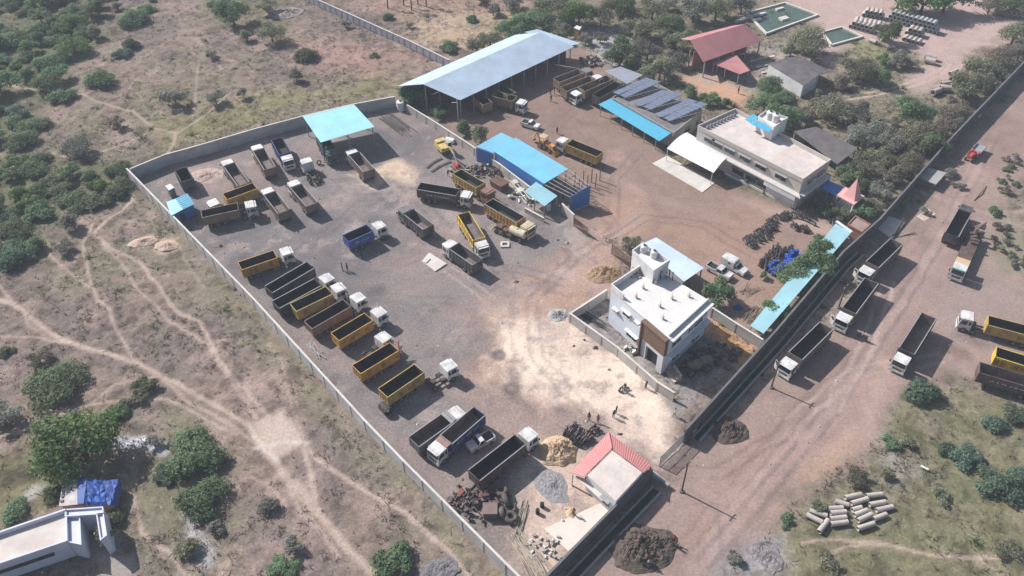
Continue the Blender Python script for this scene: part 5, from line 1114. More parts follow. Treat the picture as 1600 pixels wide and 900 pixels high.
# ------------------------------------------------------------ walls, fences, gates
RW = M('road_wall_shaded', (.085, .088, .1), .9, .25, .4, dust=.3)  # shade on the sunless road side is put into this dark bluish tone
def wall(label, px, h, m=WALLM, t=.22, ztop=False, every=3.2, nm='boundary_wall', pil=True, cop=True):
    W = PP(px, h if ztop else 0); o = wthing(nm, label, 'wall', W); pts = [(p.x, p.y) for p in W]
    b = MB(); b.wall(pts, h, t); b.build('wall_body', m, o)
    if cop: b = MB(); b.wall(pts, .1, t+.1, h+.003); b.build('coping', (M('road_coping', (.14, .14, .15), .9, .2) if m is RW else CONC_L), o)
    if pil:
        for i in range(len(W)-1):
            Ls = (W[i+1]-W[i]).length; k = max(1, int(Ls/every)); ya = math.atan2(W[i+1].y-W[i].y, W[i+1].x-W[i].x)
            for j in range(k):
                p = W[i].lerp(W[i+1], j/k); b = MB(); b.box((p.x, p.y, h/2-.02), (.3, t+.14, h), ya); b.build('pillar', m, o)
    return o
wall('long grey compound wall running down the left side of the truck yard', [(204, 279), (400, 482), (572, 672), (632, 735), (790, 895), (850, 955)], 2.5, every=3.6)
wall('grey compound wall along the far side of the truck yard', [(203.5, 264), (257, 242), (315, 226), (400, 201), (472, 182), (552, 163), (617, 151)], 2.6, ztop=True, every=3.6)
wall('low cement dividing wall between the gravel yard and the brown yard', [(636, 164), (680, 191), (722, 218), (780, 256), (826, 291), (850, 305)], 1.9, M('dividing_wall', (.45, .42, .39), .9, .25, .4, dust=.35), ztop=True)
wall('wall stub with a rusty gate end below the workshop frame', [(820, 325), (850, 341)], 1.0, CONC, ztop=True, pil=False); wall('cement wall stub next to the rusty yard gate', [(878, 318), (897, 336)], 2.0, M('dividing_wall', (.45, .42, .39)), ztop=True, pil=False)
wall('precast panel fence wall crossing the field to the big pale shed', [(430, -32), (497, 0), (560, 28), (640, 64), (702, 94)], 2.0, M('precast_panel', (.36, .35, .4), .9, .25, .5, dust=.2), ztop=True, every=2.2, nm='panel_fence')
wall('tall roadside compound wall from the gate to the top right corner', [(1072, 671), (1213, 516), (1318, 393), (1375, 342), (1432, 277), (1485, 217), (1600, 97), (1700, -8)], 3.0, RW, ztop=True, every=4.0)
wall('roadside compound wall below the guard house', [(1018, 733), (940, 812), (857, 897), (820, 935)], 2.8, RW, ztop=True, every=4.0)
PW = M('plot_wall', (.44, .42, .4), .9, .2, .4, dust=.3)
wall('wall around the unfinished white house on its sandy side', [(948, 453), (891, 490), (965, 543), (1027, 597), (1054, 614)], 2.0, PW, ztop=True)
wall('short cross wall between the white house plot and the timber pile', [(1113, 481), (1150, 505), (1192, 531)], 2.0, PW, ztop=True)
DRAIN = M('drain_concrete', (.3, .31, .3), .9, .25, .5, dust=.25)
def offs(px, d):
    W = PP(px, 3.0); o = []
    for i, p in enumerate(W):
        a = W[max(0, i-1)]; c = W[min(len(W)-1, i+1)]; t = (c-a).normalized(); o.append(Vector((p.x + t.y*d, p.y - t.x*d, 0)))
    return o
for lab, px, d0, d1 in (('upper', [(1080, 659), (1213, 516), (1318, 393), (1340, 373)], .85, 1.95), ('lower', [(857, 897), (835, 919)][::-1] + [(857, 897), (940, 812), (1015, 736)], .95, 2.3)):
    px = [q for k, q in enumerate(px) if k == 0 or q != px[k-1]]; A, B = offs(px, d0), offs(px, d1); b = MB(); b.wall([(p.x, p.y) for p in A], .35, .25); b.wall([(p.x, p.y) for p in B], .35, .3); struct(b.build('drain_kerb', DRAIN, None, tuple(A[0])))
    b = MB(); b.prism([*A, *B[::-1]], .006, .05); struct(b.build('drain_channel', M('drain_mud', (.03, .035, .033), .5, .3), None, tuple(A[0])))
K = PP([(1018, 736), (1028, 745), (1045, 757), (1036, 764)], 0.9); tag(MB().wall([(K[0].x, K[0].y), (K[2].x, K[2].y)], .9, .5).build('drain_headwall', CONC, None, tuple(K[0])), 'concrete end wall of the drain at the gate corner', 'wall')
K = PP([(1366, 353), (1386, 336), (1415, 347), (1394, 373)], .3); tag(MB().prism(K, .0, .3).build('culvert_slab', CONC_L, None, tuple(K[0])), 'pale concrete slab bridging the drain beside the road', 'slab')
K = PP([(1432, 275), (1450, 262), (1477, 270), (1462, 287)], 1.6); t = wthing('culvert_house', 'grey flat topped culvert block with dead branches by the road', 'culvert', K); b = MB(); b.prism(K, 0, 1.4); b.build('wall', CONC_D, t); b = MB(); b.prism([p.lerp(Vector((*cxy(K), 0)), -.08) for p in K], 1.4, 1.6); b.build('roof', CONC, t)
K = PP([(1432, 338), (1450, 326), (1462, 334), (1444, 346)]); struct(MB().prism(K, .004, .02).build('paved_patch', M('paved_patch', (.5, .4, .33), .9, .3, 1.5), None, tuple(K[0])))
def bar_gate(label, p0, p1, h, m, ztop=True):
    A, B = P(*p0, h if ztop else 0), P(*p1, h if ztop else 0); A.z = B.z = 0; g = wthing('sliding_gate', label, 'gate', [A, B]); d = B-A; k = int(d.length/.16); b = MB()
    for z in (.15, h*.5, h-.08): b.tube(A + Vector((0, 0, z)), B + Vector((0, 0, z)), .05, .05, 6)
    for p in (A, B): b.tube(p, p + Vector((0, 0, h)), .06, .06, 6)
    b.build('gate_frame', m, g); b = MB()
    for i in range(k): p = A + d*((i+.5)/k); b.box((p.x, p.y, h/2+.05), (.07, .03, h-.2), math.atan2(d.y, d.x))
    b.build('gate_bars', m, g)
bar_gate('grey barred sliding gate standing open beside the guard house', (1033, 713), (1073, 673), 2.4, GREY_ST)
bar_gate('rusty barred gate at the wall end below the workshop frame', (897, 339), (918, 355), 2.2, RUST)
bar_gate('brown barred gate leaning beside the unfinished white house', (957, 381), (986, 403), 2.4, RUST)
# ------------------------------------------------------------ poles, heaps, people, small things
WOOD = M('pole_wood', (.1, .075, .065), .9, .3, 1.5)
def pole(label, base, h, arms=True, lean=(0, 0)):
    p = P(*base); t = thing('utility_pole', label, 'pole', (p.x, p.y, 0), .8); b = MB(); b.tube((0, 0, 0), (lean[0], lean[1], h), .14, .1, 8); inst('shaft', b.mesh('shaft', WOOD), t)
    b = MB(); b.box((lean[0], lean[1], h-.35), (1.4, .1, .1)); inst('crossarm', b.mesh('crossarm', WOOD), t); b = MB()
    for x in (-.6, 0, .6): b.tube((lean[0]+x, lean[1], h-.3), (lean[0]+x, lean[1], h-.1), .05, .04, 6)
    inst('insulator', b.mesh('insulator', PAINT_W), t); b = MB(); b.tube((0, 0, 0), (0, 0, .3), .4, .3, 8); inst('footing', b.mesh('footing', CONC_D), t)
pole('thin utility pole in the open ground outside the gate', (1065, 768), 6.8); pole('thin utility pole beside the road opposite the nearest parked tipper', (1205, 606), 5.8); pole('thin utility pole at the drain near the middle parked tipper', (1310, 481), 5.2)
p = P(716, 187); t = thing('lamp_post', 'pale post with a short arm in front of the big shed', 'post', (p.x, p.y, 0)); b = MB(); b.tube((0, 0, 0), (0, 0, 5.2), .11, .08, 8); inst('shaft', b.mesh('shaft', PAINT_W), t); b = MB(); b.box((-.6, 0, 4.4), (1.3, .1, .1)); inst('arm', b.mesh('arm', PAINT_W), t)
a, c = P(1393, 372), P(1413, 340, 2.6); tag(MB().tube(a, c, .13, .1, 8).tube(a + Vector((.4, 0, 0)), c + Vector((.2, .2, -.3)), .1, .08, 8).build('leaning_log', WOOD, None, tuple(a)), 'dark log leaning beside the culvert slab', 'log')
a, c = P(1522, 314), P(1541, 291); tag(MB().tube(a, a.lerp(c, .5) + Vector((.2, 0, .3)), .12, .1, 6).tube(a.lerp(c, .5) + Vector((.2, 0, .3)), c + Vector((0, 0, .1)), .1, .05, 6).build('fallen_branch', WOOD, None, tuple(a)), 'dark fallen branch lying at the road edge', 'branch')
def heap(name, label, base, rx, ry, h, m, seed, yaw=0, rough=.35, cat='heap'):
    p = P(*base); b = MB(); n = 64; r = 24; rr = np.random.RandomState(seed)
    vs_ = [(0, 0)]
    for i in range(r):
        for j in range(n): vs_.append(((i+1)/r, 2*math.pi*j/n))
    cy, sy = math.cos(yaw), math.sin(yaw)
    for q, a in vs_:
        x, y = q*math.cos(a), q*math.sin(a); w_ = 1 + .28*(float(fbm(np.array(math.cos(a)*1.5+seed), np.array(math.sin(a)*1.5), seed, 3))*2-1)
        x *= rx*w_; y *= ry*w_; nz_ = float(fbm(np.array(x*1.1+seed), np.array(y*1.1), seed+5, 6, .72))*2-1
        z = h*(1-q)**.9*(1+.5*nz_) + rough*nz_*(1-q**3); z = max(z, -.05) if q < 1 else -.06
        b.v.append((x*cy-y*sy, x*sy+y*cy, z))
    for j in range(n): b.f.append((0, 1+j, 1+(j+1) % n)); b.m.append(0)
    for i in range(r-1):
        for j in range(n): o = 1+i*n; b.f.append((o+j, o+n+j, o+n+(j+1) % n, o+(j+1) % n)); b.m.append(0)
    return tag(inst(name, b.mesh(name, m), None, (p.x, p.y, 0)), label, cat)
SOILD = M('dark_soil', (.10, .075, .062), .98, .45, 1.2, dust=.3, dustc=(.16, .125, .105)); SAND = M('orange_sand', (.50, .36, .24), .98, .25, .8, dust=.35, dustc=(.42, .28, .2)); AGG = M('grey_aggregate', (.27, .26, .265), .98, .35, 2.5, dust=.2); SOILB = M('brown_soil', (.32, .21, .13), .98, .3, .8, dust=.2)
heap('soil_heap', 'large heap of dark brown soil at the lower edge of the road', (1003, 857), 4.6, 3.7, 1.5, SOILD, 3, .3, .6); heap('soil_heap', 'smaller heap of dark brown soil across the road from the gate', (1140, 672), 3.0, 2.6, 1.1, SOILD, 8, .2, .5)
heap('sand_heap', 'tall orange sand heap beside the guard house motorbikes', (872, 706), 3.1, 2.7, 1.9, SAND, 12, .2, .25); heap('aggregate_heap', 'flat grey heap of crushed stone beside the orange sand', (862, 758), 2.3, 3.4, .35, AGG, 21, .5, .2); heap('soil_heap', 'brown soil heap beside the unfinished white house', (944, 428), 3.4, 2.6, 1.3, SOILB, 30, .1, .3)
heap('sand_heap', 'small orange sand heap on the pale slab edge', (893, 803), .8, 1.1, .5, SAND, 41, .3, .2); heap('rubble_heap', 'pale rubble heap beside the plot wall corner', (872, 492), 1.8, 1.6, .7, CONC, 45, .3, .4)
heap('ash_heap', 'grey ash heap outside the left wall at the lower edge', (688, 890), 2.6, 1.8, .12, M('ash_grey', (.19, .175, .18), .98, .4, 2.0), 50, .2, .3); heap('ash_heap', 'pale grey rubbish heap at the lower right of the dirt road', (1195, 868), 2.0, 2.6, .12, M('ash_pale', (.24, .22, .23), .98, .6, 1.6, dust=.6, dustc=(.16, .14, .12)), 55, .2, .35)
heap('straw_heap', 'dry grey straw heap at the far field near the top', (446, 20), 5.0, 3.5, .8, M('straw_grey', (.3, .26, .23), .98, .3, 1.0), 60, .2, .4)
heap('pink_soil_heap', 'pale reddish soil spill between the tipper bodies by the far wall', (322, 276), 3.4, 3.2, .5, M('pink_soil', (.42, .32, .28), .98, .25, .8), 64, .3, .2); heap('sand_mound', 'low mound of light soil in the field, left one of two', (224, 378), 2.6, 1.6, .5, M('light_soil', (.5, .37, .29), .98, .2, .8), 66, .3, .15); heap('sand_mound', 'low mound of light soil in the field, right one of two', (262, 384), 2.4, 1.6, .5, M('light_soil', (.5, .37, .29)), 68, 0, .15)
# scrap
def scrap(label, base, rx, ry, n_, hmax, mats, seed):
    rr = random.Random(seed); p = P(*base); b = MB()
    for i in range(n_):
        a = rr.random()*6.28; q = math.sqrt(rr.random()); x, y = rx*q*math.cos(a), ry*q*math.sin(a); z = rr.random()*hmax*(1-q*.8)
        k = rr.random(); mi = rr.randrange(len(mats))
        if k < .4: b.box((x, y, z+.15), (rr.uniform(.3, 1.3), rr.uniform(.2, .8), rr.uniform(.1, .5)), rr.random()*6, mi, rr.uniform(-.6, .6))
        elif k < .75: b.tube((x, y, z+.1), (x+rr.uniform(-1.2, 1.2), y+rr.uniform(-1.2, 1.2), z+rr.uniform(0, .7)), rr.uniform(.06, .18), None, 7, mi)
        else: b.tube((x, y, z+.1), (x+rr.uniform(-.2, .2), y+rr.uniform(-.2, .2), z+.4), rr.uniform(.25, .5), None, 12, mi)
    o = inst('scrap_heap', b.mesh('scrap_heap', mats), None, (p.x, p.y, 0)); tag(o, label, 'scrap heap', None, 'stuff')
RU2 = M('scrap_purple', (.16, .12, .14), .8, .35, 1.5, dust=.3); RU3 = M('scrap_red', (.22, .07, .06), .8, .3, 1.5, dust=.3)
scrap('tangled heap of old machine parts beside the very long tipper', (752, 788), 4.6, 2.6, 110, 1.6, [STEEL, STEEL, RUST, RU2, STEEL, RU3, RU2], 3); scrap('line of scrap metal along the dividing wall by the excavator', (752, 268), 6.5, 2.2, 120, 1.0, [STEEL, RUST, CONC, RU2], 5)
scrap('scrap pieces scattered round the pale lattice frame', (818, 305), 3.0, 3.0, 40, .8, [STEEL, PAINT_W, CONC], 9); scrap('broken machinery in the shade of the unfinished house', (1118, 556), 4.5, 3.2, 60, .6, [STEEL, RUST, CONC_D], 12); scrap('junk behind the tan trucks near the big shed', (925, 97), 3.4, 2.5, 60, .9, [STEEL, CONC, RUST], 16)
scrap('rubble along the wall of the unfinished white house', (985, 545), 1.2, 1.2, 20, .3, [CONC, CONC_L], 17)
p = P(766, 803); t = tag(MB().prism([(p.x-.9, p.y-.8), (p.x+.9, p.y-.8), (p.x+.9, p.y+.8), (p.x-.9, p.y+.8)], 0, 1.3).prism([(p.x-1.0, p.y-.9), (p.x+1.0, p.y-.9), (p.x+1.0, p.y+.9), (p.x-1.0, p.y+.9)], 1.3, 1.42).build('rusty_tank', M('rust_pale', (.2, .14, .13), .85, .3, 1.0, dust=.3), None, tuple(p)), 'square rusty steel tank between the tyre heap and the wall', 'tank')
A, yaw, _ = at_yaw((772, 287), (788, 297)); t = MB(); t.box((1.6, 0, .9), (3.2, 2.2, .9)); t.box((1.6, 0, 1.4), (3.4, 2.4, .14)); t.box((.2, 0, .3), (.3, 2.0, .5)); t.box((3.0, 0, .3), (.3, 2.0, .5)); tag(inst('steel_skip', t.mesh('steel_skip', RUST), None, (A.x, A.y, 0), (0, 0, yaw)), 'rusty brown steel skip behind the faded pink truck head', 'skip')
A, yaw, ln = at_yaw((800, 288), (826, 319)); t = MB()
for y, z in ((-.5, .3), (.5, .3), (-.4, 1.1), (.4, 1.1)): t.tube((0, y, z), (ln, y, z), .09, .09, 6)
for i in range(int(ln)):
    s = 1 if i % 2 else -1; t.tube((i, -.5*s, .3), (i+1, .5*s, .3), .05, .05, 5); t.tube((i, .5, .3), (i+1, .4, 1.1), .05, .05, 5); t.tube((i, -.4, 1.1), (i+1, -.5, .3), .05, .05, 5)
t.box((ln*.5, 0, .7), (1.5, 1.2, .9)); t.box((1.0, .3, .8), (1.2, 1.0, 1.0)); tag(inst('lattice_boom', t.mesh('lattice_boom', M('boom_white', (.6, .57, .52), .7, .2, 1, dust=.3)), None, (A.x, A.y, 0), (0, 0, yaw)), 'dirty white lattice boom lying beside the dividing wall', 'crane boom')
p = P(603, 643); t = MB(); t.pipe((-.9, 0, .75), (.9, 0, .75), .75, .12); tag(inst('steel_drum', t.mesh('steel_drum', STEEL), None, (p.x, p.y, 0), (0, 0, -.9)), 'dark steel cylinder lying by the left wall below the yellow trailer', 'cylinder')
p = P(708, 238); 
p = P(703, 222); tag(MB().box((p.x, p.y, .4), (2.4, 1.2, .5), -.5).box((p.x, p.y, .75), (2.0, 1.0, .2), -.5).build('bed_frame_scrap', PAINT_W, None, tuple(p)), 'small white steel frame by the dividing wall above the excavator', 'frame')
rr_ = random.Random(31); b = MB()
for i in range(70):
    p = P(993+rr_.uniform(-7, 24), 424+rr_.uniform(-6, 10), 7.7); b.box((p.x, p.y, 7.72+rr_.random()*.15), (rr_.uniform(.15, .5), rr_.uniform(.1, .4), rr_.uniform(.1, .3)), rr_.random()*3, rr_.randrange(3))
tag(b.build('roof_rubble', [CONC, CONC_L, BRICK]), 'loose rubble lying on the white house roof beside its stair tower', 'rubble', None, 'stuff')
# bamboo, timber, planks
def sticks(name, label, a, b_, wid, cnt, ln, m, seed, fan=.1, r=.045):
    rr = random.Random(seed); A, B = P(*a), P(*b_); d = (B-A).normalized(); nr = Vector((-d.y, d.x, 0)); t = MB()
    for i in range(cnt):
        o = A.lerp(B, rr.uniform(0, 1)*.3) + nr*rr.uniform(-wid, wid); e = o + (d + nr*rr.uniform(-fan, fan))*ln*rr.uniform(.7, 1.1); t.tube(o + Vector((0, 0, rr.uniform(.05, .3))), e + Vector((0, 0, rr.uniform(.05, .35))), r, r*.7, 5)
    tag(t.build(name, m, None, tuple(A)), label, 'poles')
BAM = M('bamboo', (.42, .36, .29), .9, .25, 1, dust=.2)
sticks('bamboo_pile', 'pile of long bamboo poles along the lower end of the left wall', (800, 830), (850, 900), 1.3, 60, 7.0, BAM, 3, .16); sticks('bamboo_bundle', 'bundle of bamboo poles beside the tyre heap', (822, 780), (808, 840), .5, 16, 5.5, BAM, 4, .05)
sticks('timber_pile', 'pile of thin timber poles in the corner near the blue lean-to', (1188, 480), (1165, 508), 1.6, 40, 3.8, M('timber', (.3, .22, .18), .9, .3, 1), 6, .25); sticks('timber_pile', 'loose timber poles on the brown ground above the timber pile', (1160, 462), (1185, 445), 1.2, 12, 3.0, M('timber', (.3, .22, .18)), 8, .6)
sticks('red_scrap_bars', 'faded red scrap bars dropped by the left wall beside the truck row', (498, 588), (516, 602), .5, 9, 2.2, M('red_frame_paint', (.42, .09, .09)), 15, .4)
sticks('scrap_beams', 'pale scrap beams lying along the left wall beside the truck row', (480, 535), (505, 560), .8, 7, 4.0, CONC, 16, .2, .09)
rr_ = random.Random(33); b = MB(); p = P(848, 858)
for i in range(38): b.box((p.x+rr_.gauss(0, 1.1), p.y+rr_.gauss(0, .9), .12+rr_.random()*.25), (.5, .25, .22), rr_.random()*3, rr_.randrange(2), rr_.uniform(-.3, .3))
tag(b.build('block_rubble', [CONC_L, CONC], None, tuple(p)), 'loose pale building blocks beside the bamboo at the lower corner', 'rubble', None, 'stuff')
p = P(627, 172); tank(p.x, p.y, 0, 'white water tank at the far end of the dividing wall', .9, 2.2)
sticks('steel_bars', 'steel bars laid inside the plot wall beside the white house', (905, 487), (945, 510), .7, 20, 5.0, STEEL, 9, .08); sticks('steel_pipes', 'stack of dark pipes in the corner behind the square blue shed', (600, 180), (640, 212), 1.8, 26, 8.0, STEEL, 11, .04, .1)
p = P(1157, 478); heap('tarp_bundle', 'blue tarpaulin bundle under the tree by the plot wall', (1153, 481), .9, .8, .8, TB, 71, 0, .15)
# ponds
WAT = M('pond_water', (.075, .115, .085), .12, .3, .3, spec=.5); 
for lab, px in (('larger', [(1166, 22), (1226, 6), (1277, 25), (1197, 54)]), ('smaller', [(1299, 72), (1284, 52), (1315, 44), (1347, 59)])):
    W = PP(px); b = MB(); b.prism(W, .01, .12); o = struct(b.build('pond_water', WAT, None, tuple(W[0]))); b = MB(); b.wall([(p.x, p.y) for p in W] + [(W[0].x, W[0].y)], .5, .5); tag(b.build('pond_rim', CONC_L, None, tuple(W[0])), 'pale concrete rim around the '+lab+' green pond', 'rim')
for i, q in enumerate(((1155, 34), (1163, 31), (1171, 28), (1180, 26), (1190, 24), (1182, 33), (1218, 16), (1223, 30), (1226, 32))):
    p = P(*q); tag(MB().box((p.x, p.y, .35), (2.6, .9, .4), .45).box((p.x, p.y, .6), (2.4, .7, .1), .45).build('concrete_beam', CONC_L, None, (p.x, p.y, 0)), 'pale concrete beam lying in or beside the larger green pond', 'beam', 'concrete beams at the pond')
for i in range(12):
    p = P(1178+(i % 4)*9+(i//4)*9, 96+(i//4)*9-(i % 4)*2); tag(MB().box((p.x, p.y, .12), (2.2, .3, .24), .35).box((p.x, p.y+.5, .1), (2.0, .3, .2), .4).build('concrete_pole', CONC_L, None, (p.x, p.y, 0)), 'pale concrete poles laid beside the red roofed hall', 'concrete pole', 'concrete poles by the red hall')

# people: one skinned body per pose
def body_mesh(pose, shirt, trou, skin=(.16, .08, .05)):
    J = {'pel': (0, 0, .92), 'sp': (0, 0, 1.2), 'ch': (0, 0, 1.4), 'nk': (.01, 0, 1.52), 'hd': (.03, 0, 1.66)}
    st = .16 if pose == 'walk' else 0.02
    for s, y in (('l', .1), ('r', -.1)):
        k = 1 if s == 'l' else -1
        J['hip'+s] = (0, y, .88); J['kn'+s] = (.06+st*k*.6, y*1.1, .48); J['an'+s] = (st*k*1.2-.02, y*1.15, .08); J['to'+s] = (st*k*1.2+.16, y*1.25, .03)
        J['sh'+s] = (0, y*1.9, 1.4); J['el'+s] = (-.02-st*k*.5, y*2.5, 1.13); J['wr'+s] = (.1-st*k*.7, y*2.5, .88); J['ha'+s] = (.14-st*k*.7, y*2.4, .79)
    E = [('pel', 'sp'), ('sp', 'ch'), ('ch', 'nk'), ('nk', 'hd')]
    for s in 'lr': E += [('pel', 'hip'+s), ('hip'+s, 'kn'+s), ('kn'+s, 'an'+s), ('an'+s, 'to'+s), ('ch', 'sh'+s), ('sh'+s, 'el'+s), ('el'+s, 'wr'+s), ('wr'+s, 'ha'+s)]
    R0 = {'pel': .14, 'sp': .14, 'ch': .16, 'nk': .06, 'hd': .105, 'hip': .1, 'kn': .065, 'an': .045, 'to': .04, 'sh': .075, 'el': .045, 'wr': .035, 'ha': .04}
    ks = list(J); m = bpy.data.meshes.new('tmp'); m.from_pydata([J[k] for k in ks], [(ks.index(a), ks.index(b)) for a, b in E], [])
    o = bpy.data.objects.new('tmp', m); C.objects.link(o); md = o.modifiers.new('s', 'SKIN'); o.modifiers.new('u', 'SUBSURF').levels = 1
    for i, k in enumerate(ks):
        r = R0[k] if k in R0 else R0[k[:-1]]; sv = m.skin_vertices[0].data[i]; sv.radius = (r*.8, r) if k in ('pel', 'sp', 'ch') else (r, r); sv.use_root = (k == 'pel')
    dg = bpy.context.evaluated_depsgraph_get(); e = bpy.data.meshes.new_from_object(o.evaluated_get(dg)); bpy.data.objects.remove(o); e.name = 'person'
    e.materials.clear()
    for mm in (M('skin', skin, .6, .05), M('shirt_%d' % shirt, SH[shirt], .9, .1), M('trousers_%d' % trou, TR[trou], .9, .1)): e.materials.append(mm)
    for f in e.polygons:
        c_ = f.center; f.material_index = 0 if c_.z > 1.5 or c_.z < .1 or (abs(c_.y) > .2 and c_.z < 1.12) else (1 if c_.z > .93 else 2); f.use_smooth = True
    return e
SH = [(.03, .03, .035), (.5, .5, .48), (.4, .04, .05), (.05, .07, .2), (.25, .2, .14), (.3, .42, .5)]; TR = [(.025, .025, .03), (.06, .07, .12), (.15, .12, .1)]
hm = MB(); hm.tube((-.01, 0, 1.68), (-.01, 0, 1.79), .115, .07, 10); hm.tube((-.05, 0, 1.6), (-.04, 0, 1.7), .1, .115, 10); hairm = hm.mesh('hair', M('hair_black', (.01, .01, .01), .7, .1))
PM = {}
def person(px, label, shirt=0, trou=0, pose='stand', yaw=None, z=0, group=None):
    k = (pose, shirt, trou)
    if k not in PM: PM[k] = body_mesh(*k)
    p = P(*px, z); o = inst('person', PM[k], None, (p.x, p.y, z), (0, 0, random.random()*6.28 if yaw is None else yaw)); tag(o, label, 'person', group); inst('hair', hairm, o); return o
for px, lab, s, t, po in (((535.5, 423), 'person in dark clothes in the gravel yard, left one of a close pair', 0, 0, 'stand'), ((543, 423), 'person in a tan shirt in the gravel yard, right one of a close pair', 4, 0, 'stand'), ((565.5, 404), 'person in dark clothes at the shadow edge of the blue tipper', 0, 0, 'walk'), ((700.5, 275.5), 'person walking past the ochre tipper near the excavator', 0, 0, 'walk'),
    ((860, 148), 'person in dark clothes in the trio by the tan trucks, left one', 0, 0, 'stand'), ((866, 147), 'person in dark clothes in the trio by the tan trucks, right one', 0, 1, 'stand'), ((861, 158.5), 'person in dark clothes in the trio by the tan trucks, nearest one', 3, 0, 'walk'), ((785, 180), 'person at the shadow edge of the big shed, left one', 0, 1, 'stand'), ((795, 176), 'person at the shadow edge of the big shed, right one', 0, 0, 'walk'),
    ((870.5, 209), 'person standing at the cab of the old yellow tipper', 0, 0, 'stand'), ((920, 656), 'person in dark clothes near the guard house motorbikes', 0, 0, 'stand'), ((934, 660), 'person in a red shirt near the guard house motorbikes', 2, 2, 'walk'), ((958.5, 652.5), 'person in dark clothes in the open sand, nearer one of a pair', 0, 0, 'stand'), ((962.5, 646), 'person in dark clothes in the open sand, farther one of a pair', 0, 1, 'stand'),
    ((1053.5, 650), 'person in a white shirt at the end of the plot wall', 1, 0, 'walk'), ((1153, 146), 'person standing on the orange soil below the red hall', 0, 0, 'stand'), ((914, 757), 'person at the ledge of the guard house', 0, 2, 'stand'), ((1052, 848), 'person in a red shirt beside the heap of dark soil', 2, 0, 'stand'), ((1013, 884), 'person in a white shirt crouched at the foot of the dark soil heap', 1, 0, 'walk'), ((896, 805), 'person working on the pale slab by the sand', 4, 2, 'walk'),
    ((974, 612), 'person beside the lone motorbike on the sand', 1, 0, 'walk'), ((1009, 607), 'person in dark clothes outside the plot wall', 0, 0, 'stand')):
    person(px, lab, s, t, po)
for i, (px, lab) in enumerate((((1032, 436), 'leftmost person standing in the group on the white house roof'), ((1040, 437), 'second person from the left on the white house roof'), ((1045, 434), 'third person from the left on the white house roof'), ((1050, 438), 'rightmost person standing in the group on the white house roof'))): person(px, lab, (5, 1, 3, 5)[i], i % 3, 'stand', None, 7.69)
o = person((1346, 529), 'person in a white shirt riding the motorbike on the road', 1, 0, 'stand', 2.2, .25)
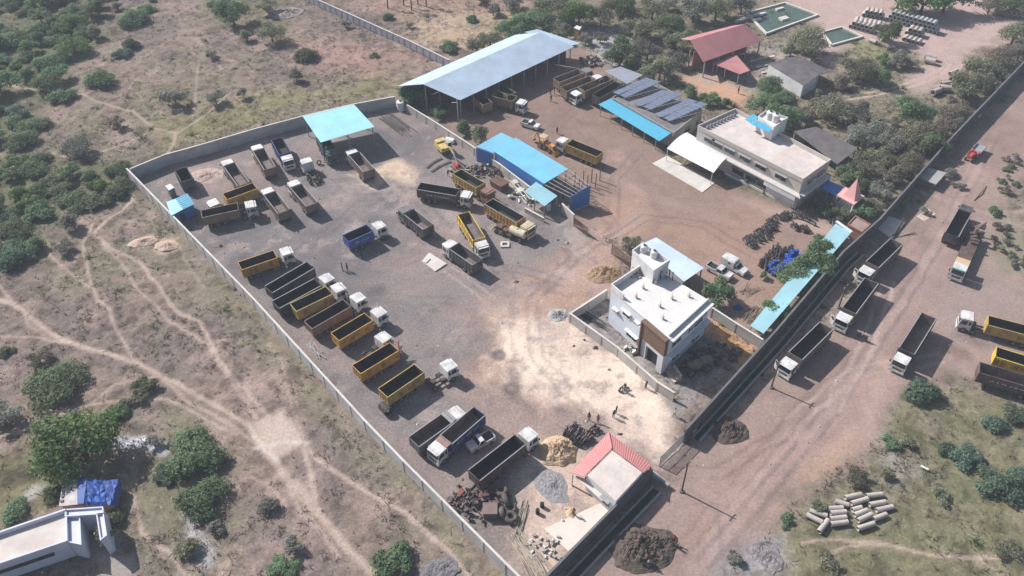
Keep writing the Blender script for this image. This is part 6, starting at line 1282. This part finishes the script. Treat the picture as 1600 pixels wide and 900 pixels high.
# ------------------------------------------------------------ vegetation
LF = {'thorn': M('leaf_thorn', (.195, .26, .145), .7, .3, .9, leaf=True), 'green': M('leaf_green', (.175, .245, .125), .6, .3, .9, leaf=True), 'bright': M('leaf_bright', (.14, .225, .07), .6, .3, .9, leaf=True),
      'olive': M('leaf_olive', (.26, .26, .17), .7, .3, .9, leaf=True), 'dry': M('leaf_dry', (.29, .25, .19), .8, .3, .9, leaf=True), 'grey': M('leaf_grey', (.27, .27, .225), .8, .3, .9, leaf=True), 'blue': M('leaf_bluish', (.15, .22, .15), .7, .3, .9, leaf=True)}
BARK = M('bark', (.12, .095, .08), .95, .3, 2)
def crown_mesh(kind, seed, cls):
    """crown of unit radius: uneven lobes filled with small leaf sprays; cls 0 small, 1 middle, 2 large (finer leaves)"""
    rr = np.random.RandomState(seed*7+cls); low = kind in ('thorn', 'blue'); n_l = (5, 8, 12)[cls]; N = (600, 1600, 3200)[cls]; leaf = (.145, .092, .062)[cls]
    sparse = kind in ('olive', 'dry', 'grey')
    if sparse: N = int(N*.7)
    lob = []
    for i in range(n_l):
        a = rr.rand()*6.28; q = .15 + .62*math.sqrt(rr.rand()); r = rr.uniform(.26, .48)
        if low: z = rr.uniform(.25, .55)*(1.15-q*.6); r *= 1.05
        else: z = .55 + rr.uniform(-.1, .75)*(1.1-q*.7)
        lob.append((q*math.cos(a), q*math.sin(a), z, r))
    lob.append((0, 0, .5 if low else .85, .5))
    v = []; f = []
    wts = np.array([l[3]**2 for l in lob]); wts /= wts.sum(); pick = rr.choice(len(lob), N, p=wts)
    for i in pick:
        lx, ly, lz, r = lob[i]; d = rr.normal(size=3); d /= np.linalg.norm(d)+1e-9
        if d[2] < -.35: d[2] *= -.6
        q = r*(.42+.66*rr.rand()**.6 + (.3*rr.rand() if rr.rand() < .16 else 0)); c = np.array([lx, ly, lz]) + d*q*np.array([1, 1, .72 if low else .85])
        if c[2] < .02: c[2] = .02 + rr.rand()*.1
        nrm = d + rr.normal(size=3)*.4 + np.array([0, 0, .5]); nrm /= np.linalg.norm(nrm)
        u = np.cross(nrm, rr.normal(size=3)); u /= np.linalg.norm(u)+1e-9; w_ = np.cross(nrm, u); s = leaf*rr.uniform(.55, 1.35); e = rr.uniform(.35, .7)
        k = len(v); bend = nrm*s*.25
        v += [tuple(c-u*s), tuple(c+w_*s*e+bend*.3), tuple(c+u*s-bend), tuple(c-w_*s*e+bend*.3)]; f.append((k, k+1, k+2, k+3))
        if rr.rand() < .5:
            c2 = c + rr.normal(size=3)*s*.7; k = len(v); v += [tuple(c2-u*s*.7), tuple(c2+w_*s*.5), tuple(c2+u*s*.8+nrm*s*.3)]; f.append((k, k+1, k+2))
    b = MB(); b.v = v; b.f = f; b.m = [0]*len(f); cm = b.mesh('crown', LF[kind])
    t = MB()
    if low:
        for i in range(4):
            l = lob[i]; t.tube((0, 0, -.03), (l[0]*.5, l[1]*.5, l[2]*.6), .035, .022, 6); t.tube((l[0]*.5, l[1]*.5, l[2]*.6), (l[0], l[1], l[2]), .022, .01, 5)
    else:
        t.tube((0, 0, -.05), (.02, .01, .45), .07, .05, 8)
        for l in lob[:7]:
            m_ = (l[0]*.45, l[1]*.45, .45+(l[2]-.45)*.5); t.tube((.02, .01, .4), m_, .04, .026, 6); t.tube(m_, l[:3], .026, .01, 5)
            if sparse:
                for q in range(3): t.tube(l[:3], (l[0]+rr.uniform(-.3, .3), l[1]+rr.uniform(-.3, .3), l[2]+rr.uniform(.05, .35)), .01, .004, 4)
    return cm, t.mesh('trunk', BARK)
rt_ = random.Random(5)
def tree(px, r, kind, label, group=None, hs=None, cat='tree', name=None, z=0):
    """px: the crown's middle in the photograph; r: crown radius in metres"""
    low = kind in ('thorn', 'blue'); hs = hs or rt_.uniform(.85, 1.1); zc = r*(.35 if low else .7)*hs
    p = P(px[0], px[1], zc); cls = 2 if r > 3.1 else 1 if r > 1.6 else 0; sd_ = rt_.randrange(3)
    cm, tm = cached(('tree', kind, sd_, cls), lambda: crown_mesh(kind, sd_+3, cls))
    o = thing(name or {'thorn': 'thorn_tree', 'blue': 'thorn_bush', 'green': 'tree', 'bright': 'tree', 'olive': 'scrubby_tree', 'dry': 'dry_tree', 'grey': 'dry_tree'}[kind] if r > 1.6 else (name or 'shrub'), label, cat if r > 1.6 else 'shrub', (p.x, p.y, z + float(samp(GZ, p.x, p.y))), rt_.random()*6.28, group)
    o.scale = (r*rt_.uniform(.9, 1.12), r*rt_.uniform(.9, 1.12), r*hs)
    inst('crown', cm, o)
    if r > 1.2: inst('trunk', tm, o)
    return o
def thicket(poly, n_, r0, r1, kinds, label, group, mind=.75):
    pl = [Vector(a) for a in poly]; xs = [a[0] for a in poly]; ys = [a[1] for a in poly]; pts = []; tries = 0
    while len(pts) < n_ and tries < n_*60:
        tries += 1; x, y = rt_.uniform(min(xs), max(xs)), rt_.uniform(min(ys), max(ys))
        if float(poly_sd(np.array([x]), np.array([y]), poly)[0]) > 0: continue
        r = rt_.uniform(r0, r1); w_ = P(x, y, r*.4)
        if any((w_.x-a.x)**2+(w_.y-a.y)**2 < ((r+q)*mind)**2 for a, q in pts): continue
        pts.append((w_, r)); tree((x, y), r*.88, rt_.choice(kinds), label, group, hs=rt_.uniform(.68, .95))
# wild thicket at the left
g_ = 'thorn trees in the thicket left of the yard'
thicket([(-60, -15), (60, -25), (160, -20), (155, 50), (120, 80), (110, 130), (60, 128), (-60, 140)], 46, 2.6, 5.2, ['thorn', 'thorn', 'green', 'bright'], 'thorn tree in the dense green thicket at the upper left corner', g_, .62)
thicket([(-50, 165), (60, 165), (75, 190), (60, 218), (-50, 225)], 9, 2.5, 4.2, ['thorn', 'blue', 'green'], 'thorn tree in the small clump on the left edge below the upper thicket', g_, .62)
thicket([(-50, 245), (60, 245), (90, 262), (190, 262), (198, 280), (170, 312), (100, 325), (40, 335), (-50, 330)], 24, 2.4, 4.2, ['thorn', 'thorn', 'green', 'bright'], 'thorn tree in the green thicket left of the wall corner', g_, .6)
thicket([(-50, 335), (55, 342), (62, 378), (40, 410), (-50, 425)], 11, 2.5, 4.0, ['thorn', 'blue', 'green'], 'thorn tree in the clump at the left edge above the footpaths', g_, .6)
thicket([(160, -10), (240, -10), (250, 20), (170, 30)], 6, 1.5, 3.0, ['grey', 'olive', 'thorn'], 'scrubby tree between the thicket and the straw heap', 'scrub at the top left', .8)
for x, y, r, k, lab in ((205, 27, 4.2, 'thorn', 'wide thorn tree standing alone right of the upper left thicket'), (203, 68, 2.8, 'blue', 'thorn bush on the green slope below the wide lone thorn tree'), (190, 82, 2.0, 'blue', 'small thorn bush close to the left of a larger one on the slope'), (155, 124, 3.6, 'thorn', 'round thorn tree with its own shadow beside the branching footpath'), (95, 150, 3.0, 'thorn', 'low thorn bush at the fork of the upper footpath'), (118, 230, 3.2, 'grey', 'grey scrub mound above the wall corner'), (345, 8, 3.5, 'blue', 'thorn tree at the top edge beside the grey straw heap'), (362, 20, 4.4, 'green', 'broad green tree left of the grey straw heap'), (415, 10, 3.0, 'olive', 'olive tree at the top edge right of the straw heap'), (423, 50, 3.6, 'olive', 'round olive green tree below the straw heap'), (475, 85, 3.0, 'thorn', 'round thorn tree on the bare pinkish soil'), (540, 38, 1.6, 'grey', 'small dry tree on the bare soil near the panel fence'), (272, 152, 3.0, 'grey', 'dry leafless bush throwing a wide shadow in the field'), (335, 152, 2.2, 'grey', 'grey dry bush right of the shadowed one'), (462, 118, 2.2, 'grey', 'grey dry scrub below the round thorn tree'), (180, 190, 2.0, 'dry', 'dry brown bush below the branching footpath'), (585, 85, 1.2, 'thorn', 'dark pointed shrub near the panel fence'), (378, 145, 1.6, 'dry', 'small dry bush above the far wall'), (385, 55, 2.0, 'olive', 'small olive bush left of the round olive tree'), (330, 85, 1.7, 'grey', 'grey bush on the terrace edge'),
    (607, 26, 1.8, 'thorn', 'dark round bush just right of the panel fence'), (738, 28, 2.0, 'thorn', 'single dark bush on the straw coloured field'), (640, 40, 1.2, 'olive', 'little bush on the straw coloured field, right of the panel fence'), (700, 72, 2.4, 'thorn', 'bush behind the left end of the big pale shed'), (745, 72, 2.6, 'olive', 'olive bush behind the middle of the big pale shed'), (110, 345, 2.2, 'grey', 'grey dry bush beside the path below the thicket'), (100, 385, 1.8, 'grey', 'grey bush left of the path junction'), (145, 50, 2.5, 'olive', 'olive bush on the right flank of the upper left thicket')):
    tree((x, y), r, k, lab)
# fields at the lower left
for x, y, r, k, hs, lab in ((86, 597, 4.7, 'thorn', .8, 'wide flat thorn tree alone in the lower left field'), (120, 690, 5.6, 'bright', 1.05, 'tall bright green tree behind the blue tarpaulin shelter'), (305, 708, 4.5, 'thorn', .85, 'broad grey green thorn tree below the cricket pitch'), (314, 780, 3.8, 'thorn', .95, 'bushy green tree below the broad grey green one'), (255, 740, 1.8, 'blue', .8, 'dark bush between the tarpaulin shelter and the broad tree'), (613, 878, 2.7, 'thorn', .95, 'round feathery thorn bush at the lower edge by the left wall'), (180, 650, 1.8, 'thorn', .8, 'dark shrub right of the bright green tree'), (225, 602, 1.7, 'green', .7, 'low green shrub clump beside the main footpath'), (215, 620, 1.6, 'olive', .7, 'low olive shrub just below the footpath clump'), (185, 640, 1.7, 'thorn', .8, 'dark low bush above the bright green tree'), (162, 840, 1.6, 'olive', 1, 'garden shrub in the yard of the courtyard house'), (175, 812, 1.8, 'thorn', .9, 'dark shrub beside the courtyard house wing'), (85, 770, 1.8, 'thorn', .7, 'green bush left of the tarpaulin shelter'), (420, 790, 1.7, 'grey', .7, 'grey green bush beside the lower dirt path'), (440, 885, 2.0, 'thorn', .6, 'low green scrub at the lower edge right of the courtyard house'), (455, 850, 1.6, 'grey', .7, 'grey low scrub near the lower dirt path'), (5, 550, 1.6, 'thorn', .7, 'dark shrub at the left edge above the main footpath'), (0, 650, 3.0, 'grey', .7, 'grey scrub at the left edge left of the flat thorn tree'), (60, 560, 2.0, 'olive', .7, 'olive shrub behind the flat thorn tree'), (240, 690, 1.5, 'grey', .7, 'dry scrub above the pale stream'), (290, 855, 2.0, 'olive', .6, 'low scrub on the rubbish strewn slope'), (335, 822, 1.4, 'grey', .7, 'grey shrub right of the bushy green tree'), (20, 800, 2.2, 'thorn', .6, 'dark shrub at the left edge above the courtyard house')):
    tree((x, y), r, k, lab, hs=hs)
# behind and beside the sheds
for x, y, r, k, lab in ((642, 150, 3.0, 'green', 'dark green tree at the meeting of the far wall and the dividing wall'), (684, 174, 1.9, 'green', 'young round tree in front of the left end of the big pale shed'), (722, 200, 2.2, 'green', 'dark tree left of the workshop roof'), (752, 209, 2.6, 'olive', 'pale green tree touching the workshop roof'), (766, 62, 3.2, 'olive', 'olive tree behind the right half of the big pale shed'), (800, 45, 4.0, 'green', 'green tree behind the right end of the big pale shed'), (835, 30, 4.5, 'green', 'tall green tree at the right rear of the big pale shed'), (858, 10, 4.5, 'olive', 'olive tree at the top edge behind the big pale shed'), (872, 52, 2.8, 'olive', 'low olive tree beside the tiny brick hut'), (905, 20, 4.8, 'bright', 'bright green tree at the top edge behind the brick hut'), (940, 22, 4.5, 'olive', 'broad olive tree right of the bright green one at the top edge'), (975, 8, 4.5, 'green', 'green tree at the top edge above the scrub trees'), (1000, 42, 4.5, 'olive', 'brownish olive tree with open crown right of the white rubble'), (970, 82, 4.6, 'green', 'wide green tree beside the white rubble'), (1012, 78, 3.6, 'grey', 'grey green scrub tree among the trees left of the red hall'), (1032, 105, 4.2, 'olive', 'olive scrub tree above the solar panels'), (1050, 35, 4.2, 'green', 'dark green tree left behind the red hall'), (1020, 15, 4.0, 'olive', 'olive tree at the top edge left of the red hall'), (1068, 62, 3.6, 'olive', 'olive tree against the left gable of the red hall'), (1060, 90, 3.4, 'grey', 'grey scrub below the left gable of the red hall'), (1085, 15, 4.5, 'grey', 'grey olive trees at the top edge behind the red hall'), (1120, 12, 4.5, 'olive', 'olive tree at the top edge above the red hall'), (1160, 5, 4.0, 'grey', 'grey tree at the top edge near the larger pond'), (1008, 120, 2.2, 'olive', 'small tree between the grey roof and the solar panels'), (1078, 145, 1.9, 'green', 'small round tree between the solar panels and the orange soil, left one'), (1108, 155, 2.3, 'green', 'small round tree between the solar panels and the orange soil, right one'), (1135, 162, 1.5, 'green', 'shrub behind the office roof corner'), (938, 60, 2.0, 'grey', 'grey bush on the white rubble'), (915, 62, 1.7, 'grey', 'dry shrub beside the tiny brick hut'),
    (1200, 132, 3.2, 'green', 'round green tree left of the dark roofed shed'), (1196, 160, 4.0, 'green', 'dense green tree behind the office stair room'), (1228, 182, 4.0, 'green', 'dense green tree right of the office stair room'), (1225, 150, 2.6, 'thorn', 'darker tree in front of the pale shed end wall'), (1262, 65, 5.0, 'olive', 'large open olive tree covering the corner of the smaller pond'), (1236, 80, 2.5, 'olive', 'olive shrub beside the pond rim'), (1345, 105, 4.6, 'olive', 'olive tree with dark underside in the middle of the track loop'), (1375, 118, 3.2, 'green', 'green tree right of the olive tree inside the track loop'), (1318, 128, 2.6, 'dry', 'dry bush left of the olive tree in the track loop'), (1385, 50, 4.0, 'green', 'round dark green tree amid the cement pipe piles'), (1402, 92, 2.8, 'grey', 'dark grey tree with heavy shade near the big cement pipes'), (1425, 100, 1.8, 'grey', 'grey bush close to the big cement pipes'), (1380, 92, 2.0, 'bright', 'yellow green low bush below the round dark green tree'),
    (1408, -6, 6.2, 'bright', 'large bright green tree over the pipe yard, left one'), (1446, -4, 6.3, 'bright', 'large bright green tree over the pipe yard, middle one'), (1482, -6, 6.0, 'green', 'large dark green tree over the pipe yard, right one'), (1548, 8, 4.0, 'olive', 'light olive tree with a visible trunk at the top right'), (1585, 5, 4.5, 'green', 'dark tree at the top right corner'), (1588, 50, 4.5, 'olive', 'olive tree on the right edge below the corner pipes'), (1595, 80, 4.0, 'grey', 'grey green tree on the right edge at the wall top'), (1560, 90, 4.0, 'dry', 'dry straw coloured tree along the roadside wall'), (1535, 110, 4.4, 'olive', 'wide olive tree along the roadside wall above the big pipes'), (1512, 135, 4.6, 'olive', 'wide olive tree along the roadside wall beside the big pipes'), (1545, 130, 3.2, 'grey', 'grey scrub tree against the roadside wall'), (1430, 172, 4.6, 'green', 'wide green tree below the dirt track'), (1440, 205, 4.2, 'olive', 'bushy olive tree below the wide green one'), (1462, 225, 3.6, 'green', 'green tree close to the roadside wall'), (1490, 175, 3.4, 'dry', 'dry brown tree against the roadside wall'), (1478, 200, 2.8, 'dry', 'dry brown bush against the roadside wall below the brown tree'), (1500, 195, 2.0, 'grey', 'grey bush at the roadside wall'), (1305, 170, 4.0, 'olive', 'tall scrubby tree with bare branches left of the track end'), (1340, 175, 3.4, 'grey', 'grey scrub tree in the middle of the wild plot'), (1370, 205, 4.0, 'grey', 'greyish low tree in the middle of the wild plot'), (1345, 215, 3.5, 'grey', 'grey bush right of the dark lean-to'), (1400, 225, 3.6, 'grey', 'grey green bush in front of the wide green tree'), (1375, 245, 3.2, 'olive', 'olive bush in the lower part of the wild plot'), (1420, 255, 3.4, 'olive', 'olive bush near the roadside wall bend'), (1400, 275, 2.6, 'olive', 'olive shrub near the grey culvert block'), (1350, 262, 2.5, 'olive', 'shrub just beyond the dark lean-to end'), (1375, 300, 2.4, 'grey', 'grey shrub above the shrine path'), (1325, 275, 2.8, 'green', 'leafy green tree behind the shrine'), (1352, 290, 2.0, 'green', 'small tree right behind the shrine spire'), (1282, 165, 2.4, 'dry', 'dry straw bush beside the dark roofed shed'), (1265, 185, 2.0, 'grey', 'grey shrub behind the long dark lean-to'),
    (1295, 325, 2.0, 'green', 'garden tree in front of the shrine, left one'), (1345, 328, 2.4, 'green', 'garden tree in front of the shrine, right one'), (1315, 335, 1.7, 'olive', 'garden shrub in front of the shrine'), (1280, 318, 1.6, 'green', 'garden shrub by the office end wall'), (1368, 325, 1.8, 'olive', 'shrub by the wall right of the shrine garden'), (1158, 272, 1.3, 'green', 'shrub in the office garden strip, first from the carport'), (1172, 280, 1.4, 'olive', 'shrub in the office garden strip, second from the carport'), (1186, 288, 1.3, 'green', 'shrub in the office garden strip, third from the carport'), (1200, 295, 1.1, 'green', 'shrub in the office garden strip, fourth from the carport'), (1145, 265, 1.0, 'olive', 'shrub in the office garden strip, tight by the carport'),
    (986, 380, 1.8, 'olive', 'thin pale tree behind the brown gate'), (1122, 460, 3.0, 'green', 'dark green tree beside the white house roof'), (1287, 380, 2.0, 'green', 'small tree at the upper part of the long blue lean-to'), (1292, 392, 2.6, 'green', 'dark tree over the long blue lean-to, upper one'), (1272, 408, 3.9, 'green', 'leafy tree over the long blue lean-to, middle one'), (1250, 432, 3.9, 'thorn', 'leafy tree over the long blue lean-to, lower one'), (1209, 488, 2.6, 'green', 'round green tree at the lower end of the long blue lean-to'), (1190, 510, 1.6, 'olive', 'shrub by the cross wall end of the long blue lean-to'), (1193, 430, 1.0, 'green', 'low shrub by the motorbike block')):
    tree((x, y), r, k, lab)
thicket([(1010, 0), (1100, 0), (1080, 60), (1000, 110), (950, 100), (985, 40)], 8, 2.2, 3.4, ['olive', 'grey', 'green'], 'scrub tree filling the wood between the sheds and the red hall', 'scrub trees left of the red hall', .7)
thicket([(740, 0), (900, -20), (900, 40), (830, 45), (780, 30)], 8, 2.4, 3.8, ['olive', 'grey', 'green'], 'scrub tree in the belt behind the big pale shed', 'scrub trees behind the big pale shed', .75)
thicket([(1310, 180), (1400, 190), (1480, 170), (1440, 260), (1395, 300), (1345, 250)], 26, 1.0, 2.3, ['grey', 'grey', 'olive', 'dry'], 'grey brown scrub shrub in the wild plot inside the roadside wall', 'scrub shrubs in the wild plot', .7)
thicket([(1480, 160), (1590, 70), (1600, 95), (1490, 205)], 10, 1.6, 2.8, ['dry', 'olive', 'grey'], 'straggly scrub tree lining the inside of the roadside wall', 'scrub trees along the roadside wall', .7)
thicket([(1240, 140), (1300, 140), (1330, 190), (1270, 195)], 7, 1.2, 2.2, ['grey', 'dry', 'olive'], 'scrub shrub between the dark shed and the dark lean-to', 'scrub shrubs behind the office', .7)
# right side of the road
for x, y, r, k, hs, lab in ((1446, 612, 2.9, 'blue', 1.0, 'bluish thorn bush at the road edge below the lone tipper'), (1478, 700, 1.7, 'blue', .9, 'thorn bush in the right field, leftmost of a row of three'), (1510, 714, 2.3, 'blue', .9, 'thorn bush in the right field, middle of a row of three'), (1535, 730, 1.5, 'blue', .8, 'thorn bush in the right field, last of a row of three'), (1553, 660, 2.1, 'blue', .9, 'thorn bush in the right field above the row of three'), (1595, 650, 2.2, 'blue', .9, 'thorn bush at the right edge of the right field'), (1560, 757, 2.9, 'blue', .9, 'large thorn bush in the lower right field'), (1592, 740, 2.0, 'blue', .9, 'thorn bush at the right edge beside the large one'), (1395, 692, 1.5, 'thorn', .8, 'shrub beside the grey rubbish at the road edge'), (1340, 746, 1.7, 'olive', .7, 'low scrub above the cement pipe heap'), (1230, 812, 1.2, 'thorn', .8, 'green shrub left of the cement pipe heap'), (1275, 790, 1.3, 'olive', .7, 'scrub behind the left end of the cement pipe heap'), (1295, 880, 1.6, 'olive', .5, 'low green scrub at the lower edge below the pipes'), (1420, 690, 1.3, 'olive', .7, 'scrub tuft near the lone road edge thorn bush'), (1385, 742, 1.2, 'olive', .7, 'scrub tuft right of the cement pipe heap'), (1552, 330, 1.5, 'thorn', 1.1, 'spiky shrub at the tip of the roadside scrub bed'), (1570, 855, 1.7, 'olive', .5, 'low scrub in the lower right corner'), (1470, 770, 1.6, 'olive', .5, 'low green scrub in the middle of the lower right field'), (1150, 872, 1.3, 'grey', .6, 'grey shrub on the pale rubbish heap'), (1445, 330, 1.2, 'grey', .7, 'dead grey bush beside the culvert block'), (1487, 270, 1.8, 'grey', .6, 'leafless grey bush hanging over the culvert block'), (1500, 290, 1.4, 'grey', .5, 'leafless grey bush right of the culvert block'), (1340, 470, 1.1, 'olive', .6, 'scrub tuft at the drain by the middle parked tipper'), (1325, 440, 1.0, 'dry', .6, 'dry tuft at the drain by the farthest parked tipper')):
    tree((x, y), r, k, lab, hs=hs)
thicket([(1572, 240), (1595, 245), (1592, 295), (1562, 300)], 9, .8, 1.5, ['olive', 'grey', 'thorn'], 'scrub shrub on the narrow island in the upper right road', 'shrubs on the road island', .7)
thicket([(1550, 340), (1575, 345), (1605, 400), (1610, 455), (1580, 430), (1555, 385)], 14, .7, 1.3, ['grey', 'olive'], 'low scrub shrub in the bed right of the crane lorry', 'shrubs right of the crane lorry', .7)
for i, (x, y) in enumerate(((606, 12), (631, 8), (643, 16), (653, 6), (666, 10))):
    p = P(x, y); t = thing('palm_stem', 'tall bare stem standing at the top edge beyond the panel fence', 'tree', (p.x, p.y, 0), 0, 'bare stems at the top edge'); b = MB(); b.tube((0, 0, -.1), (.2, 0, 6), .2, .14, 7); inst('trunk', b.mesh('trunk', BARK), t); b = MB()
    for q in range(14):
        a = q*.45; b.quad((.2, 0, 6), (.2+1.0*math.cos(a), 1.0*math.sin(a), 6.4), (.2+2.0*math.cos(a+.08), 2.0*math.sin(a+.08), 5.6), (.2+.9*math.cos(a+.25), .9*math.sin(a+.25), 6.2))
    inst('crown', b.mesh('crown', LF['green']), t)
# ------------------------------------------------------------ ground cover, litter and stones (nobody could count them)
def scatter(name, label, n_, dens, mats, size, seed, kind='tuft', npc=14, blade=.07, tall=.6, cat='ground cover', region=(-156, 156, 40, 245)):
    rr = np.random.RandomState(seed); x = rr.uniform(region[0], region[1], n_); y = rr.uniform(region[2], region[3], n_)
    i = np.clip(np.searchsorted(GX, x), 0, nx-1); j = np.clip(np.searchsorted(GY, y), 0, ny-1)
    keep = rr.rand(n_) < dens(x, y, i, j); x, y, i, j = x[keep], y[keep], i[keep], j[keep]; z = GZ[j, i]; b = MB(); n_m = len(mats)
    if kind == 'tuft':
        n_c = len(x); sz = size*(.45 + rr.rand(n_c)**2*1.5); S = np.repeat(sz, npc)[:, None]; T = n_c*npc
        a = rr.rand(T)*6.28; d = np.abs(rr.normal(size=T))*.5*S[:, 0]; off = np.stack([np.cos(a)*d, np.sin(a)*d, np.zeros(T)], -1); c = np.repeat(np.stack([x, y, z-.02], -1), npc, 0) + off
        a2 = rr.rand(T)*6.28; w_ = (blade*(.6+.8*rr.rand(T)))[:, None]*np.stack([np.cos(a2), np.sin(a2), np.zeros(T)], -1)
        h = S[:, 0]*tall*(.5+.8*rr.rand(T))*np.clip(1.2-d/S[:, 0]*.7, .3, 1.2); lean = off*(.5+.6*rr.rand(T))[:, None] + rr.normal(size=(T, 3))*.35*S*np.array([1, 1, 0]); tip = c + lean + np.stack([np.zeros(T), np.zeros(T), h], -1)
        co = np.stack([c-w_, c+w_, tip], 1).reshape(-1, 3).astype(np.float32); me_ = bpy.data.meshes.new(name); me_.vertices.add(3*T); me_.vertices.foreach_set('co', co.ravel()); me_.loops.add(3*T); me_.loops.foreach_set('vertex_index', np.arange(3*T, dtype=np.int32)); me_.polygons.add(T); me_.polygons.foreach_set('loop_start', np.arange(0, 3*T, 3, dtype=np.int32)); me_.update(calc_edges=True)
        for m in mats: me_.materials.append(m)
        me_.polygons.foreach_set('material_index', np.repeat(rr.randint(0, n_m, n_c), npc).astype(np.int32)); o = inst(name, me_); tag(o, label, cat, None, 'stuff'); return o
    for X0, Y0, Z0 in zip(x, y, z):
        s = size*(.45 + rr.rand()**2*1.5); mi = rr.randint(n_m)
        if 1:
            k = len(b.v); a = rr.rand()*6.28; e = .5+.5*rr.rand(); h = s*(.25+.5*rr.rand()); ca, sa = math.cos(a), math.sin(a)
            for u, v_, w_ in ((-1, -1, -.03), (1, -.8, -.03), (.9, 1, -.03), (-.8, .9, -.03), (.1*rr.rand(), .2*rr.rand(), h)):
                px, py = u*s*.5, v_*s*.5*e; b.v.append((X0+px*ca-py*sa, Y0+px*sa+py*ca, Z0+w_))
            for q in ((0, 1, 4), (1, 2, 4), (2, 3, 4), (3, 0, 4)): b.f.append(tuple(k+t for t in q)); b.m.append(mi)
    o = inst(name, b.mesh(name, mats)); tag(o, label, cat, None, 'stuff'); return o
grn = np.clip(sstep(.44, .62, n1)*.6 + sstep(.5, .66, n3*.5+n2*.5)*.6, 0, 1)
YS = poly_sd(X, Y, PP(YARD)); notyard = sstep(.3, 2, YS)
scatter('scrub_tufts', 'dry brown and mauve scrub tufts all over the fields', 90000, lambda x, y, i, j: (1-hard[j, i])**2*(.10 + .55*sstep(.5, .66, n2[j, i]*.55+n1[j, i]*.45)), [M('tuft_mauve', (.23, .185, .16), .95, .25, leaf=True), M('tuft_straw', (.32, .27, .21), .95, .25, leaf=True), M('tuft_olive', (.2, .205, .13), .95, .25, leaf=True)], .6, 4, npc=13, blade=.06, tall=.5)
scatter('green_undergrowth', 'low green undergrowth in patches over the fields', 60000, lambda x, y, i, j: (1-hard[j, i])**2*sstep(.48, .68, n3[j, i]*.5+n1[j, i]*.5)*.5, [M('grass_green', (.17, .22, .1), .95, .25, leaf=True), M('grass_olive', (.22, .225, .13), .95, .25, leaf=True), M('tuft_straw', (.32, .27, .21))], .55, 6, npc=13, blade=.06, tall=.5)
scatter('scrub_bushes', 'knee high bushy scrub scattered over the fields', 9000, lambda x, y, i, j: (1-hard[j, i])**2*sstep(.5, .7, n2[j, i]*.4+n3[j, i]*.6)*.4, [M('bush_olive', (.19, .2, .125), .9, .25, leaf=True), M('bush_grey', (.22, .205, .17), .9, .25, leaf=True), M('bush_green', (.13, .175, .09), .9, .25, leaf=True)], 1.0, 8, npc=60, blade=.07, tall=.7)
scatter('yard_stones', 'small stones and broken bits strewn over the yard', 16000, lambda x, y, i, j: (YS[j, i] < -.5)*(.10+.35*sstep(.5, .7, n1[j, i])), [CONC, CONC_D, CONC_L], .22, 10, 'stone', 'stones')
scatter('litter', 'white scraps of litter strewn over field and yard', 5200, lambda x, y, i, j: .10 + .25*(np.abs(YS[j, i]-2) < 4) + .5*(np.hypot(x+62, y-62) < 22), [PAINT_W, CONC_L, M('litter_grey', (.4, .42, .46), .7, .2)], .2, 12, 'stone', 'litter')
scatter('road_stones', 'pebbles on the brown yard and dirt road', 9000, lambda x, y, i, j: (hard[j, i] > .5)*(YS[j, i] > 1)*.12, [CONC, SOILD, CONC_D], .2, 14, 'stone', 'stones')
scatter('yard_debris', 'broken blocks and scrap strewn along the yard edges', 5000, lambda x, y, i, j: (YS[j, i] < -.6)*((YS[j, i] > -6)*.45 + .06), [CONC, CONC_L, RUST, CONC_D], .5, 20, 'stone', 'debris')
haze(.00042, (.78, .87, 1.0))
